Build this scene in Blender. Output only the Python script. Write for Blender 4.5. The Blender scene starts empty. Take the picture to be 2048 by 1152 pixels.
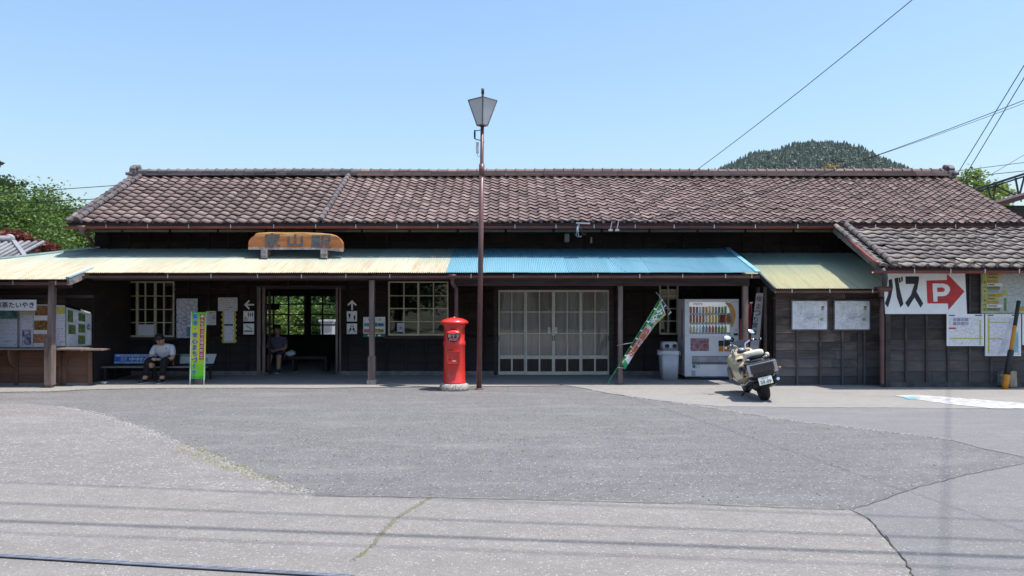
import bpy, bmesh, math, random
from mathutils import Vector, Matrix, Euler
R = math.radians
random.seed(7)
scene = bpy.context.scene
COL = scene.collection

# ------------------------------------------------------------------ camera, sky, sun, exposure
FPX, CX, HY, CH = 1600.0, 1024.0, 604.0, 1.6      # focal length in photo pixels, centre column, horizon row, camera height
cam_data = bpy.data.cameras.new('camera')
cam_data.sensor_width = 36.0
cam_data.lens = FPX / 2048 * 36
cam_data.shift_y = (HY - 576) / 2048
cam_data.clip_end = 6000
cam = bpy.data.objects.new('camera', cam_data)
cam.location = (0, 0, CH)
cam.rotation_euler = (R(90), 0, 0)
COL.objects.link(cam)
scene.camera = cam

SUN = Vector((0.33, -0.11, 1.0)).normalized()
world = bpy.data.worlds.new('World')
scene.world = world
world.use_nodes = True
wn = world.node_tree.nodes
wl = world.node_tree.links
bg = wn['Background']
sky = wn.new('ShaderNodeTexSky')
sky.sky_type = 'NISHITA'
sky.sun_disc = False
sky.sun_elevation = math.asin(SUN.z)
sky.sun_rotation = math.atan2(SUN.x, SUN.y)
sky.air_density = 1.45
sky.dust_density = 2.0
sky.ozone_density = 6.5
wl.new(sky.outputs[0], bg.inputs['Color'])
bg.inputs['Strength'].default_value = 0.15

sun_data = bpy.data.lights.new('sun', 'SUN')
sun_data.energy = 4.8
sun_data.angle = R(0.53)
sun_data.color = (1.0, 0.955, 0.89)
sun = bpy.data.objects.new('sun', sun_data)
sun.rotation_euler = SUN.to_track_quat('Z', 'Y').to_euler()
sun.location = (8, -4, 20)
COL.objects.link(sun)

scene.view_settings.view_transform = 'Standard'
scene.view_settings.look = 'None'
scene.view_settings.gamma = 1.0
scene.view_settings.use_curve_mapping = False
scene.view_settings.exposure = 0.55
scene.render.engine = 'CYCLES'
scene.cycles.use_denoising = True
scene.cycles.max_bounces = 8
scene.cycles.transparent_max_bounces = 12
scene.cycles.sample_clamp_indirect = 6.0

# ------------------------------------------------------------------ helpers: places
def X(px, Y): return (px - CX) / FPX * Y
def Z(py, Y): return CH + (HY - py) / FPX * Y
def P(px, py, Y): return Vector((X(px, Y), Y, Z(py, Y)))
def G(px, py, z=0.0):
    Y = (CH - z) * FPX / (py - HY)
    return (X(px, Y), Y, z)

# ------------------------------------------------------------------ helpers: materials
MATS = {}
def nd(nt, t, **kw):
    n = nt.nodes.new(t)
    for k, v in kw.items(): setattr(n, k, v)
    return n
def base_mat(name):
    m = bpy.data.materials.new(name); m.use_nodes = True
    nt = m.node_tree; b = nt.nodes['Principled BSDF']
    MATS[name] = m
    return m, nt, b
def rgba(c): return (c[0], c[1], c[2], 1)
def mix(nt, fac, a, b, mode='MIX'):
    n = nd(nt, 'ShaderNodeMix', data_type='RGBA', blend_type=mode)
    for sock, v in ((0, fac), (6, a), (7, b)):
        if isinstance(v, (int, float)): n.inputs[sock].default_value = v
        elif isinstance(v, tuple): n.inputs[sock].default_value = rgba(v)
        else: nt.links.new(v, n.inputs[sock])
    return n.outputs[2]
def mth(nt, op, a, b=None, clamp=False):
    n = nd(nt, 'ShaderNodeMath', operation=op, use_clamp=clamp)
    for i, v in enumerate((a, b)):
        if v is None: continue
        if isinstance(v, (int, float)): n.inputs[i].default_value = v
        else: nt.links.new(v, n.inputs[i])
    return n.outputs[0]
def coords(nt, stretch=(1, 1, 1), per_object=False, kind='Object'):
    tc = nd(nt, 'ShaderNodeTexCoord')
    mp = nd(nt, 'ShaderNodeMapping'); mp.inputs['Scale'].default_value = stretch
    nt.links.new(tc.outputs[kind], mp.inputs['Vector'])
    if per_object:
        oi = nd(nt, 'ShaderNodeObjectInfo')
        v = nd(nt, 'ShaderNodeVectorMath', operation='SCALE'); v.inputs[0].default_value = (37, 19, 53)
        nt.links.new(oi.outputs['Random'], v.inputs['Scale'])
        nt.links.new(v.outputs[0], mp.inputs['Location'])
    return mp.outputs[0]
def noise(nt, vec, scale, detail=4, rough=.55, out='Fac'):
    n = nd(nt, 'ShaderNodeTexNoise'); n.inputs['Scale'].default_value = scale
    n.inputs['Detail'].default_value = detail; n.inputs['Roughness'].default_value = rough
    if vec is not None: nt.links.new(vec, n.inputs['Vector'])
    return n.outputs[out]
def ramp(nt, fac, lo, hi):
    n = nd(nt, 'ShaderNodeMapRange'); n.inputs[1].default_value = lo; n.inputs[2].default_value = hi
    nt.links.new(fac, n.inputs[0])
    return n.outputs[0]
def rand_piece(nt):
    oi = nd(nt, 'ShaderNodeObjectInfo'); ge = nd(nt, 'ShaderNodeNewGeometry')
    return mth(nt, 'FRACT', mth(nt, 'ADD', oi.outputs['Random'], ge.outputs['Random Per Island']))
def bumped(nt, b, h, strength, dist=.01):
    n = nd(nt, 'ShaderNodeBump'); n.inputs['Strength'].default_value = strength; n.inputs['Distance'].default_value = dist
    nt.links.new(h, n.inputs['Height']); nt.links.new(n.outputs[0], b.inputs['Normal'])
def M(name, col, rough=.6, metal=0., col2=None, scale=6., detail=5, lo=.38, hi=.66, stretch=(1, 1, 1),
      rnd=0., bump=0., bscale=40., dist=.006, spec=.4, coat=0., per_object=False, fine=0.):
    if name in MATS: return MATS[name]
    m, nt, b = base_mat(name)
    b.inputs['Roughness'].default_value = rough; b.inputs['Metallic'].default_value = metal
    b.inputs['Specular IOR Level'].default_value = spec
    b.inputs['Coat Weight'].default_value = coat
    vec = coords(nt, stretch, per_object)
    c2 = col2 or tuple(x * .72 for x in col)
    f = ramp(nt, noise(nt, vec, scale, detail), lo, hi)
    out = mix(nt, f, c2, col)
    if fine:
        f2 = ramp(nt, noise(nt, vec, scale * 9, 3), .3, .7)
        out = mix(nt, fine, out, mix(nt, f2, (0.0, 0.0, 0.0), out))
    if rnd:
        r = rand_piece(nt)
        out = mix(nt, 1.0, out, mix(nt, r, (1 - rnd,) * 3, (1 + rnd,) * 3), 'MULTIPLY')
    nt.links.new(out, b.inputs['Base Color'])
    rr = mth(nt, 'ADD', mth(nt, 'MULTIPLY', noise(nt, vec, scale * 2.3, 3), .24), rough - .12, True)
    nt.links.new(rr, b.inputs['Roughness'])
    if bump: bumped(nt, b, noise(nt, vec, bscale, 4), bump, dist)
    return m

# ------------------------------------------------------------------ helpers: meshes
ORG = {}
def org(o): return ORG.get(o.name, Vector((0, 0, 0))) if o else Vector((0, 0, 0))
class MB:
    def __init__(s): s.v = []; s.f = []; s.sm = []
    def add(s, vs, fs, smooth=False):
        n = len(s.v); s.v += [Vector(v) for v in vs]
        s.f += [tuple(i + n for i in f) for f in fs]; s.sm += [smooth] * len(fs)
        return s
    def hexa(s, p):    # 8 points: bottom ring 0-3, top ring 4-7
        return s.add(p, [(3, 2, 1, 0), (4, 5, 6, 7), (0, 1, 5, 4), (1, 2, 6, 5), (2, 3, 7, 6), (3, 0, 4, 7)])
    def box(s, x0, x1, y0, y1, z0, z1):
        if x0 > x1: x0, x1 = x1, x0
        if y0 > y1: y0, y1 = y1, y0
        if z0 > z1: z0, z1 = z1, z0
        return s.hexa([(x0, y0, z0), (x1, y0, z0), (x1, y1, z0), (x0, y1, z0), (x0, y0, z1), (x1, y0, z1), (x1, y1, z1), (x0, y1, z1)])
    def pbox(s, px0, py0, px1, py1, Y, d):   # a facade rectangle read off the photo in plane Y, d deep behind it
        return s.box(X(px0, Y), X(px1, Y), Y, Y + d, Z(py1, Y), Z(py0, Y))
    def bar(s, a, b, w, h, up=(0, 0, 1)):
        a, b = Vector(a), Vector(b); d = (b - a).normalized(); u = Vector(up)
        sx = d.cross(u)
        if sx.length < 1e-4: sx = d.cross(Vector((1, 0, 0)))
        sx = sx.normalized(); u = sx.cross(d).normalized()
        sx *= w / 2; u *= h / 2
        return s.hexa([a - sx - u, a + sx - u, b + sx - u, b - sx - u, a - sx + u, a + sx + u, b + sx + u, b - sx + u])
    def tube(s, path, rad, n=8, caps=True):
        path = [Vector(p) for p in path]
        if not isinstance(rad, (list, tuple)): rad = [rad] * len(path)
        rings = []; prev = None
        for i, p in enumerate(path):
            d = (path[min(i + 1, len(path) - 1)] - path[max(i - 1, 0)]).normalized()
            if prev is None:
                a = d.cross(Vector((0, 0, 1)))
                if a.length < 1e-3: a = d.cross(Vector((1, 0, 0)))
            else: a = prev - d * prev.dot(d)
            a.normalize(); prev = a; b = d.cross(a)
            rings.append([p + (a * math.cos(2 * math.pi * k / n) + b * math.sin(2 * math.pi * k / n)) * rad[i] for k in range(n)])
        vs = [v for r in rings for v in r]
        fs = [(i * n + k, i * n + (k + 1) % n, (i + 1) * n + (k + 1) % n, (i + 1) * n + k) for i in range(len(rings) - 1) for k in range(n)]
        s.add(vs, fs, True)
        if caps: s.add(rings[0], [tuple(range(n))]); s.add(rings[-1], [tuple(range(n))[::-1]])
        return s
    def lathe(s, prof, c=(0, 0, 0), n=24, axis=None, smooth=True, caps=True):
        c = Vector(c); q = Vector((0, 0, 1)).rotation_difference(Vector(axis)) if axis else None
        vs = []
        for r, z in prof:
            for k in range(n):
                v = Vector((r * math.cos(2 * math.pi * k / n), r * math.sin(2 * math.pi * k / n), z))
                vs.append(c + (q @ v if q else v))
        fs = [(i * n + k, i * n + (k + 1) % n, (i + 1) * n + (k + 1) % n, (i + 1) * n + k) for i in range(len(prof) - 1) for k in range(n)]
        s.add(vs, fs, smooth)
        if not caps: return s
        if prof[0][0] > 1e-4: s.add(vs[:n], [tuple(range(n))[::-1]])
        if prof[-1][0] > 1e-4: s.add(vs[-n:], [tuple(range(n))])
        return s
    def prism(s, poly, vec):     # a planar outline pushed along vec
        poly = [Vector(p) for p in poly]; n = len(poly); vec = Vector(vec)
        s.add(poly + [p + vec for p in poly], [tuple(range(n))[::-1], tuple(range(n, 2 * n))] + [(i, (i + 1) % n, n + (i + 1) % n, n + i) for i in range(n)])
        return s
    def fprism(s, pts, Y, d):    # facade outline from photo pixels in plane Y
        return s.prism([P(x, y, Y) for x, y in pts], (0, d, 0))
    def loft(s, rings, caps=True):
        n = len(rings[0]); vs = [v for r in rings for v in r]
        fs = [(i * n + k, i * n + (k + 1) % n, (i + 1) * n + (k + 1) % n, (i + 1) * n + k) for i in range(len(rings) - 1) for k in range(n)]
        s.add(vs, fs, True)
        if caps: s.add(rings[0], [tuple(range(n))[::-1]]); s.add(rings[-1], [tuple(range(n))])
        return s
    def sell(s, c, h, e=.5, nu=14, nv=9, rot=None):   # rounded block (superellipsoid)
        def pw(v): return math.copysign(abs(v) ** e, v)
        vs = []
        for j in range(nv + 1):
            t = -math.pi / 2 + math.pi * j / nv
            for i in range(nu):
                a = 2 * math.pi * i / nu
                v = Vector((h[0] * pw(math.cos(t)) * pw(math.cos(a)), h[1] * pw(math.cos(t)) * pw(math.sin(a)), h[2] * pw(math.sin(t))))
                if rot: v = rot @ v
                vs.append(Vector(c) + v)
        fs = [(j * nu + i, j * nu + (i + 1) % nu, (j + 1) * nu + (i + 1) % nu, (j + 1) * nu + i) for j in range(nv) for i in range(nu)]
        return s.add(vs, fs, True)
    def mesh(s, name, o=Vector((0, 0, 0))):
        me = bpy.data.meshes.new(name)
        me.from_pydata([tuple(v - o) for v in s.v], [], s.f)
        me.polygons.foreach_set('use_smooth', s.sm)
        bm = bmesh.new(); bm.from_mesh(me)
        bmesh.ops.remove_doubles(bm, verts=bm.verts, dist=1e-5) if any(s.sm) else None
        bmesh.ops.recalc_face_normals(bm, faces=bm.faces)
        bm.to_mesh(me); bm.free(); me.update()
        return me
    def build(s, name, mat, parent=None, bevel=0., kind=None, label=None):
        o0 = org(parent)
        me = s.mesh(name, o0)
        me.materials.append(mat)
        o = bpy.data.objects.new(name, me); COL.objects.link(o)
        if parent: o.parent = parent; ORG[o.name] = o0
        if bevel:
            bv = o.modifiers.new('bevel', 'BEVEL'); bv.width = bevel; bv.segments = 2; bv.limit_method = 'ANGLE'; bv.angle_limit = R(40)
        if kind: o['kind'] = kind
        if label: o['label'] = label
        return o
def mb(): return MB()
def tag(o, label, cat, group=None):
    o['label'] = label; o['category'] = cat
    if group: o['group'] = group
    return o
def thing(name, loc, label, cat, group=None):
    o = bpy.data.objects.new(name, None); COL.objects.link(o); o.location = loc; o.empty_display_size = .1
    ORG[o.name] = Vector(loc)
    return tag(o, label, cat, group)
def piece(name, me, parent, matrix):
    o = bpy.data.objects.new(name, me); COL.objects.link(o)
    o.parent = parent
    o.matrix_local = Matrix.Translation(-org(parent)) @ matrix
    return o
def structure(o): o['kind'] = 'structure'; return o

TEXTS = []
def text(s, mat, parent, name='lettering', c=(0, 0, 0), w=None, h=None, size=1., bold=0., rot=None, ex=.0015, line=1., kind='FRONT', space=1.):
    """lettering lying on a surface; c centre, w / h box in metres that it is scaled into"""
    TEXTS.append((s, mat, parent, name, Vector(c), w, h, size, bold, rot, ex, line, space))
def flush_texts():
    jobs = []
    for t in TEXTS:
        s, mat, parent, name, c, w, h, size, bold, rot, ex, line, space = t
        cu = bpy.data.curves.new('lettering', 'FONT'); cu.body = s; cu.size = 1; cu.align_x = 'CENTER'
        cu.offset = 0; cu.extrude = 0; cu.space_line = line; cu.space_character = space; cu.resolution_u = 3
        o = bpy.data.objects.new('tmp', cu); COL.objects.link(o); jobs.append((t, o))
    dg = bpy.context.evaluated_depsgraph_get(); dg.update()
    for t, o in jobs:
        s, mat, parent, name, c, w, h, size, bold, rot, ex, line, space = t
        me = bpy.data.meshes.new_from_object(o.evaluated_get(dg))
        cu = o.data
        bpy.data.objects.remove(o); bpy.data.curves.remove(cu)
        if not me.vertices: continue
        xs = [v.co.x for v in me.vertices]; ys = [v.co.y for v in me.vertices]
        mx, my = (min(xs) + max(xs)) / 2, (min(ys) + max(ys)) / 2
        W, H = max(xs) - min(xs), max(ys) - min(ys)
        sx = w / W if w else None; sy = h / H if h else None
        sx = sx or sy or size; sy = sy or sx
        rm = (rot or Euler((R(90), 0, 0))).to_matrix()
        o0 = org(parent)
        if bold:      # heavier stroke: the glyph laid several times, each a hair above the last
            vs0 = [v.co.copy() for v in me.vertices]; fs0 = [tuple(p.vertices) for p in me.polygons]; n_ = 4 if bold < .06 else 8; vs, fs = [], []
            for q in range(n_):
                a_ = 2 * math.pi * (q + .5) / n_; dx, dy = bold * math.cos(a_), bold * math.sin(a_); k_ = len(vs)
                vs += [Vector((v.x + dx, v.y + dy, q * .00035)) for v in vs0]; fs += [tuple(i + k_ for i in f_) for f_ in fs0]
            me = bpy.data.meshes.new(name); me.from_pydata([tuple(v) for v in vs], [], fs)
        for v in me.vertices:
            v.co = rm @ Vector(((v.co.x - mx) * sx, (v.co.y - my) * sy, v.co.z)) + c - o0
        me.materials.clear(); me.materials.append(mat)
        me.name = name
        ob = bpy.data.objects.new(name, me); COL.objects.link(ob)
        ob.parent = parent; ORG[ob.name] = o0
def ptext(s, mat, parent, px0, py0, px1, py1, Y, **kw):
    text(s, mat, parent, c=((X(px0, Y) + X(px1, Y)) / 2, Y, (Z(py0, Y) + Z(py1, Y)) / 2), w=abs(X(px1, Y) - X(px0, Y)), h=abs(Z(py0, Y) - Z(py1, Y)), **kw)

# ------------------------------------------------------------------ materials
def asphalt(name, col, dark, stone, coarse=1., stones=.5, patch=.25, warm=None):
    m, nt, b = base_mat(name)
    vec = coords(nt)
    big = ramp(nt, noise(nt, vec, .55, 5, .6), .3, .7)
    mid = ramp(nt, noise(nt, vec, 5, 5, .65), .3, .72)
    c = mix(nt, mth(nt, 'MULTIPLY', big, patch), col, tuple(x * .72 for x in col))
    if warm: c = mix(nt, ramp(nt, noise(nt, vec, .9, 3), .48, .7), c, warm)
    c = mix(nt, mth(nt, 'MULTIPLY', mid, .55), c, dark)
    blot = ramp(nt, noise(nt, vec, 24 / coarse, 6, .85), .4, .62)
    c = mix(nt, mth(nt, 'MULTIPLY', mth(nt, 'SUBTRACT', 1, blot), .6), c, dark)
    wash = ramp(nt, noise(nt, coords(nt, (.5, 1.6, 1)), 1.1, 6, .7), .5, .75)
    c = mix(nt, mth(nt, 'MULTIPLY', wash, .3), c, stone)
    stain = ramp(nt, noise(nt, coords(nt, (.6, 1.3, 1)), .8, 5, .75), .64, .74)
    c = mix(nt, mth(nt, 'MULTIPLY', stain, .5), c, dark)
    grit = ramp(nt, noise(nt, vec, 70 / coarse, 4, .8), .36, .64)
    c = mix(nt, mth(nt, 'MULTIPLY', mth(nt, 'SUBTRACT', 1, grit), .75), c, dark)
    vo = nd(nt, 'ShaderNodeTexVoronoi'); vo.inputs['Scale'].default_value = 42 / coarse; nt.links.new(vo.outputs['Color'], (sp := nd(nt, 'ShaderNodeSeparateColor')).inputs[0])
    nt.links.new(vec, vo.inputs['Vector'])
    near = ramp(nt, vo.outputs['Distance'], .42, .25)
    pick = mth(nt, 'GREATER_THAN', sp.outputs[0], 1 - stones)
    f = mth(nt, 'MULTIPLY', mth(nt, 'MULTIPLY', near, pick), ramp(nt, sp.outputs[1], .2, 1.1))
    c = mix(nt, f, c, stone)
    nt.links.new(c, b.inputs['Base Color'])
    b.inputs['Roughness'].default_value = .85; b.inputs['Specular IOR Level'].default_value = .25
    bumped(nt, b, mth(nt, 'ADD', grit, mth(nt, 'MULTIPLY', near, .6)), .55, .006)
    return m
A_fore = asphalt('forecourt_asphalt', (.248, .242, .24), (.093, .09, .09), (.46, .45, .44), 1.0, .36, .5)
A_road = asphalt('road_asphalt', (.325, .308, .288), (.155, .145, .136), (.44, .42, .395), .85, .4, .35, (.36, .335, .3))
A_worn = asphalt('worn_concrete', (.325, .306, .296), (.125, .116, .112), (.48, .46, .445), 1.3, .4, .5, (.33, .315, .3))
A_smooth = asphalt('smooth_asphalt', (.25, .245, .244), (.14, .136, .136), (.38, .37, .365), .7, .35, .35)
A_conc = asphalt('apron_concrete', (.36, .342, .318), (.2, .19, .178), (.42, .4, .375), .9, .2, .5, (.3, .285, .262))
A_floor = asphalt('floor_concrete', (.30, .30, .31), (.2, .2, .2), (.36, .35, .34), .8, .2, .4)

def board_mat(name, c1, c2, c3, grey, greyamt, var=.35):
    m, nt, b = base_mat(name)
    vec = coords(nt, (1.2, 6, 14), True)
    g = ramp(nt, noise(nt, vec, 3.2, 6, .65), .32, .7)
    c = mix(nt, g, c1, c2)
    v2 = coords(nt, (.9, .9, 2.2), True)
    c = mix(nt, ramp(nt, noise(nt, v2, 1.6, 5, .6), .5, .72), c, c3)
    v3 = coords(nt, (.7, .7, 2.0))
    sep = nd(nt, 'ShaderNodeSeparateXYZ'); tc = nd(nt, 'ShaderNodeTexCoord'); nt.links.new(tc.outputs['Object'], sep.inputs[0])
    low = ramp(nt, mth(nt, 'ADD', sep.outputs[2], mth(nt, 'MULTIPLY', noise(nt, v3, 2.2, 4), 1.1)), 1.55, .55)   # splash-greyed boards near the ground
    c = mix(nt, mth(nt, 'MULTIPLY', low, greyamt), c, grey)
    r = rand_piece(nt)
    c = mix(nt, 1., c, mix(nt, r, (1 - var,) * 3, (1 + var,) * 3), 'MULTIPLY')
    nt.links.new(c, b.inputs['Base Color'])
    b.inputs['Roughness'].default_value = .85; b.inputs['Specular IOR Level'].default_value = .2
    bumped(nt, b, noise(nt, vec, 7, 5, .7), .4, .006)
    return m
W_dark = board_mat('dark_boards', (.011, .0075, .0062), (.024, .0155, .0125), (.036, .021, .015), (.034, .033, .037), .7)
W_grey = board_mat('weathered_boards', (.05, .04, .036), (.11, .088, .078), (.24, .175, .135), (.105, .108, .118), .75, .45)
W_slate = board_mat('slate_boards', (.038, .034, .034), (.075, .067, .065), (.125, .1, .085), (.086, .084, .087), .6, .32)
W_kiosk = board_mat('kiosk_boards', (.11, .05, .032), (.15, .07, .045), (.18, .095, .06), (.16, .11, .085), .5, .15)
W_post = M('post_wood', (.22, .17, .15), .85, col2=(.09, .066, .058), scale=2.2, stretch=(6, 6, .8), bump=.4, bscale=12, per_object=True, lo=.3, hi=.7)
W_beam = M('beam_wood', (.05, .031, .026), .8, col2=(.024, .015, .012), scale=2.5, stretch=(.8, 6, 6), bump=.3, bscale=10)
W_old = M('silvered_wood', (.30, .28, .26), .85, col2=(.12, .11, .105), scale=3, stretch=(2, 2, 5), bump=.5, bscale=14)
CREAM = M('cream_paint', (.52, .47, .33), .55, col2=(.4, .36, .26), scale=9, bump=.1)
DOORP = M('grey_paint', (.66, .61, .51), .5, col2=(.56, .52, .44), scale=7)
PANELW = M('panel_wood', (.05, .028, .02), .6, col2=(.022, .013, .01), scale=3, stretch=(8, 8, 1), per_object=True)
GUTTER = M('gutter_red', (.21, .05, .04), .45, col2=(.14, .035, .03), scale=4, fine=.25)
GUTTER_D = M('gutter_brown', (.135, .07, .065), .45, col2=(.1, .05, .048), scale=4)
ZINC = M('zinc', (.55, .55, .55), .35, .8, col2=(.4, .4, .4))
BLACK = M('black_plastic', (.014, .014, .016), .45, col2=(.01, .01, .01))
INKB = M('black_ink', (.012, .012, .02), .5, col2=(.01, .01, .016))
WHITE = M('white_paint', (.78, .78, .78), .45, col2=(.7, .7, .7))
PAPER = M('paper', (.7, .69, .7), .7, col2=(.62, .61, .62))
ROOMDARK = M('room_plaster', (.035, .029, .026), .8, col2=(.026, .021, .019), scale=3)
CURTAIN = M('curtain', (.46, .42, .365), .85, col2=(.38, .35, .31), scale=1.4, stretch=(6, 1, .5))

def tile_mat(name, a, bcol, c3, lichen):
    m, nt, b = base_mat(name)
    vec = coords(nt, (1, 1, 1), True)
    r = rand_piece(nt)
    cr = nd(nt, 'ShaderNodeValToRGB'); e = cr.color_ramp.elements
    e[0].color = rgba(tuple(x * .52 for x in a)); e[1].color = rgba(c3)
    for pos, col in ((.18, a), (.5, tuple((x + y) / 2 for x, y in zip(a, bcol))), (.82, bcol)):
        k = e.new(pos); k.color = rgba(col)
    nt.links.new(r, cr.inputs[0])
    g = nd(nt, 'ShaderNodeNewGeometry')
    wv = nd(nt, 'ShaderNodeVectorMath', operation='SCALE'); wv.inputs['Scale'].default_value = 1.; nt.links.new(g.outputs['Position'], wv.inputs[0])
    st = ramp(nt, noise(nt, wv.outputs[0], 9, 6, .7), .38, .7)
    c = mix(nt, mth(nt, 'MULTIPLY', st, .55), cr.outputs[0], tuple(x * .45 for x in a))
    big = ramp(nt, noise(nt, wv.outputs[0], .7, 4), .35, .68)
    c = mix(nt, mth(nt, 'MULTIPLY', big, .35), c, bcol)
    rs = nd(nt, 'ShaderNodeMapping'); rs.inputs['Scale'].default_value = (2.6, .35, .35); nt.links.new(g.outputs['Position'], rs.inputs['Vector'])
    c = mix(nt, mth(nt, 'MULTIPLY', ramp(nt, noise(nt, rs.outputs[0], 1.3, 5, .65), .5, .7), .42), c, tuple(x * .5 for x in a))      # rain streaks down the slope
    sp = ramp(nt, noise(nt, wv.outputs[0], 34, 4, .75), .61, .7)
    c = mix(nt, mth(nt, 'MULTIPLY', sp, lichen), c, (.55, .53, .5))
    nt.links.new(c, b.inputs['Base Color'])
    b.inputs['Roughness'].default_value = .62; b.inputs['Specular IOR Level'].default_value = .35
    bumped(nt, b, noise(nt, wv.outputs[0], 60, 3), .2, .004)
    return m
TILE = tile_mat('roof_tile', (.13, .086, .08), (.2, .141, .129), (.275, .205, .182), .3)
TILE_A = tile_mat('old_roof_tile', (.115, .1, .097), (.2, .17, .155), (.31, .26, .21), .45)
TILE_D = tile_mat('ridge_tile', (.08, .07, .075), (.15, .125, .125), (.25, .2, .195), .25)

def tin_mat(name, low, high, rust, rustamt, y0=15.0, y1=17.2):
    m, nt, b = base_mat(name)
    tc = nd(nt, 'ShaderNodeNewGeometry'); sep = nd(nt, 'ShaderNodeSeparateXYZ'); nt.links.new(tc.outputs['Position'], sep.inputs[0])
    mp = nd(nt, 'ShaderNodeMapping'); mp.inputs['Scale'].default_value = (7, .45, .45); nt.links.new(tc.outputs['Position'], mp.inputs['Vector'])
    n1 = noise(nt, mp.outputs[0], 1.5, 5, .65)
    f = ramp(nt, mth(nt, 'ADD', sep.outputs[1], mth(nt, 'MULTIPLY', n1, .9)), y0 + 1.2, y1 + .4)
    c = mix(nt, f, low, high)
    n2 = noise(nt, mp.outputs[0], 2.6, 6, .7)
    edge = ramp(nt, sep.outputs[1], y1, y0)
    rf = mth(nt, 'MULTIPLY', ramp(nt, n2, .46, .7), mth(nt, 'MULTIPLY', mth(nt, 'ADD', edge, .25), rustamt), True)
    c = mix(nt, rf, c, rust)
    n3 = noise(nt, mp.outputs[0], .5, 4)
    c = mix(nt, mth(nt, 'MULTIPLY', ramp(nt, n3, .4, .7), .18), c, tuple(x * .6 for x in low))
    r = rand_piece(nt)
    c = mix(nt, 1., c, mix(nt, r, (.93,) * 3, (1.05,) * 3), 'MULTIPLY')
    nt.links.new(c, b.inputs['Base Color']); b.inputs['Roughness'].default_value = .55; b.inputs['Specular IOR Level'].default_value = .35
    return m
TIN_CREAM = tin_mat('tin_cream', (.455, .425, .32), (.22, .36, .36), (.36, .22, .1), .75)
TIN_BLUE = tin_mat('tin_blue', (.155, .335, .42), (.1, .27, .37), (.3, .42, .46), .3)
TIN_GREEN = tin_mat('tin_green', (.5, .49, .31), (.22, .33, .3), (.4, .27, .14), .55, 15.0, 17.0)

def glass_mat(name, tint, refl=1.0, rough=0.0):
    m, nt, b = base_mat(name)
    nt.nodes.remove(b)
    tr = nd(nt, 'ShaderNodeBsdfTransparent'); tr.inputs[0].default_value = rgba(tint)
    gl = nd(nt, 'ShaderNodeBsdfGlossy'); gl.inputs['Roughness'].default_value = rough
    fr = nd(nt, 'ShaderNodeFresnel'); fr.inputs['IOR'].default_value = 1.5
    ms = nd(nt, 'ShaderNodeMixShader')
    vec = coords(nt, (1, 1, 1), True)
    bp = nd(nt, 'ShaderNodeBump'); bp.inputs['Strength'].default_value = .06; bp.inputs['Distance'].default_value = .02
    nt.links.new(noise(nt, vec, 2.5, 2), bp.inputs['Height']); nt.links.new(bp.outputs[0], gl.inputs['Normal'])
    nt.links.new(mth(nt, 'MULTIPLY', fr.outputs[0], 1.8 * refl, True), ms.inputs[0])
    nt.links.new(tr.outputs[0], ms.inputs[1]); nt.links.new(gl.outputs[0], ms.inputs[2])
    nt.links.new(ms.outputs[0], nt.nodes['Material Output'].inputs['Surface'])
    return m
GLASS = glass_mat('window_glass', (.82, .85, .84))
GLASS_D = glass_mat('door_glass', (.93, .93, .93), .7, .02)

def print_map(name, paper, line, area, scale=14, lw=.035, area2=None, dens=.3):
    """flat printed map: street lines, small blots"""
    m, nt, b = base_mat(name)
    vec = coords(nt)
    vo = nd(nt, 'ShaderNodeTexVoronoi', feature='DISTANCE_TO_EDGE'); vo.inputs['Scale'].default_value = scale; nt.links.new(vec, vo.inputs['Vector'])
    c = mix(nt, ramp(nt, noise(nt, vec, scale * .25, 3), .56, .6), paper, area)
    if area2: c = mix(nt, ramp(nt, noise(nt, vec, scale * .22, 2, .5), .66, .68), c, area2)
    c = mix(nt, mth(nt, 'MULTIPLY', mth(nt, 'LESS_THAN', vo.outputs['Distance'], lw), .8), c, line)
    c = mix(nt, mth(nt, 'MULTIPLY', mth(nt, 'GREATER_THAN', noise(nt, vec, scale * 4.5, 2), 1 - dens), .7), c, (.12, .12, .18))
    nt.links.new(c, b.inputs['Base Color']); b.inputs['Roughness'].default_value = .4
    return m
def print_lines(name, paper, ink, pitch=.03, amt=.5, zoff=0.):
    """flat printed page: rows of small type"""
    m, nt, b = base_mat(name)
    tc = nd(nt, 'ShaderNodeTexCoord'); sep = nd(nt, 'ShaderNodeSeparateXYZ'); nt.links.new(tc.outputs['Object'], sep.inputs[0])
    row = mth(nt, 'FRACT', mth(nt, 'MULTIPLY', sep.outputs[2], 1 / pitch))
    band = mth(nt, 'MULTIPLY', mth(nt, 'GREATER_THAN', row, .35), mth(nt, 'LESS_THAN', row, .8))
    mp = nd(nt, 'ShaderNodeMapping'); mp.inputs['Scale'].default_value = (1 / pitch * 1.2, 1, 1 / pitch * 1.0); nt.links.new(tc.outputs['Object'], mp.inputs['Vector'])
    ch = mth(nt, 'GREATER_THAN', noise(nt, mp.outputs[0], 1.7, 2), 1 - amt)
    lo = mth(nt, 'GREATER_THAN', noise(nt, mp.outputs[0], .18, 1), .42)
    c = mix(nt, mth(nt, 'MULTIPLY', mth(nt, 'MULTIPLY', band, ch), mth(nt, 'MULTIPLY', lo, .8)), paper, ink)
    nt.links.new(c, b.inputs['Base Color']); b.inputs['Roughness'].default_value = .55
    return m
def print_photo(name, c1, c2, c3, scale=9):
    m, nt, b = base_mat(name)
    vec = coords(nt, (1, 1, 1), True)
    c = mix(nt, ramp(nt, noise(nt, vec, scale, 5, .6), .4, .6), c1, c2)
    c = mix(nt, ramp(nt, noise(nt, vec, scale * 1.7, 3), .55, .66), c, c3)
    nt.links.new(c, b.inputs['Base Color']); b.inputs['Roughness'].default_value = .35
    return m

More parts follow.
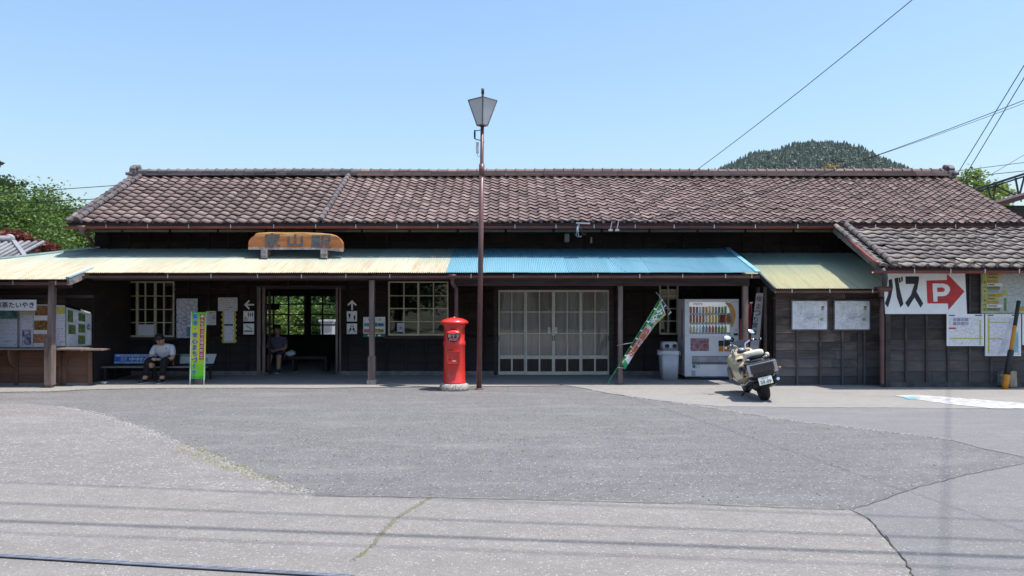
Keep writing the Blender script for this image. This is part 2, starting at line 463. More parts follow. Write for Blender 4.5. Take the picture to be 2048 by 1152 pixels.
# ------------------------------------------------------------------ ground
g = mb(); g.add([(-3000, -800, -.02), (3000, -800, -.02), (3000, 4000, -.02), (-3000, 4000, -.02)], [(0, 1, 2, 3)])
structure(g.build('ground', M('earth', (.16, .17, .1), .9, col2=(.1, .09, .06), scale=.05)))
def sheet(name, pts, z, mat, world=False, t=.003, rough=.012):
    p = [Vector((a, b, z)) for a, b in pts] if world else [Vector(G(a, b, z)) for a, b in pts]
    if rough:      # ragged, worn outline
        rn_ = random.Random(len(name)); q = []
        for a, b in zip(p, p[1:] + p[:1]):
            L_ = (b - a).length; far = min(a.length, b.length) > 30
            n_ = 1 if far or L_ > 14 else max(1, int(L_ / .1)); d_ = (b - a).normalized() if L_ else Vector((1, 0, 0)); nn = Vector((-d_.y, d_.x, 0))
            for k in range(n_): q.append(a.lerp(b, k / n_) + nn * (rn_.gauss(0, rough) + rough * 1.2 * math.sin(k * .37 + rn_.uniform(-.3, .3))))
        p = q
    return structure(mb().prism(p, (0, 0, -t)).build(name, mat))
sheet('forecourt', [(-40, -6), (40, -6), (40, 15.62), (-40, 15.62)], 0., A_fore, True, .018, 0)
# road along the bottom of the picture, ending in a rounded corner on the right
road_top = [(-1400, 905), (0, 963), (300, 975), (620, 992), (860, 994), (1100, 1000), (1400, 1008), (1640, 1016), (1700, 1021), (1724, 1030), (1748, 1048), (1772, 1075), (1800, 1108), (1832, 1160), (1900, 1300)]
rt = [G(a, b)[:2] for a, b in road_top] + [(2.0, -6), (-12, -6)]
sheet('road', rt, .004, A_road, True)
worn = [(-900, 780), (0, 806), (60, 808), (120, 813), (200, 829), (250, 845), (300, 862), (352, 884), (400, 903), (450, 925), (500, 949), (550, 968), (600, 984), (628, 991), (620, 992.5), (300, 975.5), (0, 963.5), (-900, 925)]
sheet('worn_paving', worn, .0046, A_worn)
smooth = [(1702, 1020), (1760, 1002), (1830, 976), (1930, 950), (2048, 927), (2600, 840), (3600, 1000), (2200, 1400), (1900, 1300), (1834, 1162), (1802, 1109), (1774, 1076), (1750, 1049), (1726, 1031)]
sheet('side_asphalt', smooth, .006, A_smooth, rough=.004)
upper = [(1300, 797), (1430, 817), (1560, 838), (1720, 857), (1900, 879), (1960, 896), (2100, 925), (2700, 835), (2700, 800), (2048, 812), (1600, 812)]
sheet('upper_asphalt', upper, .004, A_smooth, rough=.006)
apron = [(1115, 769), (1160, 775), (1215, 786), (1290, 797), (1380, 808), (1440, 813), (1700, 815), (2048, 817), (2500, 820), (2500, 766), (1115, 766)]
sheet('concrete_apron', apron, .008, A_conc)
# concrete edging along the front of the station
edge = [(-300, 788), (0, 784), (100, 783), (180, 778.5), (330, 776), (480, 775.5), (640, 776), (760, 774), (900, 773.5), (1000, 772.5), (1120, 771), (1120, 763), (-300, 763)]
sheet('concrete_edge', edge, .0105, A_conc)
structure(mb().box(-12, 10.6, 15.45, 22.2, -.015, .014).build('station_floor', A_floor))
# painted marking, white with a blue corner
sheet('white_marking', [(1788, 791), (1838, 789.5), (1905, 795), (2048, 806), (2200, 815), (2200, 822), (2048, 817), (1985, 816.5), (1900, 808), (1850, 801)], .0125,
      M('road_paint', (.6, .6, .6), .6, col2=(.36, .35, .34), scale=7, fine=.35))
sheet('blue_marking', [(1806, 794), (1828, 792.5), (1838, 796), (1818, 798)], .0165, M('blue_paint', (.22, .45, .56), .6), rough=.004)
# cracks and moss lines
def strip(name, pts, w, z, mat, seed=1, jag=.012, kind='stuff', label=None, cat=None, thick=.004):
    rnd = random.Random(seed); P0 = [Vector(G(a, b, z)) for a, b in pts]; line = []
    for a, b in zip(P0, P0[1:]):
        n = max(2, int((b - a).length / .07))
        for k in range(n): line.append(a.lerp(b, k / n) + Vector((rnd.uniform(-jag, jag), rnd.uniform(-jag, jag), 0)))
    line.append(P0[-1])
    m_ = mb(); L, Rr = [], []
    for i, p in enumerate(line):
        d = (line[min(i + 1, len(line) - 1)] - line[max(i - 1, 0)]).normalized(); nrm = Vector((-d.y, d.x, 0))
        ww = w * rnd.uniform(.35, 1.3) * min(1, .2 + i / 4, .2 + (len(line) - 1 - i) / 4)
        L.append(p + nrm * ww / 2); Rr.append(p - nrm * ww / 2)
    n = len(line)
    m_.add(L + Rr + [v + Vector((0, 0, thick)) for v in [a.lerp(b, .5) for a, b in zip(L, Rr)]],
           [(i, i + 1, 2 * n + i + 1, 2 * n + i) for i in range(n - 1)] + [(n + i + 1, n + i, 2 * n + i, 2 * n + i + 1) for i in range(n - 1)])
    o = m_.build(name, mat, kind=kind)
    return o
MOSS = M('moss', (.15, .16, .065), .9, col2=(.2, .185, .15), scale=9, lo=.45, hi=.6, bump=.6, bscale=60)
CRACK = M('crack_shadow', (.085, .08, .076), .9)
LIGHTEDGE = M('crumbled_edge', (.33, .315, .3), .9, col2=(.2, .19, .18), scale=20)
def scatter(name, pts, n, spread, size, mat, seed, z=.006, flat=.5):
    """loose tufts or crumbs strewn along a line"""
    rn_ = random.Random(seed); P0 = [Vector(G(a, b, z)) for a, b in pts]; ls = [(b - a).length for a, b in zip(P0, P0[1:])]; m_ = mb()
    patch = [rn_.random() for _ in range(40)]
    for k in range(n):
        t = rn_.random(); i = min(int(t * 40), 39)
        if rn_.random() > .25 + patch[i]: continue
        t *= sum(ls); j = 0
        while j < len(ls) - 1 and t > ls[j]: t -= ls[j]; j += 1
        c = P0[j].lerp(P0[j + 1], t / ls[j]) + Vector((rn_.gauss(0, spread), rn_.gauss(0, spread), 0)); s_ = size * rn_.uniform(.4, 1.4); a0 = rn_.uniform(0, 6)
        m_.add([c + Vector((s_ * math.cos(a0 + q * 1.571) * rn_.uniform(.6, 1.2), s_ * math.sin(a0 + q * 1.571) * rn_.uniform(.6, 1.2), -.004)) for q in range(4)] + [c + Vector((0, 0, s_ * flat))], [(0, 1, 4), (1, 2, 4), (2, 3, 4), (3, 0, 4)])
    return build_plain(m_, name, mat)
def build_plain(m_, name, mat):
    me = bpy.data.meshes.new(name); me.from_pydata([tuple(v) for v in m_.v], [], m_.f); me.materials.append(mat)
    o = bpy.data.objects.new(name, me); COL.objects.link(o); o['kind'] = 'stuff'; return o
scatter('moss', [(703, 1122), (722, 1110), (742, 1094), (762, 1068), (778, 1052), (790, 1038), (816, 1022), (840, 1008), (864, 993)], 700, .009, .011, MOSS, 3)
strip('crack', [(703, 1122), (722, 1110), (742, 1094), (762, 1068), (778, 1052), (790, 1038), (816, 1022), (840, 1008), (864, 993)], .018, .0075, M('crack_soil', (.16, .15, .12), .9), 3, .01)
scatter('moss', [(345, 893), (372, 903), (400, 912), (440, 930), (470, 938)], 520, .05, .014, MOSS, 4)
scatter('moss', [(470, 936), (520, 958), (560, 974), (600, 985)], 220, .05, .013, MOSS, 5)
scatter('moss', [(365, 886), (410, 905), (455, 924), (505, 945), (540, 960)], 380, .04, .014, MOSS, 6)
scatter('crumbled_edge', [(120, 813), (200, 829), (250, 845), (300, 862), (352, 884), (400, 903), (450, 925), (500, 949), (550, 968), (620, 991)], 1000, .045, .016, LIGHTEDGE, 11)
scatter('crumbled_edge', [(1180, 779), (1290, 797), (1430, 816), (1560, 838), (1720, 857), (1900, 879)], 900, .025, .018, LIGHTEDGE, 12)
scatter('loose_grit', [(0, 860), (400, 940), (900, 900), (1400, 900), (1900, 920)], 2500, 1.6, .007, LIGHTEDGE, 13, .004)
scatter('loose_grit', [(300, 870), (800, 960), (1300, 870), (1700, 960)], 2500, 1.6, .008, M('dark_grit', (.09, .085, .085), .9), 14, .004)
scatter('moss', [(0, 783), (90, 783), (180, 778), (330, 776), (500, 776)], 260, .03, .02, MOSS, 15, .008)
strip('crack', [(1702, 1020), (1726, 1031), (1750, 1049), (1774, 1076), (1802, 1109), (1834, 1162)], .009, .0105, CRACK, 8, .012)
strip('crack', [(1706, 1019), (1760, 1001), (1830, 976), (1930, 950), (2048, 927)], .007, .0105, CRACK, 9, .01)
strip('crack', [(625, 992), (860, 994.5), (1100, 1000), (1400, 1008), (1690, 1020)], .012, .0085, M('joint_dust', (.14, .135, .13), .9), 12, .008)
# slotted steel drain crossing the near left corner
a = Vector(G(-260, 1096, .012)); b_ = Vector(G(700, 1153, .012))
d = (b_ - a).normalized(); nrm = Vector((-d.y, d.x, 0)); Lg = (b_ - a).length
dr = thing('slot_drain', (a + b_) / 2, 'narrow slotted steel drain let into the road', 'drain')
mb().prism([a - nrm * .022, b_ - nrm * .022, b_ + nrm * .022, a + nrm * .022], (0, 0, -.004)).build('channel', M('drain_dark', (.05, .052, .06), .8), dr)
steel = M('galvanised_steel', (.24, .255, .3), .5, .2, col2=(.18, .19, .23))
bars = mb()
for off in (-.02, -.007, .007, .02): bars.bar(a + nrm * off + Vector((0, 0, .004)), b_ + nrm * off + Vector((0, 0, .004)), .007, .005)
for k, off in enumerate((-.0135, 0, .0135)):
    t = .02 * k
    while t < Lg:
        c0 = a + d * t + nrm * off + Vector((0, 0, .0045)); bars.bar(c0, c0 + d * .036, .009, .004); t += .1
bars.build('grating', steel, dr, kind='stuff')

# ------------------------------------------------------------------ the station building
WY = 17.4
ST = thing('station_building', (0.8, WY, 0), 'long low wooden station with brown tiled roof and dark board walls', 'building')
XL, XR = X(190, WY), 10.4
BACK = 21.6
OPEN = [  # openings in the front wall, in world X and Z
    (X(250, WY), X(350, WY), Z(674, WY), Z(562, WY)),
    (X(776, WY), X(898, WY), Z(671, WY), Z(562, WY)),
    (X(527, WY), X(676, WY), -.1, Z(578, WY)),
    (X(996, WY), X(1219, WY), -.1, Z(579, WY)),
    (X(1318, WY), X(1357, WY), Z(669, WY), Z(568, WY)),
]
def board_wall(parent, mat, x0, x1, z0, z1, Y, openings, bh=.185, seg=None, th=.024, jit=.003, seed=0, name='wall_board'):
    rnd = random.Random(seed); zz = z0; k = 0
    while zz < z1 - .01:
        zt = min(zz + bh, z1)
        cuts = sorted({zz, zt} | {o[2] for o in openings if zz < o[2] < zt} | {o[3] for o in openings if zz < o[3] < zt})
        for a, b in zip(cuts, cuts[1:]):
            if b - a < .012: continue
            ivs = [(x0, x1)]
            for o in openings:
                if o[2] < b - 1e-4 and o[3] > a + 1e-4:
                    nw = []
                    for p, q in ivs:
                        if o[1] <= p or o[0] >= q: nw.append((p, q)); continue
                        if o[0] > p: nw.append((p, o[0]))
                        if o[1] < q: nw.append((o[1], q))
                    ivs = nw
            for p, q in ivs:
                if q - p < .02: continue
                xs = [p]
                if seg:
                    t = p + rnd.uniform(.4, 1) * seg
                    while t < q - .5: xs.append(t); t += seg * rnd.uniform(.8, 1.1)
                xs.append(q)
                for u, v in zip(xs, xs[1:]):
                    j = rnd.uniform(-jit, jit); u += .0015; v -= .0015
                    mb().hexa([(u, Y - th + j, a), (v, Y - th + j, a), (v, Y + .03, a), (u, Y + .03, a),
                               (u, Y - th * .25 + j, b - .003), (v, Y - th * .25 + j, b - .003), (v, Y + .03, b - .003), (u, Y + .03, b - .003)]).build(name, mat, parent)
        zz = zt; k += 1
def battens(parent, mat, xs, Y, spans, openings, w=.034, d=.03):
    for x in xs:
        ivs = [spans]
        for o in openings:
            if o[0] - .05 < x < o[1] + .05:
                nw = []
                for p, q in ivs:
                    if o[3] + .06 <= p or o[2] - .06 >= q: nw.append((p, q)); continue
                    if o[2] - .06 > p: nw.append((p, o[2] - .06))
                    if o[3] + .06 < q: nw.append((o[3] + .06, q))
                ivs = nw
        for p, q in ivs:
            if q - p > .1: mb().box(x - w / 2, x + w / 2, Y - d - .022, Y - .012, p, q).build('batten', mat, parent)
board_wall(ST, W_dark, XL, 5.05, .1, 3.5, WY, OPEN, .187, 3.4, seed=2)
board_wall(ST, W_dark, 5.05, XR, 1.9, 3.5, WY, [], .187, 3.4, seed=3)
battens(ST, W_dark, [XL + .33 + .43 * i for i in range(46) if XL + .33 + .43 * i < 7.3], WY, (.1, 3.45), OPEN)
# sill beam and backing sheet so no light leaks between boards
mb().box(XL, OPEN[2][0], WY - .03, WY + .06, 0.014, .1).box(OPEN[2][1], OPEN[3][0], WY - .03, WY + .06, 0.014, .1).box(OPEN[3][1], 5.05, WY - .03, WY + .06, 0.014, .1).build('sill_beam', M('foundation', (.2, .2, .2), .9, col2=(.12, .12, .12)), ST)
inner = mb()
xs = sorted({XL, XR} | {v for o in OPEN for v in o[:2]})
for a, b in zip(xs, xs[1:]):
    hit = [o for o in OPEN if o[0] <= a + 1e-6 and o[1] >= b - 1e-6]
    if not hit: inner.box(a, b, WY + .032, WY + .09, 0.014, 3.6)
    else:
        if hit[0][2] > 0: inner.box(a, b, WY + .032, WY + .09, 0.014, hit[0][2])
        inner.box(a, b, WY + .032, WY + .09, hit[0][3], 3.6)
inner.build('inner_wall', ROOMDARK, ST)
# rooms: partitions, ceiling, rear wall with the platform windows of the waiting room
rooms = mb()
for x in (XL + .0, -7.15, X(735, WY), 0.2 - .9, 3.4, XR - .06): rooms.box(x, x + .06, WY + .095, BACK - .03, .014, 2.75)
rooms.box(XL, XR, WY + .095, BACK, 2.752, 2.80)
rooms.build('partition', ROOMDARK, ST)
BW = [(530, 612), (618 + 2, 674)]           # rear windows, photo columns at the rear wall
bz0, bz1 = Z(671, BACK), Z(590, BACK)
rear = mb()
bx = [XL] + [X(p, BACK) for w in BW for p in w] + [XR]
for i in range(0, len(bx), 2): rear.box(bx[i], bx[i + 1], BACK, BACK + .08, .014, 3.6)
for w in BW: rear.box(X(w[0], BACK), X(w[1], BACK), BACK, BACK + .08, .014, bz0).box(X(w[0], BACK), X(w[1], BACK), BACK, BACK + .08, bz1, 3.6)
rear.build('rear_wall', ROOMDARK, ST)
for cols, w in (((532, 547, 577, 610), BW[0]), ((621, 645, 673), BW[1])):
    wn_ = mb().build
    fr = mb()
    for p in cols: fr.box(X(p, BACK) - .018, X(p, BACK) + .018, BACK - .02, BACK + .06, bz0, bz1)
    for q in (591, 608.5, 629, 650, 670): fr.box(X(w[0], BACK), X(w[1], BACK), BACK - .017, BACK + .055, Z(q, BACK) - .016, Z(q, BACK) + .016)
    wo = fr.build('rear_window', M('dark_frame', (.02, .018, .016), .6), ST)
    mb().box(X(w[0], BACK), X(w[1], BACK), BACK + .015, BACK + .019, bz0, bz1).build('pane', GLASS, wo)
# hanging plank inside the waiting room and its doorway posts
mb().pbox(534, 609, 558, 620, 20.4, .05).build('hanging_board', W_beam, ST)
for p0, p1 in ((516, 523), (527, 532), (673, 677), (680, 683)):
    mb().box(X(p0, WY), X(p1, WY), WY - .08, WY - .03, .014, Z(575, WY)).build('door_post', W_post, ST)
mb().box(X(514, WY), X(690, WY), WY - .07, WY - .03, Z(578, WY), Z(571, WY)).build('door_lintel', W_beam, ST)
# open sliding door leaf standing left of the doorway
lf = mb().box(X(534, WY), X(538, WY), WY + .1, WY + .14, .014, 1.85).build('door_leaf', W_beam, ST)

def window(px_cols, py_rows, thick, Y=WY, mat=CREAM, frame=.03, name='window', sill=True):
    x0, x1, z0, z1 = X(px_cols[0], Y), X(px_cols[-1], Y), Z(py_rows[-1], Y), Z(py_rows[0], Y)
    f = mb()
    f.box(x0, x1, Y - .05, Y + .05, z1 - frame, z1).box(x0, x1, Y - .05, Y + .05, z0, z0 + frame * 1.25)
    f.box(x0, x0 + frame, Y - .048, Y + .048, z0, z1).box(x1 - frame, x1, Y - .048, Y + .048, z0, z1)
    w = f.build(name, mat, ST)
    for i, c in enumerate(px_cols[1:-1]):
        hw = .021 if c in thick else .011
        mb().box(X(c, Y) - hw, X(c, Y) + hw, Y - (.035 if c in thick else .022), Y + .01, z0 + .03, z1 - .03).build('mullion' if c in thick else 'muntin', mat, w)
    for r in py_rows[1:-1]:
        mb().box(x0 + .02, x1 - .02, Y - .018, Y + .006, Z(r, Y) - .010, Z(r, Y) + .010).build('muntin', mat, w)
    cols, rows = px_cols, py_rows
    for i in range(len(cols) - 1):
        for j in range(len(rows) - 1):
            mb().box(X(cols[i], Y) + .004, X(cols[i + 1], Y) - .004, Y + .011, Y + .014, Z(rows[j + 1], Y) + .002, Z(rows[j], Y) - .002).build('pane', GLASS, w)
    if sill: mb().box(x0 - .08, x1 + .08, Y - .085, Y - .03, z0 - .07, z0 - .005).build('sill', W_beam, w)
    return w
window([250, 275, 291, 311, 328, 350], [563, 592, 619, 645, 674], {275, 311})
window([777, 808, 837, 867, 897], [563, 591.5, 617, 643, 671], {837})
window([1318, 1336, 1356], [569, 592, 617, 642, 669], set(), sill=False)
# four sliding doors, each two panes wide and three high over two wooden panels
dz = [580, 624, 667, 711, 718, 743, 750.6]
edges = [996.5, 1051, 1107, 1162, 1219]
for i in range(4):
    Yd = WY + (0.0 if i in (1, 2) else .045)
    a, b = X(edges[i], WY), X(edges[i + 1], WY)
    f = mb(); st = .034
    f.box(a, a + st, Yd, Yd + .035, .016, Z(dz[0], WY)).box(b - st, b, Yd, Yd + .035, .016, Z(dz[0], WY))
    f.box(a + st, b - st, Yd, Yd + .034, .016, Z(dz[5], WY)).box(a + st, b - st, Yd, Yd + .034, Z(dz[4], WY), Z(dz[3], WY))
    f.box(a + st, b - st, Yd, Yd + .034, Z(dz[0], WY) - .045, Z(dz[0], WY))
    f.box((a + b) / 2 - .018, (a + b) / 2 + .018, Yd + .002, Yd + .033, Z(dz[5], WY), Z(dz[4], WY))
    leaf = f.build('sliding_door', DOORP, ST, bevel=.003)
    mb().box((a + b) / 2 - .009, (a + b) / 2 + .009, Yd + .004, Yd + .03, Z(dz[3], WY), Z(dz[0], WY) - .045).build('muntin', DOORP, leaf)
    for r in (1, 2): mb().box(a + st, b - st, Yd + .003, Yd + .031, Z(dz[r], WY) - .010, Z(dz[r], WY) + .010).build('muntin', DOORP, leaf)
    for c0, c1 in ((a + st, (a + b) / 2), ((a + b) / 2, b - st)):
        for r in range(3): mb().box(c0, c1, Yd + .014, Yd + .018, Z(dz[r + 1], WY), Z(dz[r], WY)).build('pane', GLASS_D, leaf)
        mb().box(c0, c1, Yd + .016, Yd + .022, Z(dz[5], WY), Z(dz[4], WY)).build('panel', PANELW, leaf)
    hx = b - st * .5 if i in (1,) else (a + st * .5 if i in (0, 2) else b - st * .5)
    mb().box(hx - .008, hx + .008, Yd - .004, Yd, Z(682, WY), Z(671, WY)).build('door_pull', BLACK, leaf)
cur = mb(); n = 90; pts = []
for k in range(n + 1):
    x = X(992, WY) + (X(1224, WY) - X(992, WY)) * k / n
    pts.append((x, WY + .115 + .008 * math.sin(k * 1.9) + .006 * math.sin(k * .7)))
cur.add([(x, y, z) for z in (.05, 1.95) for x, y in pts], [(k, k + 1, n + 2 + k, n + 1 + k) for k in range(n)], True)
cur.build('curtain', CURTAIN, ST)
mb().box(X(990, WY), X(1226, WY), WY - .045, WY + .1, Z(579, WY), Z(573, WY)).build('door_lintel', W_beam, ST)
for px in (991.5, 1223.5): mb().box(X(px, WY) - .045, X(px, WY) + .035, WY - .04, WY + .03, .014, Z(579.3, WY)).build('door_post', W_beam, ST)

# awning plane: rises from the posts to the wall
def AZ(y): return 2.76 - (17.4 - y) * .277
def sheet_corr(parent, mat, x0, x1, yf, yb, zf, pitch=.036, amp=.0095, name='corrugated_sheet'):
    """one corrugated sheet; yf, yb functions or numbers for front and back edge, zf height over depth"""
    n = max(4, int((x1 - x0) / pitch * 4)); ym = 3; top = []; vs = []
    for k in range(n + 1):
        x = x0 + (x1 - x0) * k / n; w = amp * math.sin(2 * math.pi * x / pitch)
        a = yf(x) if callable(yf) else yf; b = yb(x) if callable(yb) else yb
        for j in range(ym):
            y = a + (b - a) * j / (ym - 1); vs.append((x, y, zf(y) + w))
    fs = [(k * ym + j, (k + 1) * ym + j, (k + 1) * ym + j + 1, k * ym + j + 1) for k in range(n) for j in range(ym - 1)]
    nb = len(vs); m_ = mb()
    m_.add(vs + [(v[0], v[1], v[2] - .004) for v in vs], fs + [tuple(nb + i for i in f[::-1]) for f in fs] +
           [(k * ym, nb + k * ym, nb + (k + 1) * ym, (k + 1) * ym) for k in range(n)])
    return m_.build(name, mat, parent)
AWF = 15.3
def lay(parent, mat, x0, x1, yf, yb, zf, w=.78, lift=.003):
    k = 0; x = x0
    while x < x1 - .02:
        e = min(x + w, x1)
        if x1 - e < .2: e = x1
        dz_ = lift * (k % 2)
        sheet_corr(parent, mat, x, e + (.03 if e < x1 else 0), yf, yb, (lambda y, q=dz_: zf(y) + q)); x = e; k += 1
XC0, XB0, XB1 = -8.2, X(900, 16.3), X(1513, AWF)
AW = mb().box(XL + .1, XB1, WY - .06, WY - .02, 2.6, 2.7).build('awning', W_beam, ST)   # wall plate; sheets, beams and gutters are its pieces
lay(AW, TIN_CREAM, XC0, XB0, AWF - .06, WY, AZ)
lay(AW, TIN_BLUE, XB0 + .002, XB1, AWF - .06, WY, lambda y: AZ(y) + .004)
YE = 14.78
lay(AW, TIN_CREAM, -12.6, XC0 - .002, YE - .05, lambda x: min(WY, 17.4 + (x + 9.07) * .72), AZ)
mb().bar((XB1 + .01, AWF - .08, AZ(AWF - .08) + .012), (XB1 + .01, WY, AZ(WY) + .012), .09, .03).build('verge_flashing', M('blue_trim', (.2, .45, .62), .5), AW)
mb().bar((XC0 + .02, YE - .06, AZ(YE) + .015), (XC0 + .02, AWF + .3, AZ(AWF + .3) + .015), .07, .03).build('verge_flashing', M('pale_trim', (.42, .56, .56), .5), AW)
mb().bar((XC0 + .03, YE - .05, AZ(YE) - .075), (XC0 + .03, AWF + .25, AZ(AWF + .25) - .075), .045, .11).build('barge_board', W_old, AW)
hip0, hip1 = Vector((-9.0, 17.44, AZ(17.44) + .02)), Vector((-12.7, 14.8, AZ(14.8) + .02))
mb().bar(hip0, hip1, .14, .035).build('hip_flashing', M('pale_trim', (.42, .56, .56), .5), AW)
# far slope of the left awning, falling away behind the hip
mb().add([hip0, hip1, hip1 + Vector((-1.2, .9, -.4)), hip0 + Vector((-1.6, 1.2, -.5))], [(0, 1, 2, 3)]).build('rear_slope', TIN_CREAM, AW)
# timber under the awning
for x in [XC0 + .3 + 1.05 * i for i in range(13)]:
    if x < XB1 - .1: mb().bar((x, AWF + .02, AZ(AWF) - .055), (x, WY - .06, AZ(WY) - .06), .05, .06).build('rafter', W_beam, AW)
for x in (-12, -11, -10, -9, -8.3): mb().bar((x, YE + .02, AZ(YE) - .055), (x, 16.6 if x > -9.6 else 15.3, AZ(16.6 if x > -9.6 else 15.3) - .055), .05, .06).build('rafter', W_beam, AW)
mb().box(XC0 + .12, XB0 + .1, AWF + .12, AWF + .22, AZ(AWF + .12) - .19, AZ(AWF + .12) - .07).build('beam', W_beam, AW)
mb().box(XB0 + .1, XB1 - .1, AWF + .12, AWF + .23, AZ(AWF + .12) - .30, AZ(AWF + .12) - .075).build('beam', W_beam, AW)
mb().box(-12.6, XC0 - .02, YE + .1, YE + .2, AZ(YE + .1) - .2, AZ(YE + .1) - .075).build('beam', W_beam, AW)
def post(px, Y, w, z1, base=None, sleeve=None, lean=0.):
    x = X(px, Y)
    o = mb().hexa([(x - w / 2, Y - w / 2, .012), (x + w / 2, Y - w / 2, .012), (x + w / 2, Y + w / 2, .012), (x - w / 2, Y + w / 2, .012),
                   (x - w / 2 + lean, Y - w / 2, z1), (x + w / 2 + lean, Y - w / 2, z1), (x + w / 2 + lean, Y + w / 2, z1), (x - w / 2 + lean, Y + w / 2, z1)]).build('awning_post', W_post, ST, bevel=.006)
    if sleeve: mb().box(x - w / 2 - .018, x + w / 2 + .018, Y - w / 2 - .02, Y + w / 2 + .02, sleeve[0], sleeve[1]).build('post_sleeve', W_post, o, bevel=.004)
    if base: mb().prism([(x - base, Y - base, .012), (x + base, Y - base, .012), (x + base, Y + base, .012), (x - base, Y + base, .012)], (0, 0, .09)).build('footing', M('footing_stone', (.3, .27, .25), .9, scale=12, bump=.4), o, bevel=.012)
    return o
post(100, 14.87, .105, AZ(14.9) - .07, lean=.05, sleeve=(.06, .95))
post(744, 15.47, .1, AZ(15.5) - .07, base=.09, sleeve=(.1, .55))
post(1240.5, 15.49, .09, AZ(15.5) - .26)
post(1490, 15.5, .1, AZ(15.5) - .26)
# gutters
def gutter(parent, x0, x1, Y, z, r, mat, brackets, bmat=ZINC):
    n = 10; prof = [(Y + r * math.cos(math.pi + math.pi * k / n), z + r * math.sin(math.pi + math.pi * k / n)) for k in range(n + 1)]
    pr2 = [(Y + (r - .006) * math.cos(math.pi + math.pi * k / n), z + (r - .006) * math.sin(math.pi + math.pi * k / n)) for k in range(n, -1, -1)]
    o = mb().prism([(x0, y, zz) for y, zz in prof + pr2], (x1 - x0, 0, 0)).build('gutter', mat, parent)
    for b in brackets: mb().box(b - .008, b + .008, Y - r - .004, Y - r + .004, z - r * .9, z + .03).build('gutter_bracket', bmat, o)
    return o
GZ = AZ(AWF - .1) - .055
gutter(AW, XC0 + .02, XB0 - .02, AWF - .1, GZ, .05, GUTTER_D, [X(p, AWF) for p in (342, 428, 520, 607, 695, 782)])
gutter(AW, XB0 - .015, XB1 + .02, AWF - .1, GZ + .004, .052, GUTTER_D, [X(p, AWF) for p in (943, 1027, 1110, 1194, 1277, 1362, 1447, 1499)])
gutter(AW, -12.6, XC0 + .05, YE - .09, AZ(YE - .09) - .05, .05, GUTTER_D, [X(p, YE) for p in (35, 120)])

# ---- main tiled roof
EY, RY, EZ, RZ = 16.55, 19.5, 3.245, 4.66
RX0, RX1 = X(134, EY), X(2056, EY)
SL = math.atan2(RZ - EZ, RY - EY); SLEN = math.hypot(RZ - EZ, RY - EY)
ROOF = mb()
def slab(m_, y0, z0, y1, z1, x0, x1, t):
    m_.hexa([(x0, y0, z0 - t), (x1, y0, z0 - t), (x1, y1, z1 - t), (x0, y1, z1 - t), (x0, y0, z0 - .012), (x1, y0, z0 - .012), (x1, y1, z1 - .012), (x0, y1, z1 - .012)])
slab(ROOF, EY + .03, EZ + .0, RY, RZ, RX0 + .05, RX1 - .05, .09)
slab(ROOF, 2 * RY - EY + .3, EZ - .14, RY, RZ - .001, RX0 + .05, RX1 - .05, .09)
ROOF = ROOF.build('roof', W_beam, ST)
for x in (XL, XR - .1):       # gable ends
    mb().prism([(x, WY + .0, 3.5), (x, BACK, 3.5), (x, RY, RZ - .12), ], (.1, 0, 0)).build('gable_wall', W_dark, ST)
    mb().prism([(x, WY + .02, .014), (x, BACK, .014), (x, BACK, 3.5), (x, WY + .02, 3.5)], (.028, 0, 0)).build('end_wall', W_dark, ST)
def tile_mesh(name, w, L, lift=.036, amp=1.):
    n = 9; lo, up, lob = [], [], []
    for k in range(n + 1):
        u = k / n
        q = (u - .1) % 1.0        # asymmetric wave: long fall, shorter rise to the neighbour's roll
        z = .019 * (math.cos(math.pi * q / .62) if q < .62 else -math.cos(math.pi * (q - .62) / .38)) * amp - .002 * u
        lo.append((u * w * 1.02, -.004 - .012 * math.sin(math.pi * u), z + lift)); lob.append((u * w * 1.02, .0, z + lift - .024)); up.append((u * w * 1.02, L, z + .004))
    m_ = mb(); m = n + 1
    m_.add(lo + up + lob, [(k, k + 1, m + k + 1, m + k) for k in range(n)], True)
    m_.add(lo + lob, [(m + k, m + k + 1, k + 1, k) for k in range(n)])
    m_.add([lo[0], up[0], lob[0]], [(0, 1, 2)]); m_.add([lo[-1], up[-1], lob[-1]], [(0, 2, 1)])
    return m_
def cap_mesh(r, L, squash=1.):        # half-round ridge tile with a collar, along +x
    m_ = mb(); n = 8; rings = []
    for x, rr in ((0, r * 1.2), (L * .13, r * 1.22), (L * .14, r), (L * 1.02, r * .95)):
        rings.append([(x, rr * math.cos(math.pi * k / n), rr * squash * math.sin(math.pi * k / n)) for k in range(n + 1)])
    for a, b in zip(rings, rings[1:]): m_.add(a + b, [(k, k + 1, n + 2 + k, n + 1 + k) for k in range(n)], True)
    m_.add(rings[0], [tuple(range(n + 1))]); m_.add(rings[-1], [tuple(range(n + 1))])
    return m_
DIV0, DIV1 = X(655, EY), X(688, RY)      # dividing ridge line left and right of which tiles differ in size
DIVX = (DIV0 + DIV1) / 2
def slope_frame(x, d, ey, ez, sl): return Matrix.Translation((x, ey + d * math.cos(sl), ez + d * math.sin(sl))) @ Matrix.Rotation(sl, 4, 'X')
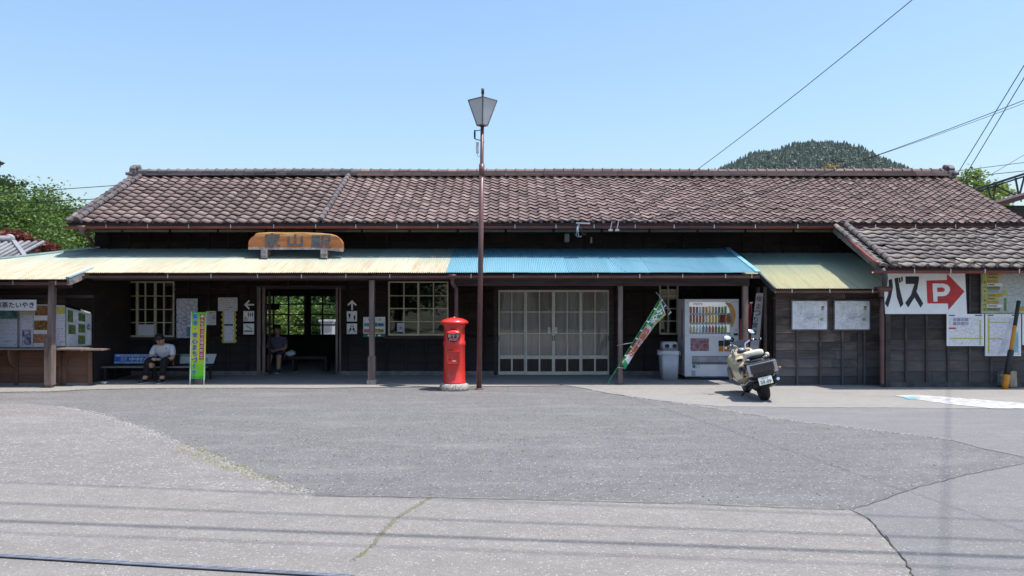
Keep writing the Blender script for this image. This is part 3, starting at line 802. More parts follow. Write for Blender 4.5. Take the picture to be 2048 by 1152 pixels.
def tile_field(parent, mat, x0, x1, ey, ez, sl, slen, tw, rows, keep, seed, wobble=1., amp=1.):
    rnd = random.Random(seed); cols = max(1, round((x1 - x0) / tw)); tw = (x1 - x0) / cols; ex = slen / rows
    t = tile_mesh('tile', tw, ex * 1.16, amp=amp); me = t.mesh('roof_tile'); me.materials.append(mat)
    out = []
    for r in range(rows):
        for c in range(cols):
            x = x0 + c * tw
            mtx = slope_frame(x + rnd.gauss(0, .003) * wobble, r * ex + rnd.gauss(0, .006) * wobble, ey, ez + (.008 * math.sin(x * 1.3) + .012 * math.sin(x * .45 + 1)) * wobble, sl) @ Euler((rnd.gauss(0, .012) * wobble, rnd.gauss(0, .02) * wobble, rnd.gauss(0, .014) * wobble)).to_matrix().to_4x4()
            y = ey + r * ex * math.cos(sl)
            out.append((tw * ex / y ** 2, mtx, me, t))
    return out
TA = tile_field(ROOF, TILE, RX0 + .03, DIVX - .03, EY, EZ, SL, SLEN, .25, 14, 0, 5)
TB = tile_field(ROOF, TILE, DIVX + .03, RX1 - .02, EY, EZ, SL, SLEN, .216, 16, 0, 6)
allt = sorted(TA + TB, key=lambda t: -t[0])
for a_, mtx, me, t in allt[:300]: piece('roof_tile', me, ROOF, mtx)
rest = mb()
for a_, mtx, me, t in allt[300:]:
    n0 = len(rest.v); rest.v += [mtx @ v for v in t.v]; rest.f += [tuple(i + n0 for i in f) for f in t.f]; rest.sm += t.sm
def build_raw(m_, name, mat, parent, kind):
    me = bpy.data.meshes.new(name); o0 = org(parent)
    me.from_pydata([tuple(v - o0) for v in m_.v], [], m_.f); me.polygons.foreach_set('use_smooth', m_.sm); me.materials.append(mat); me.update()
    o = bpy.data.objects.new(name, me); COL.objects.link(o)
    if parent: o.parent = parent; ORG[o.name] = o0
    if kind: o['kind'] = kind
    return o
def weld(t):      # join a piece's own faces so it counts as one island
    return t
build_raw(rest, 'upper_tiles', TILE, ROOF, 'stuff')
# round eave ends under the first row
endm = mb().lathe([(.0, 0), (.036, 0), (.04, .012), (.034, .02)], n=10, axis=(0, -1, 0)).mesh('eave_end'); endm.materials.append(TILE_D)
rnd = random.Random(3)
for x0, x1, tw in ((RX0 + .03, DIVX - .03, .25), (DIVX + .03, RX1 - .02, .216)):
    cols = round((x1 - x0) / tw); tw = (x1 - x0) / cols
    for c in range(cols): piece('eave_end', endm, ROOF, Matrix.Translation((x0 + c * tw + .028, EY - .004, EZ + .02)))
mb().box(RX0 + .02, RX1, EY - .002, EY + .04, EZ - .1, EZ - .005).build('eave_board', W_beam, ROOF)
# verge and dividing lines of half-round tiles running down the slope
def down_ridge(parent, x, ey, ez, sl, slen, n, r, mat, lift=.045):
    L = slen / n; m_ = cap_mesh(r, L).mesh('verge_tile'); m_.materials.append(mat); rnd = random.Random(int(x * 10))
    for k in range(n):
        mtx = slope_frame(x, k * L, ey, ez, sl) @ Matrix.Translation((0, 0, lift)) @ Matrix.Rotation(R(90), 4, 'Z') @ Euler((0, -.02, rnd.gauss(0, .02))).to_matrix().to_4x4()
        piece('verge_tile', m_, parent, mtx)
down_ridge(ROOF, DIVX, EY - .03, EZ, SL, SLEN - .05, 14, .062, TILE_D)
down_ridge(ROOF, RX0 + .22, EY - .03, EZ, SL, SLEN - .05, 14, .062, TILE_D)
down_ridge(ROOF, RX0 + .0, EY - .02, EZ - .03, SL, SLEN, 14, .05, TILE_D)
# ridge: flat courses under a row of caps, end ornaments
rx0, rx1 = RX0 + .02, RX1 - .03
xs_ = X(715, RY - .1)
lay_z = [(0.0, .02, .16), (.028, .022, .135), (.056, .022, .12)]
for (za, zb, zc, hw) in ((-.02, .02, .02, .19), (.03, .055, 0, .165), (.062, .085, 0, .15)):
    x = rx0 + .1
    while x < xs_ - .02:
        e = min(x + .26, xs_); mb().box(x + .004, e - .004, RY - hw + random.uniform(-.006, .006), RY + hw, RZ + za + .02, RZ + zb + .022).build('ridge_course_tile', TILE_D, ROOF); x = e
for (za, zb, hw) in ((-.03, .012, .2), (.018, .05, .165), (.056, .088, .15)):
    x = xs_
    while x < rx1 - .1:
        e = min(x + .9, rx1 - .1); mb().box(x + .003, e - .003, RY - hw + random.uniform(-.005, .005), RY + hw, RZ + za + .018, RZ + zb + .02).build('ridge_course_tile', TILE, ROOF); x = e
L = .235; cm = cap_mesh(.088, L, .95).mesh('ridge_cap'); cm.materials.append(TILE_D)
cm2 = cap_mesh(.088, L, .95).mesh('ridge_cap'); cm2.materials.append(TILE)
k = 0; x = rx0 + .1
while x < rx1 - .12:
    piece('ridge_cap', cm if x < xs_ else cm2, ROOF, Matrix.Translation((x, RY, RZ + .1 + .008 * math.sin(x * .9))) @ Euler((0, random.gauss(0, .008), random.gauss(0, .012))).to_matrix().to_4x4()); x += L
for x, s in ((rx0, 1), (rx1, -1)):
    o = mb()
    o.box(x - .06 * s, x + .1 * s, RY - .2, RY + .2, RZ - .06, RZ + .11)
    o.prism([(x - .07 * s, RY - .15, RZ + .1), (x - .07 * s, RY - .17, RZ + .17), (x - .07 * s, RY - .1, RZ + .25), (x - .07 * s, RY + .1, RZ + .25), (x - .07 * s, RY + .17, RZ + .17), (x - .07 * s, RY + .15, RZ + .1)], (.14 * s, 0, 0))
    o.box(x - .13 * s, x + .02 * s, RY - .24, RY - .1, RZ + .0, RZ + .07)
    o.build('ridge_ornament', TILE_D, ROOF, bevel=.015)
    mb().lathe([(.0, -.03), (.075, -.03), (.085, 0), (.085, .14), (.0, .15)], (x - .02 * s, RY, RZ + .2), 12, (s, 0, 0)).build('ornament_cap', TILE_D, ROOF)
gutter(ST, RX0 - .02, RX1 + .05, EY - .07, EZ - .085, .052, GUTTER, [X(p, EY - .1) for p in (213, 296, 378, 462, 548, 632, 712, 794, 876, 1030, 1112, 1188, 1270, 1348, 1428, 1510, 1595, 1750, 1830, 1910, 1990)])
for x in [RX0 + .2 + .46 * i for i in range(44)]:
    if x < RX1 - .1: mb().bar((x, EY + .05, EZ - .13), (x, WY + .1, EZ - .13 + (WY - EY) * .48), .045, .06).build('rafter', W_beam, ROOF)
# eave end boards showing pale under the gutter
x = RX0 + .1
while x < RX1 - .2:
    mb().box(x, x + .95, EY + .12, EY + .16, EZ - .185, EZ - .135).build('soffit_board', M('soffit_wood', (.12, .1, .085), .8, scale=3), ROOF); x += 1.0

# ---- lean-to on the right with the faded green tin roof
LYW, LE = 15.4, 15.08
def LZ(y): return 1.87 + (y - LE) * .345
LX0, LX1 = 5.0, 6.98
LT = mb().box(LX0 + .06, LX1, LYW, LYW + .1, 1.78, 1.88).build('lean_to', W_beam, ST)
lay(LT, TIN_GREEN, XB1 - .08, LX0 - .055, 15.95, WY, lambda y: LZ(y) - .006)  # hidden sheet added under the awning to keep sun off the vending machine
lay(LT, TIN_GREEN, LX0 - .05, 7.4, LE - .04, WY, LZ, .7)
mb().bar((LX0 - .06, LE - .05, LZ(LE) - .05), (LX0 - .06, WY, LZ(WY) - .05), .035, .1).build('barge_board', M('slate_trim', (.07, .08, .09), .7), LT)
lop = []
board_wall(LT, W_grey, LX0 + .02, X(1768, LYW), .012, 1.8, LYW, lop, .165, 1.6, .022, .004, 21)
for px in (1593, 1639, 1683, 1727): mb().box(X(px, LYW) - .018, X(px, LYW) + .018, LYW - .055, LYW - .012, .015, 1.1).build('batten', W_grey, LT)
for px in (1718,): mb().box(X(px, LYW) - .04, X(px, LYW) + .035, LYW - .04, LYW - .012, .015, 1.02).build('batten', W_slate, LT)
board_wall(LT, W_dark, LX0 + .02, LX0 + .07, .012, 1.85, LYW, [], 2, None, .05, 0, 22, name='corner_post')
mb().prism([(LX0 + .02, LYW + .05, .012), (LX0 + .02, WY - .05, .012), (LX0 + .02, WY - .05, LZ(WY) - .1), (LX0 + .02, LYW + .05, LZ(LYW) - .1)], (.03, 0, 0)).build('side_wall', W_dark, LT)
for y in (15.75, 16.2): mb().box(LX0 - .03, LX0 + .02, y, y + .06, .014, 1.9).build('batten', W_post, LT)
gutter(LT, LX0 - .06, X(1770, LE), LE - .07, LZ(LE) - .06, .042, GUTTER_D, [X(p, LE) for p in (1580, 1655, 1740)])

# downpipes
def pipe(parent, pts, r, mat, name='downpipe', hopper=None):
    o = mb().tube(pts, r, 10).build(name, mat, parent)
    if hopper:
        c, w, h = hopper
        mb().loft([[(c[0] - w * k, c[1] - w * k, c[2] + z), (c[0] + w * k, c[1] - w * k, c[2] + z), (c[0] + w * k, c[1] + w * k, c[2] + z), (c[0] - w * k, c[1] + w * k, c[2] + z)] for k, z in ((.5, -h), (.62, -h * .5), (1, -h * .1), (1, h * .15))]).build('hopper', mat, o)
    return o
pY = AWF - .08
pipe(AW, [(X(905, pY), pY, Z(556, pY)), (X(905, pY), pY, Z(566, pY)), (X(908, pY), pY + .1, Z(572, pY)), (X(911.5, pY), pY + .2, Z(577, pY)), (X(912.5, pY + .2), pY + .22, Z(600, pY)), (X(912.5, pY + .2), pY + .22, .03)], .037, GUTTER_D, hopper=((X(905, pY), pY, Z(551, pY)), .068, .11))
p1 = P(165, 457, EY - .07); p2 = P(186, 488, WY - .1)
pipe(ST, [p1, p1 + Vector((0, .02, -.1)), P(172, 470, EY + .1), p2, p2 + Vector((.02, 0, -.08))], .036, M('old_pipe', (.16, .1, .09), .5), hopper=(p1 + Vector((0, 0, .03)), .08, .14))
lp = LE - .1
pipe(LT, [(X(1765.5, lp), lp, Z(596, lp)), (X(1765.5, lp), lp, Z(612, lp)), (X(1764, lp), lp + .0, Z(618, lp)), (X(1764, lp), lp, Z(755, lp)), (X(1764, lp), lp, .09), (X(1764, lp) - .0, lp - .05, .05)], .042, GUTTER_D, hopper=((X(1766, lp), lp, Z(576, lp)), .115, .17))

# ------------------------------------------------------------------ annex on the right with its own tiled roof
AY = 15.0
AN = thing('annex', (8.8, AY, 0), 'low annex with lichened old tiles and slate-grey board wall', 'building')
aEY, aEZ, aSL = 14.42, 2.235, math.atan(.436)
aLEN = (16.52 - aEY) / math.cos(aSL)
AX0, AX1 = X(1764, aEY), 11.2
ar = mb(); ar.hexa([(AX0 + .02, aEY + .04, aEZ - .1), (AX1, aEY + .04, aEZ - .1), (AX1, 16.5, aEZ - .1 + 2.06 * .436), (AX0 + .02, 16.5, aEZ - .1 + 2.06 * .436),
                    (AX0 + .02, aEY + .04, aEZ - .005), (AX1, aEY + .04, aEZ - .005), (AX1, 16.5, aEZ - .005 + 2.06 * .436), (AX0 + .02, 16.5, aEZ - .005 + 2.06 * .436)])
AROOF = ar.build('roof', W_beam, AN)
for a_, mtx, me, t in tile_field(AROOF, TILE_A, AX0 + .04, AX1, aEY, aEZ, aSL, aLEN, .25, 10, 0, 9, 1.25, .68): piece('roof_tile', me, AROOF, mtx)
for c in range(int((AX1 - AX0) / .25)): piece('eave_end', endm, AROOF, Matrix.Translation((AX0 + .068 + c * .2503, aEY - .004, aEZ + .02)))
down_ridge(AROOF, AX0 + .2, aEY - .03, aEZ, aSL, aLEN - .02, 10, .062, TILE_A)
down_ridge(AROOF, AX0 + .0, aEY - .02, aEZ - .03, aSL, aLEN, 10, .05, TILE_A)
mb().bar((AX0 - .03, aEY - .0, aEZ - .06), (AX0 - .03, 16.5, aEZ - .06 + 2.08 * .436), .03, .1).build('barge_board', M('barge_grey', (.13, .125, .125), .85, col2=(.06, .055, .055), scale=4), AROOF)
gutter(AN, AX0 - .2, AX1, aEY - .075, aEZ - .075, .05, GUTTER, [X(p, aEY) for p in (1822, 1894, 1962, 2030)])
v0 = P(1681, 466, 16.45); v1 = Vector((AX0 - .085, aEY + .12, aEZ + .1))
pipe(AN, [v0, v0 + Vector((-.06, -.15, -.0)), v1 + Vector((-.0, .4, .175)), v1, v1 + Vector((.06, -.12, -.05))], .034, M('red_pipe', (.24, .07, .055), .4), hopper=(P(1680, 462, EY - .07), .075, .15))
board_wall(AN, W_slate, X(1769, AY), AX1, .1, 2.15, AY, [], .2, 2.2, .02, .004, 31)
mb().box(X(1769, AY), AX1, AY - .03, AY + .05, -.01, .1).build('foundation', M('foundation_block', (.1, .1, .1), .9, col2=(.05, .05, .052), scale=6, bump=.4), AN)
battens(AN, W_slate, [X(p, AY) for p in (1810, 1851, 1894, 1937, 1980, 2022, 2063)], AY, (.1, 2.1), [(X(1760, AY), X(1880, AY), 1.42, 2.3)])
mb().box(X(1769, AY), X(1769, AY) + .09, AY - .05, AY + .04, -.01, 2.15).build('corner_post', W_slate, AN)
# rooms behind, closed box under the roof
mb().box(AX1 - .05, AX1, AY + .04, WY - .04, 0, 2.6).build('end_wall', W_dark, AN)
# tile nosepiece and thick cable at the corner of the eave
mb().tube([P(1764, 537, aEY - .05), P(1768, 548, aEY - .06), P(1770, 556, aEY - .05), P(1769, 571, aEY + .02)], [.05, .055, .05, .045], 8).build('corner_spout', M('spout', (.05, .05, .055), .6), AN)

# ------------------------------------------------------------------ snack kiosk on the left
KY = 15.3
KI = thing('snack_kiosk', (-9.2, KY, 0), 'brown wooden snack kiosk with a serving counter under the awning', 'kiosk')
kx0, kx1 = -12.6, X(186, 15.6)
kxc = X(131, KY)
board_wall(KI, W_kiosk, kx0, X(178, KY), .05, Z(702, KY), KY, [], .16, None, .016, .002, 41)
mb().box(kx0, X(178, KY), KY - .02, KY + .05, -.01, .05).build('kiosk_base', A_floor, KI)
for px in (35, 122, 131, 182): mb().box(X(px, KY) - .035, X(px, KY) + .035, KY - .05, KY - .014, .02, Z(702, KY) - .02).build('stud', W_kiosk, KI)
mb().box(kx0, X(162, 14.98), 14.98, KY + .1, Z(700.5, 14.98), Z(697, 14.98)).build('counter', M('counter_board', (.26, .2, .17), .6, col2=(.17, .13, .11), scale=3, stretch=(.5, 3, 3)), KI)
mb().box(X(162, 15.05), X(215, 15.3), 15.08, KY + .1, Z(701.5, 15.05), Z(698.5, 15.05)).build('counter', M('counter_board', (.26, .2, .17)), KI)
for px in (33, 117, 132):
    x = X(px, KY); arc = [(x, KY - .02, .695), (x, 15.02, .695)]
    for k in range(7):
        t = k / 6 * math.pi / 2; arc.append((x, 15.0 + .26 - .26 * math.cos(t) + .02, .695 - .02 - .32 * math.sin(t)))
    side = 1 if px == 132 else 0
    if side:   # the end bracket opens sideways
        arc = [(x, KY - .03, .695), (x + .33, KY - .03, .695)] + [(x + .33 - .31 * math.sin(k / 6 * math.pi / 2), KY - .03, .695 - .36 * (1 - math.cos(k / 6 * math.pi / 2)) - .02) for k in range(7)] + [(x, KY - .03, .33)]
        mb().prism(arc, (0, -.03, 0)).build('bracket', W_kiosk, KI)
    else: mb().prism(arc, (.04, 0, 0)).build('bracket', W_kiosk, KI)
# serving windows: pale frames with glass, the last one turned back at the corner
gy = KY + .03
for a0, a1 in ((-150, -90), (-88, -26), (-24, 35), (37, 128)):
    f = mb(); x0, x1, z0, z1 = X(a0, gy), X(a1, gy), Z(695.5, gy), Z(610, gy); w = .025
    f.box(x0, x1, gy, gy + .04, z0, z0 + w).box(x0, x1, gy, gy + .04, z1 - w, z1).box(x0, x0 + w, gy, gy + .04, z0, z1).box(x1 - w, x1, gy, gy + .04, z0, z1)
    fo = f.build('serving_window', M('pale_frame', (.5, .5, .46), .6), KI)
    mb().box(x0 + w, x1 - w, gy + .02, gy + .024, z0 + w, z1 - w).build('pane', GLASS, fo)
ca, cb = P(132, 614, gy), P(183, 628, gy + .5); ca2, cb2 = P(132, 695, gy), P(183, 693, gy + .5)
nrm_ = (cb - ca).cross(Vector((0, 0, 1))).normalized() * .03
so = mb().prism([ca2, cb2, cb, ca], -nrm_).build('side_window', M('teal_frame', (.33, .4, .39), .6, col2=(.28, .34, .33)), KI)
mb().box(kx0, kxc, KY - .005, KY + .06, Z(609, KY), AZ(KY) - .06).build('header_board', W_beam, KI)
mb().box(kx0, X(190, KY), KY - .09, KY - .02, Z(596, KY), Z(590, KY)).build('header_rail', W_beam, KI)
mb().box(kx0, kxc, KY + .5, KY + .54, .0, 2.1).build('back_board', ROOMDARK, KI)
mb().prism([(kxc, KY, Z(608, KY)), (cb.x, cb.y, Z(626, KY)), (cb.x, cb.y, 2.25), (kxc, KY, 2.15)], (0, .03, 0)).build('side_board', W_dark, KI)
mb().prism([(kxc + .3, KY + .04, .0), (cb.x, cb.y + .02, .0), (cb2.x, cb2.y + .02, Z(693, KY)), (kxc + .3, KY + .04, Z(693, KY))], (0, .03, 0)).build('side_board', W_kiosk, KI)
mb().box(cb.x - .02, cb.x + .05, cb.y, WY - .04, .014, 2.3).build('side_wall', W_dark, KI)
# kiosk name board
sy = 14.93
sg = thing('kiosk_sign', P(5, 610, sy), 'white board with black lettering hung above the serving counter', 'sign')
mb().pbox(-128, 599.5, 72, 621, sy, .02).build('panel', PAPER, sg)
ptext('川根抹茶たいやき', INKB, sg, -36, 604, 68, 616, sy - .003, bold=.02)
# posters on the serving windows
def poster(name, px0, py0, px1, py1, Y, mat, label, cat='poster', d=.006, group=None, extra=()):
    o = thing(name, P((px0 + px1) / 2, py1, Y), label, cat, group)
    mb().pbox(px0, py0, px1, py1, Y, d).build('sheet', mat, o)
    for i, (nm, a, b, c, e, mt) in enumerate(extra): mb().pbox(a, b, c, e, Y - .002 - .0004 * i, .0015).build(nm, mt, o)
    return o
HAND = print_lines('handwriting', (.58, .58, .66), (.12, .12, .2), .07, .42)
HAND2 = print_lines('small_handwriting', (.56, .56, .62), (.12, .12, .18), .05, .45)
FOOD1 = print_photo('food_photo', (.12, .05, .02), (.3, .14, .05), (.45, .32, .12), 14)
FOOD2 = print_photo('bowl_photo', (.3, .1, .05), (.5, .24, .14), (.12, .2, .06), 16)
TEAL = print_photo('tea_photo', (.05, .12, .12), (.14, .3, .3), (.03, .03, .04), 8)
PORT = print_photo('purple_photo', (.08, .06, .16), (.5, .48, .56), (.2, .16, .3), 18)
GREENP = print_photo('leaf_photo', (.03, .07, .03), (.1, .14, .04), (.2, .18, .05), 14)
YEL = M('yellow_paper', (.6, .5, .1), .7)
py_ = KY + .0
poster('menu_poster', -20, 614, 34, 694, py_, HAND, 'large handwritten menu with a teal photo strip, beside the yellow-topped one', 'poster', extra=(('photo', -18, 616, 34, 638, TEAL),))
poster('kiosk_poster', 40, 614, 66, 694, py_, HAND2, 'narrow handwritten kiosk notice with a purple photo low down', 'poster', extra=(('photo', 44, 660, 62, 690, PORT), ('heading', 42, 616, 65, 630, M('cream_strip', (.55, .5, .35), .7))))
poster('food_poster', 67, 608, 101, 694, py_, PAPER, 'food poster with three dish photographs in a column', 'poster', extra=(('photo', 69, 611, 99, 631, FOOD1), ('photo', 68, 641, 99, 660, FOOD1), ('photo', 67, 668, 99, 686, FOOD2)))
poster('kiosk_poster', 107, 611, 130, 692, py_, HAND2, 'handwritten kiosk notice with a yellow heading behind the awning post', 'poster', extra=(('heading', 113, 614, 130, 628, YEL),))
sp_ = thing('photo_board', (ca2 + cb2) / 2, 'pale board of small snapshots on the angled kiosk end window', 'poster')
def onside(u0, v0, u1, v1, mt, nm):     # fraction along / down the angled panel
    def q(u, v): return ca.lerp(cb, u).lerp(ca2.lerp(cb2, u), v) + nrm_ * .12
    mb().prism([q(u0, v1), q(u1, v1), q(u1, v0), q(u0, v0)], nrm_ * .06).build(nm, mt, sp_)
onside(.04, .05, .96, .97, M('grey_card', (.5, .52, .55), .7), 'sheet')
def onside2(u0, v0, u1, v1, mt, nm):
    def q(u, v): return ca.lerp(cb, u).lerp(ca2.lerp(cb2, u), v) + nrm_ * .2
    mb().prism([q(u0, v1), q(u1, v1), q(u1, v0), q(u0, v0)], nrm_ * .05).build(nm, mt, sp_)
for r in ((.06, .06, .26, .36), (.08, .42, .36, .66), (.47, .06, .74, .28), (.47, .36, .74, .6), (.46, .68, .74, .92), (.8, .3, .95, .5)): onside2(*r, GREENP if r[0] < .4 else PORT if r[0] > .75 else GREENP, 'photo')
# dark glazed notice case between kiosk and first window
nc = thing('notice_case', P(224, 675, WY - .1), 'dim glazed case with a pale sheet between kiosk and barred window', 'notice case')
f = mb(); yy = WY - .1
f.pbox(200, 566, 204, 675, yy, .06).pbox(204, 671, 248, 675, yy, .06).pbox(204, 566, 248, 570, yy, .06).pbox(245, 570, 248, 671, yy, .06)
f.build('case_frame', M('olive_frame', (.22, .2, .12), .6), nc)
mb().pbox(204, 570, 245, 671, yy + .045, .015).build('backing', M('case_back', (.07, .085, .08), .7, scale=2), nc)
mb().pbox(207, 569, 246, 639, yy + .03, .01).build('sheet', print_lines('dim_notice', (.2, .23, .22), (.05, .06, .06), .11, .35), nc)
mb().pbox(204, 570, 245, 671, yy + .01, .004).build('pane', GLASS, nc)

# ------------------------------------------------------------------ signs and papers on the walls
SY = WY - .075
poster('street_map', 353, 597, 395, 676, SY, print_map('street_map', (.55, .55, .62), (.14, .15, .3), (.5, .5, .58), 9, .045, None, .38),
       'tall street map poster beside the barred window', 'map', .012, extra=(('lake', 373, 654, 394, 673, M('teal_ink', (.1, .3, .3), .5)),))
poster('notice', 413, 622, 432, 650, SY, print_lines('notice_lines', (.55, .55, .6), (.15, .15, .22), .035, .5), 'small white notice with yellow heading behind the green street sign', 'notice', extra=(('heading', 418, 623.5, 427, 627.5, YEL), ('photo', 425, 630, 430, 638, PORT)))
poster('notice', 436, 595, 475, 622, SY, print_lines('notice_lines2', (.52, .5, .52), (.16, .15, .2), .05, .5), 'wide white notice above the yellow-edged paper', 'notice')
yp = poster('notice', 445, 622, 471, 686, SY, YEL, 'tall paper on scalloped yellow backing', 'notice', extra=(('paper', 448.5, 623, 467.5, 683, print_lines('notice_lines3', (.56, .56, .62), (.18, .18, .24), .032, .45)), ('black_bar', 448.5, 648, 466, 651.5, INKB)))
sc = mb()
for k in range(6):
    for px in (444.5, 470.5): sc.lathe([(.0, 0), (.03, 0), (.03, .005), (0, .005)], P(px + random.uniform(-1, 1), 629 + k * 10.5, SY + .0045), 9, (0, -1, 0))
sc.build('scallop', M('yellow_paper', (.6, .5, .1)), yp)
poster('window_notice', 276, 649, 308, 672, WY - .03, print_lines('sketch', (.58, .58, .64), (.2, .2, .3), .06, .3), 'white sheet with a small drawing taped to the lower barred window', 'notice')
poster('window_notice', 794, 646, 809, 664, WY - .03, M('mauve_paper', (.5, .48, .54), .6), 'small square sticker in the lower left pane behind the postbox', 'notice', extra=(('emblem', 799, 653, 804, 658, M('grey_ink', (.22, .22, .28), .6)),))
for a, b in ((1096, 1100), (1110, 1114)): poster('door_sticker', a, 655, b, 666.5, WY - .008, WHITE, 'small white sticker on the glazed door leaf nearer the ' + ('postbox' if a < 1100 else 'leaning banner'), 'sticker', group='door stickers', extra=(('mark', a + 1.2, 657, b - 1.2, 659, INKB), ('mark', a + 1.2, 660.5, b - 1.2, 662.5, INKB)))
PICT = M('sign_white', (.74, .75, .78), .4)
ar_ = tag(mb().fprism([(488, 609.5), (497.5, 600), (499.5, 602.5), (494.5, 607.8), (508, 607.8), (508, 611.2), (494.5, 611.2), (499.5, 616.5), (497.5, 619)], SY, .012).build('arrow_sign', PICT), 'white arrow pointing left above the restroom placard', 'sign')
ar_ = tag(mb().fprism([(704, 600), (713.5, 609.5), (711, 611.6), (705.7, 606.4), (705.7, 620), (702.4, 620), (702.4, 606.4), (697, 611.6), (694.5, 609.5)], SY, .012).build('arrow_sign', PICT), 'white arrow pointing up above the ticket placard', 'sign')
def placard(px0, py0, px1, py1, label):
    o = thing('pictogram_sign', P((px0 + px1) / 2, py1, SY), label, 'sign')
    mb().pbox(px0, py0, px1, py1, SY, .012).build('plate', PICT, o, bevel=.02)
    return o
RED = M('sign_red', (.5, .03, .03), .5); BLUE = M('sign_blue', (.03, .1, .35), .5)
def person_mark(o, px, py, h, mt, Y):
    mb().lathe([(0, 0), (h * .11, 0), (h * .11, .002), (0, .002)], P(px, py, Y) + Vector((0, 0, h * .86)), 10, (0, -1, 0)).box(X(px, Y) - h * .16, X(px, Y) + h * .16, Y - .002, Y, Z(py, Y) + h * .36, Z(py, Y) + h * .73).box(X(px, Y) - h * .09, X(px, Y) + h * .09, Y - .002, Y, Z(py, Y), Z(py, Y) + h * .36).build('figure_mark', mt, o)
o = placard(486.5, 622, 508, 643, 'white placard with red and blue restroom figures'); py2 = SY - .002
person_mark(o, 497, 634, .105, RED, py2); person_mark(o, 501, 634, .1, RED, py2); person_mark(o, 505, 634, .105, BLUE, py2)
mb().tube([P(491, 633, py2), P(491, 637, py2), P(494, 638, py2), P(495.5, 641, py2)], .006, 5).tube([P(491 + 2.6 * math.cos(t), 639 + 2.6 * math.sin(t), py2) for t in [k * .5 for k in range(2, 12)]], .005, 5).build('wheelchair_mark', INKB, o)
o = placard(486.5, 647, 508, 669, 'white placard with a smoking cigarette')
mb().pbox(489, 661, 505, 663.5, py2, .002).tube([P(504, 659, py2), P(500, 657, py2), P(500, 654, py2), P(495, 654, py2), P(493, 651, py2)], .009, 6).build('cigarette_mark', INKB, o)
o = placard(693.5, 622, 714, 643, 'white placard with a figure at a ticket machine')
mb().pbox(697, 627, 701, 634, py2, .002).pbox(698, 635, 701, 637, py2, .002).build('machine_mark', INKB, o)
person_mark(o, 709, 641, .13, INKB, py2)
o = placard(693.5, 647, 714, 668, 'white placard with two seated waiting figures')
for s in (-1, 1):
    c = 704; mb().lathe([(0, 0), (.016, 0), (.016, .002), (0, .002)], P(c + s * 2.2, 652.5, py2), 9, (0, -1, 0)).fprism([(c + s * 1.5, 655), (c + s * 4.5, 655.5), (c + s * 5.5, 660), (c + s * 7.5, 665), (c + s * 6, 665), (c + s * 4.2, 661.5), (c + s * 1, 661)], py2, .002).build('figure_mark', INKB, o)
fs = thing('distance_sign', P(748, 674, SY), 'white distance board with blue and yellow rows and green foot behind the post', 'sign')
mb().pbox(726.5, 634, 770.5, 667, SY, .012).build('panel', PICT, fs); mb().pbox(726.5, 667, 770.5, 674, SY, .012).build('green_foot', M('sign_green', (.02, .18, .07), .5), fs)
mb().pbox(728, 646, 768, 653, SY - .002, .002).build('blue_row', M('sign_sky', (.12, .35, .5), .5), fs)
mb().pbox(728, 658, 748, 665, SY - .002, .002).build('red_row', M('sign_salmon', (.5, .17, .14), .5), fs); mb().pbox(748.5, 658, 768, 665, SY - .002, .002).build('yellow_row', M('sign_yellow', (.6, .42, .03), .5), fs)
ptext('2.4m', INKB, fs, 750, 645.5, 766, 653, SY - .004, bold=.02); ptext('7.2m', INKB, fs, 750, 657.5, 766, 665, SY - .004, bold=.02)
ptext('駅', BLUE, fs, 736, 637, 741, 642, SY - .004); ptext('駅', BLUE, fs, 757, 637, 762, 642, SY - .004)
ptext('大井川', INKB, fs, 730, 646, 742, 652, SY - .004); ptext('● ● ●', WHITE, fs, 735, 669, 762, 672.5, SY - .004)

# station name board: a slab of waney-edged wood on two blocks
NY = 16.38
nb = thing('name_board', P(592, 505, NY), 'honey-coloured slab of wood carved with the station name, on the awning', 'sign')
slabm, nt, b = base_mat('honey_wood')
vec = coords(nt, (1, 3, 5)); c = mix(nt, ramp(nt, noise(nt, vec, 2.2, 5, .6), .35, .68), (.26, .08, .018), (.41, .165, .045))
mp = coords(nt, (1, 1, 1)); sep = nd(nt, 'ShaderNodeSeparateXYZ'); nt.links.new(mp, sep.inputs[0])
rim = ramp(nt, mth(nt, 'ABSOLUTE', mth(nt, 'ADD', sep.outputs[2], -.21)), .11, .15)
c = mix(nt, mth(nt, 'MULTIPLY', rim, ramp(nt, noise(nt, vec, 3, 3), .3, .6)), c, (.6, .36, .13))
nt.links.new(c, b.inputs['Base Color']); b.inputs['Roughness'].default_value = .5
out = [(496, 499), (496, 487), (497.5, 481), (502, 475.5), (508, 472), (511, 467), (518, 465.5), (540, 464.5), (575, 465), (605, 464.5), (640, 466), (662, 468), (672, 471), (678, 475), (683, 480), (686, 486), (686.5, 497), (685.5, 503.5), (665, 501.5), (640, 499), (600, 498.5), (560, 499), (530, 499.5)]
mb().fprism(out, NY, .09).build('slab', slabm, nb, bevel=.012)
mb().fprism([(496.5, 499.3), (497, 494.5), (515, 494), (535, 496), (560, 495), (590, 495.5), (620, 495), (640, 496.5), (665, 498), (685, 497), (685.3, 503.3), (640, 499.2), (560, 499.3)], NY - .006, .02).build('bark_edge', M('pale_bark', (.4, .34, .3), .8, col2=(.2, .16, .2), scale=9), nb)
CARVE = M('carved_ink', (.11, .12, .125), .6, col2=(.06, .065, .07), scale=14)
for ch, a, b_, t, u in (('家', 530, 560, 466.5, 494.5), ('山', 576, 605, 469, 492), ('駅', 622, 662, 471, 496)): ptext(ch, CARVE, nb, a, t, b_, u, NY - .004, bold=.035)
for a, b_ in ((523, 535), (642, 655)): mb().box(X(a, NY), X(b_, NY), NY - .06, NY + .3, AZ(NY) + .012, Z(499.5, NY) + .0).build('block', W_old, nb, bevel=.008)

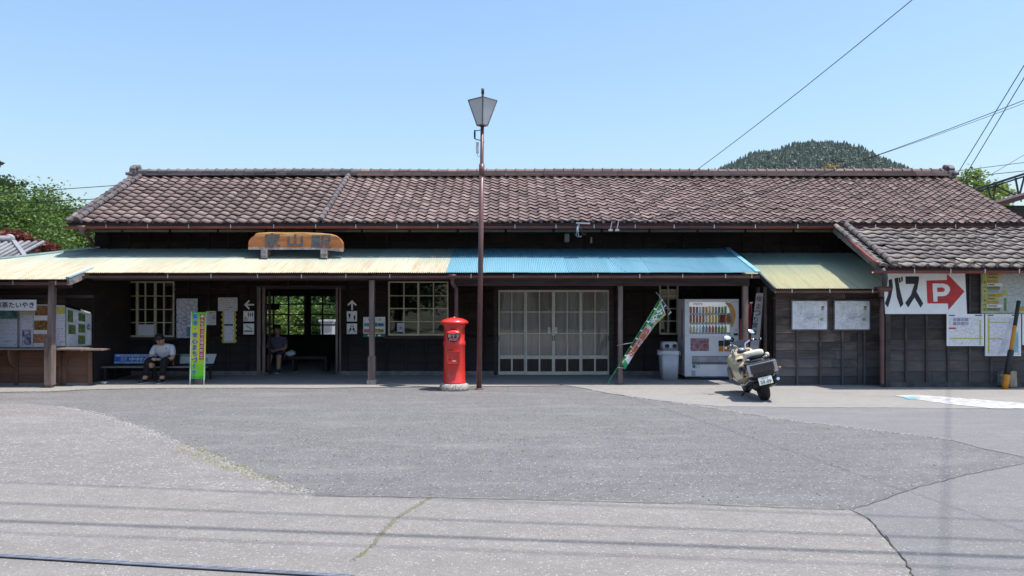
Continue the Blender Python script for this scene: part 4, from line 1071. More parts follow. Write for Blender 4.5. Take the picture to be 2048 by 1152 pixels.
# boxes and cable ends under the main eave
o = thing('meter_box', P(1133, 488, WY), 'grey rounded utility box high on the wall over the blue awning', 'box')
mb().pbox(1129, 467, 1139, 484, WY - .16, .12).build('case', M('box_grey', (.3, .3, .31), .5), o, bevel=.015)
mb().tube([P(1134, 484, WY - .1), P(1134, 488, WY - .1)], .02, 8).build('conduit', BLACK, o)
o = tag(mb().pbox(1181, 474, 1184.5, 486, WY - .08, .05).build('cable_clip_box', M('box_cream', (.4, .37, .3), .5), bevel=.006), 'small cream junction strip on the wall beside the cable tails', 'box')
o = thing('service_bracket', P(1163, 452, EY - .14), 'galvanised bracket with bundled cable tails at the eave', 'bracket')
q = EY - .16
mb().bar(P(1152, 446, q + .0), P(1180, 447, q), .05, .03).bar(P(1158, 447, q), P(1156, 464, q), .02, .02).build('arm', ZINC, o)
for k, (a, b_, c_) in enumerate(((1153, 1149, 471), (1156, 1157, 474), (1160, 1166, 469), (1155, 1152, 474), (1162, 1164, 470))):
    mb().tube([P(a, 449, q), P((a + b_) / 2 - 3 + k, 460, q - .03), P(b_, c_ - 3, q - .02), P(b_ + 4, c_, q), P(b_ + 7, c_ - 4 + k, q + .02)], .008, 5).build('cable_tail', M('cable_grey', (.33, .33, .36), .4) if k % 2 else BLACK, o)
o = thing('service_bracket', P(1228, 452, EY - .14), 'pair of galvanised insulator hooks clipped to the eave', 'bracket')
for a in (1221, 1234):
    mb().bar(P(a + 3, 443, q), P(a, 458, q), .018, .018).bar(P(a - 4, 460.5, q), P(a + 4, 460, q), .05, .04).build('hook', ZINC, o)

# right hand boards
RYS = LYW - .09
MAPW = print_map('area_map', (.66, .68, .72), (.42, .44, .5), (.62, .64, .66), 5, .02, None, .3)
INK2 = M('map_ink', (.3, .3, .34), .6); LIME = M('lime_ink', (.4, .44, .08), .6); PUR = M('purple_ink', (.3, .12, .3), .6)
for a, nm in ((1582.5, 'framed area map hung beside the larger gap of bare boards'), (1667.5, 'framed area map hung next to the downpipe')):
    o = thing('map_board', P(a + 37, 661, RYS), nm, 'map')
    mb().pbox(a, 600, a + 74, 661, RYS + .01, .04).build('frame', M('dark_grey_frame', (.12, .125, .14), .5), o, bevel=.004)
    mb().pbox(a + 2.5, 602.5, a + 71.5, 658.5, RYS + .004, .01).build('sheet', PICT, o)
    rn = random.Random(4); mk = mb()
    for k in range(260):
        x = rn.gauss(a + 36, 13); y = rn.gauss(632, 9)
        if a + 6 < x < a + 66 and 606 < y < 656:
            w, h = (rn.uniform(.3, .9), rn.uniform(.5, 2.0)); mk.pbox(x, y, x + w, y + h, RYS + .002, .0015)
    mk.build('map_print', INK2, o, kind='stuff')
    mb().tube([P(a + u, v, RYS + .003) for u, v in ((8, 606), (20, 608), (30, 605), (44, 608), (55, 615), (63, 621), (64, 626), (56, 632), (54, 645), (56, 656))], .0022, 4).tube([P(a + u, v, RYS + .003) for u, v in ((20, 608), (20, 625), (14, 634), (6, 622))], .0022, 4).build('boundary_line', M('line_grey', (.3, .32, .36), .6), o)
    mb().pbox(a + 60, 612, a + 66, 616, RYS + .002, .0015).build('legend', PUR, o); mb().pbox(a + 60, 616.2, a + 66, 620, RYS + .002, .0015).pbox(a + 57, 636, a + 64, 641, RYS + .002, .0015).build('legend', LIME, o)
BY = AY - .1
bs = thing('bus_parking_sign', P(1850, 628, BY), 'white bus parking board with red arrow pointing right', 'sign')
mb().fprism([(1771, 628), (1934, 628), (1930, 545), (1767, 545)], BY, .02).build('panel', M('board_white', (.76, .77, .78), .4, col2=(.7, .71, .72)), bs)
mb().fprism([(1853, 561), (1894, 560), (1894, 547), (1929, 583), (1897, 620), (1896, 607), (1855, 607)], BY - .003, .003).build('red_arrow', M('arrow_red', (.52, .03, .035), .45), bs)
bp = BY - .006
mb().fprism([(1865, 567), (1886, 567), (1894, 569), (1899, 574), (1900, 580), (1897, 587), (1892, 591), (1885, 592.5), (1875, 592.5), (1875, 603), (1867, 603)], bp, .002).build('letter', WHITE, bs)
mb().fprism([(1874.5, 575), (1885, 575), (1889, 577), (1890, 580), (1888, 583.5), (1885, 584), (1874.5, 584)], bp - .003, .002).build('letter_counter', M('arrow_red', (.52, .03, .035)), bs)
for pts in ([(1784, 558), (1786, 574), (1782, 595), (1776, 615), (1770, 607), (1776, 590), (1778, 572), (1777, 560)],
            [(1789, 557), (1796, 555), (1799, 575), (1807, 608), (1801, 615), (1794, 595)],
            [(1797, 556), (1800, 555), (1802, 564), (1799, 566)], [(1802, 554), (1805, 553), (1806, 562), (1803, 564)],
            [(1811, 553), (1838, 553), (1838, 560), (1835, 576), (1833, 583), (1846.5, 607), (1841.5, 615.5), (1829, 595), (1816.5, 615), (1810.5, 606), (1822, 590), (1829, 568), (1811.5, 568)]):
    mb().fprism(pts, BY - .004, .003).build('letter', INKB, bs)
TOWN = print_map('town_map', (.66, .66, .7), (.45, .43, .42), (.64, .63, .62), 11, .03, None, .34)
LIME2 = M('lime_road', (.5, .5, .1), .6); PINK = M('pink_ink', (.55, .25, .38), .6); SKYI = M('sky_ink', (.25, .5, .62), .6); DBL = M('navy_ink', (.1, .12, .25), .6)
def town(px0, py0, px1, py1, label, extra, Yt=BY):
    o = thing('town_map', P((px0 + px1) / 2, py1, Yt), label, 'map')
    mb().pbox(px0, py0, px1, py1, Yt, .025).build('board', M('board_white', (.62, .63, .64)), o)
    mb().pbox(px0 + 4, py0 + 6, px1 - 3, py1 - 2.5, Yt - .003, .003).build('sheet', TOWN, o)
    mb().pbox(px0 + 4, py0 + 1.5, px0 + 16, py0 + 4, Yt - .003, .003).pbox(px1 - 18, py0 + 1.5, px1 - 4, py0 + 4, Yt - .003, .003).build('heading', DBL, o)
    for i, (nm, a, b, c, d_, mt) in enumerate(extra): mb().pbox(a, b, c, d_, Yt - .005 - .001 * (i % 3), .0015).build(nm, mt, o)
    return o
town(1894, 628, 1968, 692, 'street map with pink and blue key and a yellow road across it', [('road_line', 1900, 676, 1966, 678, LIME2), ('road_line', 1959, 640, 1961.5, 690, LIME2)] + [('key', 1906 + 8 * i, 636 + 8 * j, 1913 + 8 * i, 642.5 + 8 * j, PINK if (i + j) % 2 else SKYI) for i in range(4) for j in range(2)] + [('red_bar', 1898, 655, 1912, 658, RED)])
o = town(1971, 628, 2042, 712, 'larger street map with a blue corner behind the striped bollard', [('road_line', 1976, 634, 1979, 706, LIME2), ('road_line', 1979, 676.5, 2005, 678.5, LIME2), ('road_line', 1979, 644, 2022, 645.5, LIME2)])
mb().fprism([(2026, 705), (2031, 664), (2036, 664), (2037, 705)], BY - .006, .002).build('river', SKYI, o); mb().fprism([(1996, 706), (2020, 636), (2034, 636), (2030, 664), (2025, 705)], BY - .0042, .001).build('blank_area', M('pale_blue_ink', (.6, .62, .7), .6), o)
town(2045, 628, 2110, 690, 'street map sheet at the right end of the annex wall', [('road_line', 2050, 660, 2106, 662, LIME2)])
o = thing('town_guide_board', P(2030, 627, BY), 'large colourful town guide board with yellow index column', 'map')
mb().pbox(1963, 542, 2110, 627, BY + .005, .03).build('frame', M('olive_board', (.4, .41, .33), .5), o)
mb().pbox(1998, 544, 2108, 624, BY + .002, .006).build('sheet', print_map('guide_map', (.4, .42, .4), (.26, .3, .3), (.36, .39, .36), 8, .04, (.42, .44, .16), .36), o)
rn = random.Random(12); cols = [LIME2, M('orange_ink', (.55, .3, .04), .6), SKYI, M('green_ink', (.15, .25, .08), .6), PAPER, M('orange_ink', (.55, .3, .04))]
mb().pbox(1966, 544, 1973, 623, BY - .001, .004).build('index_column', LIME2, o)
for k in range(11):
    y = 545 + k * 7.1
    mb().pbox(1974.5, y, 2005 - (k % 3) * 5, y + 6, BY - .001, .004).build('index_row', cols[(k * 5 + 1) % 6], o)
    mb().pbox(1976, y + 1.5, 1998 - (k % 4) * 3, y + 4.3, BY - .0025, .001).build('index_lettering', print_lines('index_lines', (.3, .25, .08), (.03, .04, .03), .05, .6) if k == 0 else MATS['index_lines'], o)
for k, ch in enumerate('家山商工案内図'): ptext(ch, INKB, o, 1967, 562 + k * 9, 1972, 567.5 + k * 9, BY - .004)
mb().pbox(2006, 580, 2014, 592, BY - .001, .003).build('index_row', LIME2, o); mb().pbox(2008, 596, 2013, 622, BY - .001, .003).build('index_row', M('green_ink', (.15, .25, .08)), o)
mb().pbox(2034, 604, 2060, 612, BY - .001, .003).build('index_row', SKYI, o); mb().pbox(2036, 613, 2060, 622, BY - .001, .003).build('index_row', M('orange_ink', (.55, .3, .04)), o)

# ------------------------------------------------------------------ postbox
PY = 14.55
px0 = X(908.5, PY)
pb = thing('postbox', (px0, PY, 0), 'round red pillar postbox standing on a pebbly concrete foot', 'postbox')
PRED = M('post_red', (.62, .026, .018), .33, col2=(.55, .03, .02), scale=5, coat=.3, spec=.5)
rr = random.Random(2); ring = []
for k in range(16):
    a = 2 * math.pi * k / 16; e = .255 / max(abs(math.cos(a)), abs(math.sin(a))) ** .45
    ring.append((px0 + e * math.cos(a) * rr.uniform(.96, 1.05), PY + e * math.sin(a) * rr.uniform(.96, 1.05)))
ft = mb().loft([[(x, y, -.01) for x, y in ring], [(px0 + (x - px0) * 1.02, PY + (y - PY) * 1.02, .05) for x, y in ring], [(px0 + (x - px0) * .97, PY + (y - PY) * .97, .105) for x, y in ring], [(px0 + (x - px0) * .85, PY + (y - PY) * .85, .125) for x, y in ring]])
ft.build('foot', M('pebble_concrete', (.5, .46, .41), .9, col2=(.2, .18, .165), scale=34, bump=.9, bscale=45, dist=.02), pb)
z0 = .118
def zz(py): return Z(py, PY)
body = mb().lathe([(.205, z0), (.21, z0 + .03), (.2, z0 + .045), (.196, .4), (.195, zz(692)), (.203, zz(690)), (.203, zz(684)), (.19, zz(682)), (.187, zz(665)), (.19, zz(655)), (.205, zz(650)), (.222, zz(647)), (.24, zz(646))], (px0, PY, 0), 36)
body.build('body', PRED, pb)
mb().lathe([(.222, zz(648.2)), (.25, zz(647.5)), (.258, zz(645.5)), (.253, zz(643)), (.225, zz(640.5)), (.15, zz(637)), (.06, zz(635.3)), (.022, zz(635)), (.022, zz(633.9)), (0, zz(633.4))], (px0, PY, 0), 36).build('cap', PRED, pb)
fy = PY - .212
hood = mb()
n = 14; rings = []
for j in range(5):      # slot hood, a quarter dome
    t = j / 4 * math.pi / 2
    rings.append([(px0 + .118 * math.cos(a) * math.cos(t * .45), fy - .005 - .055 * math.sin(t), zz(666) + .06 * math.sin(a) * math.cos(t) + .005) for a in [math.pi * k / n for k in range(n + 1)]])
for a, b in zip(rings, rings[1:]): hood.add(a + b, [(k, k + 1, n + 2 + k, n + 1 + k) for k in range(n)], True)
hood.build('slot_hood', PRED, pb)
mb().lathe([(0, 0), (.132, 0), (.135, .012), (.12, .018), (.118, .01), (0, .01)], (px0, fy + .025, zz(670)), 28, (0, -1, 0)).lathe([(.118, -.03), (.135, -.03), (.137, .035), (.12, .035), (.118, -.03)], (px0, fy + .03, zz(670)), 28, (0, -1, 0), caps=False).build('plate_ring', PRED, pb)
plate = mb().lathe([(0, 0), (.118, 0), (.118, .004), (0, .004)], (px0, fy + .012, zz(670)), 28, (0, -1, 0)).build('plate', M('plate_red', (.32, .02, .02), .5), pb)
PW = M('plate_white', (.66, .6, .6), .5)
def pl(s, a, b, c, d_, **k): ptext(s, PW, pb, a, b, c, d_, fy + .004, **k)
pl('郵', 896, 667.8, 902, 675, bold=.02); pl('〒', 903, 667.5, 911, 675, bold=.02); pl('便', 912.5, 667.8, 919, 675, bold=.02); pl('POST', 899, 677, 916, 681.5, bold=.015)
mb().pbox(899, 666, 916, 667, fy + .004, .004).build('slot_line', PW, pb)
dy = PY - .215
door = mb().pbox(895, 703.5, 919.5, 728, dy, .05).build('collection_door', PRED, pb, bevel=.008)
fr = mb()
for r in ((894, 701.5, 921, 704.5), (894, 726, 919.5, 728), (894, 703, 896, 728), (918, 703, 920, 728)): fr.pbox(*r, dy - .018, .02)
fr.build('door_frame', PRED, door, bevel=.003)
mb().lathe([(0, 0), (.014, 0), (.016, .01), (.006, .012), (0, .012)], P(900, 717.5, dy), 12, (0, -1, 0)).build('lock', M('lock_dark', (.12, .03, .03), .4), door)
mb().pbox(904.5, 721, 912, 723, dy - .003, .004).build('number_plate', PW, door)
mb().lathe([(.188, zz(668)), (.199, zz(668)), (.199, zz(686)), (.188, zz(686))], (px0, PY, 0), 36)

# ------------------------------------------------------------------ street lamp
LY = 14.66
lb = Vector((X(958, LY), LY, 0)); ltop = P(965.5, 180, LY)
lm = thing('street_lamp', lb, 'tall brown lamp post with a tapered four-sided lantern', 'street lamp')
LBR = M('lamp_brown', (.13, .06, .058), .42, col2=(.1, .048, .045), scale=3, coat=.15)
def lp_(py): t = (Z(py, LY)) / ltop.z; return lb.lerp(ltop, t)
mb().tube([lb, lp_(500), lp_(328)], [.05, .047, .045], 16).build('lower_pole', LBR, lm)
mb().tube([lp_(330), lp_(327), lp_(250)], [.045, .034, .033], 14).tube([lp_(352), lp_(328)], .052, 14).build('upper_pole', LBR, lm)
mb().lathe([(.085, .0), (.085, .012), (.05, .02)], lb + Vector((0, 0, .0)), 16).build('base_plate', LBR, lm)
c0, c1 = lp_(251), lp_(201)
def sq(c, r, ang=45): return [c + Vector((r * math.cos(R(ang + 90 * k)), r * math.sin(R(ang + 90 * k)), 0)) for k in range(4)]
ang = 90 + 3
b0, b1 = sq(c0, .095, ang), sq(c1, .262, ang)
cage = mb()
for k in range(4):
    cage.bar(b0[k], b1[k], .022, .022); cage.bar(b0[k], b0[(k + 1) % 4], .02, .02); cage.bar(b1[k], b1[(k + 1) % 4], .018, .02)
cage.build('lantern_frame', M('lantern_rust', (.2, .16, .15), .6, col2=(.1, .08, .08), scale=20), lm)
def frost():
    m, nt, b = base_mat('frosted_pane'); b.inputs['Base Color'].default_value = (.78, .78, .8, 1); b.inputs['Roughness'].default_value = .4
    tl = nd(nt, 'ShaderNodeBsdfTranslucent'); tl.inputs[0].default_value = (.75, .75, .78, 1); ms = nd(nt, 'ShaderNodeMixShader'); ms.inputs[0].default_value = .5
    nt.links.new(b.outputs[0], ms.inputs[1]); nt.links.new(tl.outputs[0], ms.inputs[2]); nt.links.new(ms.outputs[0], nt.nodes['Material Output'].inputs['Surface'])
    return m
FROST = frost()
for k in range(4):
    q4 = [b0[k], b0[(k + 1) % 4], b1[(k + 1) % 4], b1[k]]; ce = sum(q4, Vector()) / 4; ax = (c0 + c1) / 2
    nn = (q4[1] - q4[0]).cross(q4[3] - q4[0]).normalized() * .006
    mb().prism([q + (ax - q).normalized() * .006 for q in q4], nn).build('lantern_pane', FROST, lm)
apex = lp_(190)
mb().add(sq(c1 + Vector((0, 0, .01)), .275, ang) + [c1 + Vector((0, 0, .06))], [(0, 1, 4), (1, 2, 4), (2, 3, 4), (3, 0, 4), (3, 2, 1, 0)]).build('lantern_roof', LBR, lm)
mb().tube([c1 + Vector((0, 0, .03)), lp_(186)], .022, 10).build('finial', LBR, lm); mb().tube([lp_(188), lp_(177)], .027, 12).build('photocell', BLACK, lm)
mb().tube([lp_(260) + Vector((-.03, 0, 0)), P(949, 262, LY), P(948.5, 272, LY), P(952, 279, LY), lp_(281)], .009, 6).build('cable_loop', BLACK, lm)
mb().sell(P(949.5, 269, LY), (.018, .02, .09), .8, 8, 6).build('cable_tail', BLACK, lm)
mb().pbox(952, 284, 957.5, 306, LY - .02, .05).build('ballast_box', M('ballast', (.5, .5, .52), .4, .3), lm, bevel=.006)
mb().tube([P(954, 306, LY), P(955, 312, LY), P(957, 314, LY), lp_(308)], .005, 5).build('ballast_wire', ZINC, lm)
mb().tube([lp_(284) + Vector((.04, -.01, 0)), P(967, 286, LY), P(967, 298, LY), lp_(300)], .007, 5).build('side_strap', BLACK, lm)
st = mb(); st.box(lp_(608).x - .03, lp_(608).x - .005, LY - .056, LY - .045, Z(636, LY), Z(606, LY)); st.build('number_strip', M('strip_dark', (.04, .035, .05), .4), lm)

# ------------------------------------------------------------------ vending machine
VY = 16.3
vx0, vx1, vz0, vz1 = X(1369.5, VY), X(1478, VY), .03, Z(598, VY)
vm = thing('vending_machine', ((vx0 + vx1) / 2, VY + .3, .014), 'white drinks vending machine with orange curved stripe', 'vending machine')
VW = M('machine_white', (.62, .64, .68), .35, col2=(.58, .6, .64), coat=.2)
wx0, wx1, wz0, wz1 = X(1379, VY), X(1462, VY), Z(671, VY), Z(604, VY)
cab = mb()
cab.box(vx0, vx1, VY + .16, VY + .72, vz0 + .05, vz1 - .002)
for b4 in ((vx0, vx1, vz0 + .05, wz0), (vx0, vx1, wz1, vz1), (vx0, wx0, wz0, wz1), (wx1, vx1, wz0, wz1)): cab.box(b4[0], b4[1], VY, VY + .155, b4[2], b4[3])
cab.build('cabinet', VW, vm, bevel=.012)
mb().box(vx0 + .03, vx1 - .03, VY + .05, VY + .7, .014, vz0 + .05).build('plinth', M('plinth_grey', (.03, .03, .035), .6), vm)
lit, nt, b = base_mat('display_lamp_panel'); b.inputs['Base Color'].default_value = (.75, .76, .78, 1); b.inputs['Emission Color'].default_value = (.9, .95, 1, 1); b.inputs['Emission Strength'].default_value = .22
mb().box(wx0, wx1, VY + .125, VY + .15, wz0, wz1).build('display_back', lit, vm)
mb().box(wx0 - .005, wx1 + .005, VY + .018, VY + .022, wz0, wz1).build('display_glass', glass_mat('display_glass', (.95, .95, .95), .5), vm)
cancols = [(.35, .05, .03), (.5, .34, .05), (.05, .12, .3), (.12, .1, .08), (.3, .14, .05), (.06, .22, .08), (.45, .4, .3), (.25, .03, .05), (.08, .2, .35), (.4, .5, .6), (.16, .3, .06), (.55, .2, .03)]
cm_ = [M('can_%d' % i, c, .35, col2=tuple(min(1, x * 1.9 + .04) for x in c), scale=24) for i, c in enumerate(cancols)]
rows = ((635.5 - 10, 612, 12, 0), (650, 630, 12, 4), (668 - 4, 648, 12, 8))
shelf = ((626, 612.5), (645, 629.5), (665, 649))
rn = random.Random(5)
for r, (yb, yt) in enumerate(shelf):
    sh = mb().pbox(1379, yb, 1462, yb + 1.2, VY + .03, .09).build('shelf', VW, vm)
    mb().pbox(1379.5, yb + .5, 1460, yb + 4, VY + .026, .004).build('price_strip', M('price_blue', (.16, .3, .55), .4), vm)
    for k in range(12):
        px = 1383 + k * 6.35
        bw = mb().pbox(px - 1.9, yb + 1, px + 1.6, yb + 3.4, VY + .0255, .002).build('price_tag', WHITE, vm)
        h = Z(yt + rn.uniform(0, 1.5), VY) - Z(yb, VY); r0 = .025 if r < 2 else .027
        c = (X(px, VY), VY + .07, Z(yb, VY))
        prof = [(r0 * .9, 0), (r0, .01), (r0, h * .9), (r0 * .85, h)] if r < 2 else [(r0 * .9, 0), (r0, .01), (r0, h * .62), (r0 * .4, h * .88), (r0 * .4, h)]
        idx = (k * 7 + r * 3) % 12 if r == 0 else ((0, 3, 7, 0, 3, 6, 1, 1, 1, 3, 0, 11)[k] if r == 1 else (6, 6, 9, 9, 8, 8, 7, 7, 3, 5, 10, 10)[k])
        mb().lathe(prof, c, 10).build('display_can' if r < 2 else 'display_bottle', cm_[idx], vm)
mb().pbox(1440, 629, 1462.5, 645, VY + .1, .02).build('red_backing', M('display_red', (.5, .07, .04), .5), vm)
ptext('DyDo', M('brand_red', (.52, .04, .06), .4), vm, 1387, 605.5, 1405, 610.5, VY + .016, bold=.03)
arc = [];
for k in range(13):
    t = k / 12; a = R(58 - 125 * t)
    arc.append((1440 + 0 + 32 * math.cos(a) ** 1.0 * 1.0, 628 - 28 * math.sin(a) * 1.0))
o1 = [(1451, 603.8), (1457, 605), (1463, 609), (1468, 616), (1471, 625), (1471.3, 633), (1469, 642), (1464.5, 655)]
i1 = [(1463.4, 654), (1464.5, 642), (1465, 633), (1464, 625), (1461, 616), (1456.5, 609), (1452, 605.5)]
mb().fprism(o1 + i1, VY - .006, .006).build('orange_stripe', M('orange_vinyl', (.66, .25, .02), .35), vm)
i2 = [(1461.5, 655), (1462, 642), (1462.5, 633), (1461.5, 625), (1458, 616), (1453, 609), (1450, 606)]
mb().fprism([(x, y) for x, y in i1] + i2[::-1], VY - .005, .005).build('grey_stripe', M('grey_vinyl', (.28, .25, .24), .4), vm)
mb().pbox(1381, 676.5, 1418, 702, VY - .004, .004).build('advert', print_photo('advert_print', (.16, .03, .03), (.25, .2, .3), (.4, .2, .12), 13), vm)
for a, b in ((1437, 1447.5), (1448.5, 1460)):
    mb().pbox(a, 681, b, 692, VY - .004, .004).build('payment_panel', BLACK, vm); mb().pbox(a + .5, 692, b - 1, 703, VY - .004, .004).build('payment_panel', M('orange_vinyl', (.66, .25, .02)), vm)
mb().pbox(1448, 676.5, 1458, 680, VY - .004, .004).build('display_strip', DBL, vm)
mb().tube([P(1462 + 5 * math.cos(t) , 679 + 3.2 * math.sin(t), VY - .01) for t in [k * math.pi / 6 for k in range(13)]], .018, 6).pbox(1468, 666.5, 1476, 671, VY - .01, .012).lathe([(0, 0), (.012, 0), (.012, .01), (0, .01)], P(1472, 660, VY), 8, (0, -1, 0)).build('coin_slot', BLACK, vm)
mb().pbox(1384, 712, 1470, 729, VY - .002, .004).build('delivery_recess', M('tray_grey', (.13, .14, .16), .3), vm)
mb().pbox(1384.5, 713, 1469.5, 724, VY - .012, .012).build('delivery_flap', M('flap_grey', (.33, .35, .38), .25), vm, bevel=.004)
mb().pbox(1385, 729.5, 1391, 736, VY - .003, .003).build('recycling_mark', M('mark_green', (.03, .16, .1), .5), vm)
mb().tube([P(1396 + 3.3 * math.cos(t), 732.8 + 3.3 * math.sin(t), VY - .002) for t in [k * math.pi / 7 for k in range(15)]], .004, 5).build('recycling_mark', M('mark_green', (.03, .16, .1)), vm)
mb().pbox(1383, 741, 1391, 752, VY - .003, .003).build('notice_label', M('label_grey', (.45, .46, .48), .5), vm)
mb().fprism([(1400, 755), (1411, 752.5), (1450, 752.5), (1461, 755)], VY - .003, .004).build('kick_panel', DBL, vm)
ml = M('brand_red', (.52, .04, .06))
lx = vx0 - .002
mb().box(lx - .002, lx, VY + .2, VY + .3, Z(680, VY), Z(618, VY)).build('side_stripe', M('side_red', (.3, .04, .05), .5), vm)

# bin
BYY = 16.2
bn = thing('rubbish_bin', (X(1339.5, BYY), BYY + .2, .014), 'grey recycling bin with two round holes and a plastic bag', 'bin')
bx0, bx1 = X(1323, BYY), X(1359, BYY); bz = Z(704, BYY)
def rrect(x0, x1, y0, y1, z, r=.05, n=4):
    out = []
    for cx, cy, a0 in ((x1 - r, y1 - r, 0), (x0 + r, y1 - r, 90), (x0 + r, y0 + r, 180), (x1 - r, y0 + r, 270)):
        for k in range(n + 1): out.append((cx + r * math.cos(R(a0 + 90 * k / n)), cy + r * math.sin(R(a0 + 90 * k / n)), z))
    return out
BG = M('bin_grey', (.42, .44, .48), .5, col2=(.37, .39, .43))
mb().loft([rrect(bx0 + .035, bx1 - .02, BYY + .03, BYY + .37, .014), rrect(bx0 + .0, bx1 + .0, BYY, BYY + .4, bz)]).build('tub', BG, bn)
mb().loft([rrect(bx0 + .02, bx1 - .01, BYY + .02, BYY + .38, bz), rrect(bx0 + .02, bx1 - .01, BYY + .02, BYY + .38, bz + .05), rrect(bx0 + .03, bx1 - .015, BYY + .05, BYY + .36, bz + .07)]).build('rim', M('bin_rim', (.2, .21, .23), .5), bn)
mb().loft([rrect(bx0 + .03, bx1 - .015, BYY + .05, BYY + .36, bz + .06), rrect(bx0 + .035, bx1 - .02, BYY + .09, BYY + .34, Z(686, BYY)), rrect(bx0 + .06, bx1 - .04, BYY + .12, BYY + .32, Z(684, BYY))]).build('lid', BG, bn)
for px in (1334, 1349): mb().lathe([(0, 0), (.042, 0), (.046, .012), (.04, .016), (.036, .004), (0, .004)], P(px, 692.5, BYY + .062), 16, (0, -1, 0)).build('bin_hole', BLACK, bn)
rn = random.Random(8); bag = mb(); top, bot = [], []
base = rrect(bx0 - .012, bx1 + .012, BYY - .012, BYY + .41, 0)
r1 = [Vector((x + rn.uniform(-.01, .01), y + rn.uniform(-.012, .01), bz + .02)) for x, y, _ in base]; r2 = [Vector((p.x + (p.x - (bx0 + bx1) / 2) * rn.uniform(.02, .14), p.y + rn.uniform(-.02, .0), bz - rn.uniform(.03, .09))) for p in r1]
bag.loft([r1, r2], False)
def bagmat():
    m, nt, b = base_mat('bag_film'); b.inputs['Base Color'].default_value = (.7, .72, .75, 1); b.inputs['Roughness'].default_value = .3
    tr = nd(nt, 'ShaderNodeBsdfTransparent'); ms = nd(nt, 'ShaderNodeMixShader'); ms.inputs[0].default_value = .55
    nt.links.new(tr.outputs[0], ms.inputs[1]); nt.links.new(b.outputs[0], ms.inputs[2]); nt.links.new(ms.outputs[0], nt.nodes['Material Output'].inputs['Surface']); return m
bag.build('plastic_bag', bagmat(), bn)
text('DyDo', M('brand_red', (.52, .04, .06)), bn, c=P(1344, 721.5, BYY + .012), w=.17, h=.042, bold=.03)

# ------------------------------------------------------------------ leaning banner tied to the post
NBY = 15.33
nbn = thing('banner_flag', P(1215, 767, NBY), 'green and white cloth banner on a slanting green pole tied to the post', 'banner')
pA, pB = P(1215, 767, NBY), P(1323, 593, NBY + .02)
mb().tube([pA, pB], .011, 8).build('pole', M('pole_green', (.02, .3, .13), .35), nbn)
crA, crB = P(1312, 584, NBY), P(1343.5, 626, NBY)
mb().tube([crA, crB], .006, 6).build('cross_rod', M('rod_grey', (.45, .45, .45), .4), nbn)
# cloth: outline read along the pole, hanging to the right
left = [(1321, 601), (1300, 637), (1280, 668), (1262, 698), (1244, 724)]
right = [(1332, 629), (1312, 648), (1292, 676), (1272, 702), (1250, 740)]
nu, nv = 8, 24; vs = []
def along(pts, t):
    t *= len(pts) - 1; i = min(int(t), len(pts) - 2); u = t - i; return (pts[i][0] + (pts[i + 1][0] - pts[i][0]) * u, pts[i][1] + (pts[i + 1][1] - pts[i][1]) * u)
def cl(u, v, lift=0.):
    a, b = along(left, v), along(right, v); x, y = a[0] + (b[0] - a[0]) * u, a[1] + (b[1] - a[1]) * u
    return P(x, y, NBY - .014 - .03 * math.sin(u * 3.0) * (1 - .3 * math.sin(v * 9)) - .012 * math.sin(v * 14 + u * 4) * u - lift)
def cloth(u0, u1, v0, v1, mat, name, lift, par):
    m_ = mb(); a = 8; b = max(2, int(24 * (v1 - v0)))
    m_.add([cl(u0 + (u1 - u0) * i / a, v0 + (v1 - v0) * j / b, lift) for j in range(b + 1) for i in range(a + 1)], [(j * (a + 1) + i, j * (a + 1) + i + 1, (j + 1) * (a + 1) + i + 1, (j + 1) * (a + 1) + i) for j in range(b) for i in range(a)], True)
    return m_.build(name, mat, par)
BG1 = M('banner_green', (.02, .26, .12), .7); BG2 = M('banner_white', (.66, .66, .7), .7); BG3 = M('banner_leaf', (.16, .42, .06), .7)
c_ = cloth(0, 1, 0, 1, BG2, 'cloth', 0, nbn)
cloth(.02, .98, 0.02, .33, BG1, 'green_field', .003, c_); cloth(0, .18, .0, 1, M('banner_trim', (.03, .28, .1), .7, col2=(.45, .4, .12), scale=50, lo=.5, hi=.55), 'border', .005, c_)
cloth(.84, 1, 0, .36, M('banner_trim2', (.3, .36, .1), .7, col2=(.5, .3, .16), scale=50, lo=.5, hi=.55), 'border', .005, c_)
for v0, v1 in ((.45, .55), (.68, .78)): cloth(.35, .95, v0, v1, BG3, 'leaf_mark', .004, c_)
cloth(.1, 1, .93, 1, BG1, 'green_foot', .004, c_)
da = math.atan2(-(740 - 601) * 1.0, (1247 - 1327) * 1.0)
ang_ = math.degrees(math.atan2(left[-1][1] - left[0][1], left[0][0] - left[-1][0]))
tr_ = Euler((R(90), R(-ang_ + 90 + 0) * -1 * -1, 0))
def bt(ch, u, v, s, mat):
    text(ch, mat, c_, c=cl(u, v, .012), h=s, rot=(Matrix.Rotation(R(90 - ang_), 3, 'Y') @ Euler((R(90), 0, 0)).to_matrix()).to_euler(), bold=.02)
for ch, v in (('み', .08), ('ん', .16), ('茶', .24)): bt(ch, .5, v, .11, WHITE)
INKR = M('banner_red', (.42, .05, .06), .6)
for ch, v in (('静', .42), ('岡', .52), ('手', .62), ('揉', .71), ('み', .8)): bt(ch, .52, v, .12, INKR)
tabs = [(1325, 600), (1331, 611), (1341, 625)]
for x, y in tabs: mb().bar(P(x - 4, y + 4, NBY - .02), P(x, y - 1, NBY - .01), .02, .012).build('tab', WHITE, nbn)
for v in (.12, .3, .45, .58, .72, .88):
    a = along(left, v); mb().bar(P(a[0] - 3, a[1] - 1, NBY - .016), P(a[0] + 3, a[1] + 1, NBY - .02), .02, .03).build('tab', WHITE, nbn)
mb().tube([P(1234, 691, 15.4), P(1250, 688, NBY - .04), P(1266, 685, NBY - .02)], .008, 6).build('tie_rod', M('rod_grey', (.45, .45, .45)), nbn)
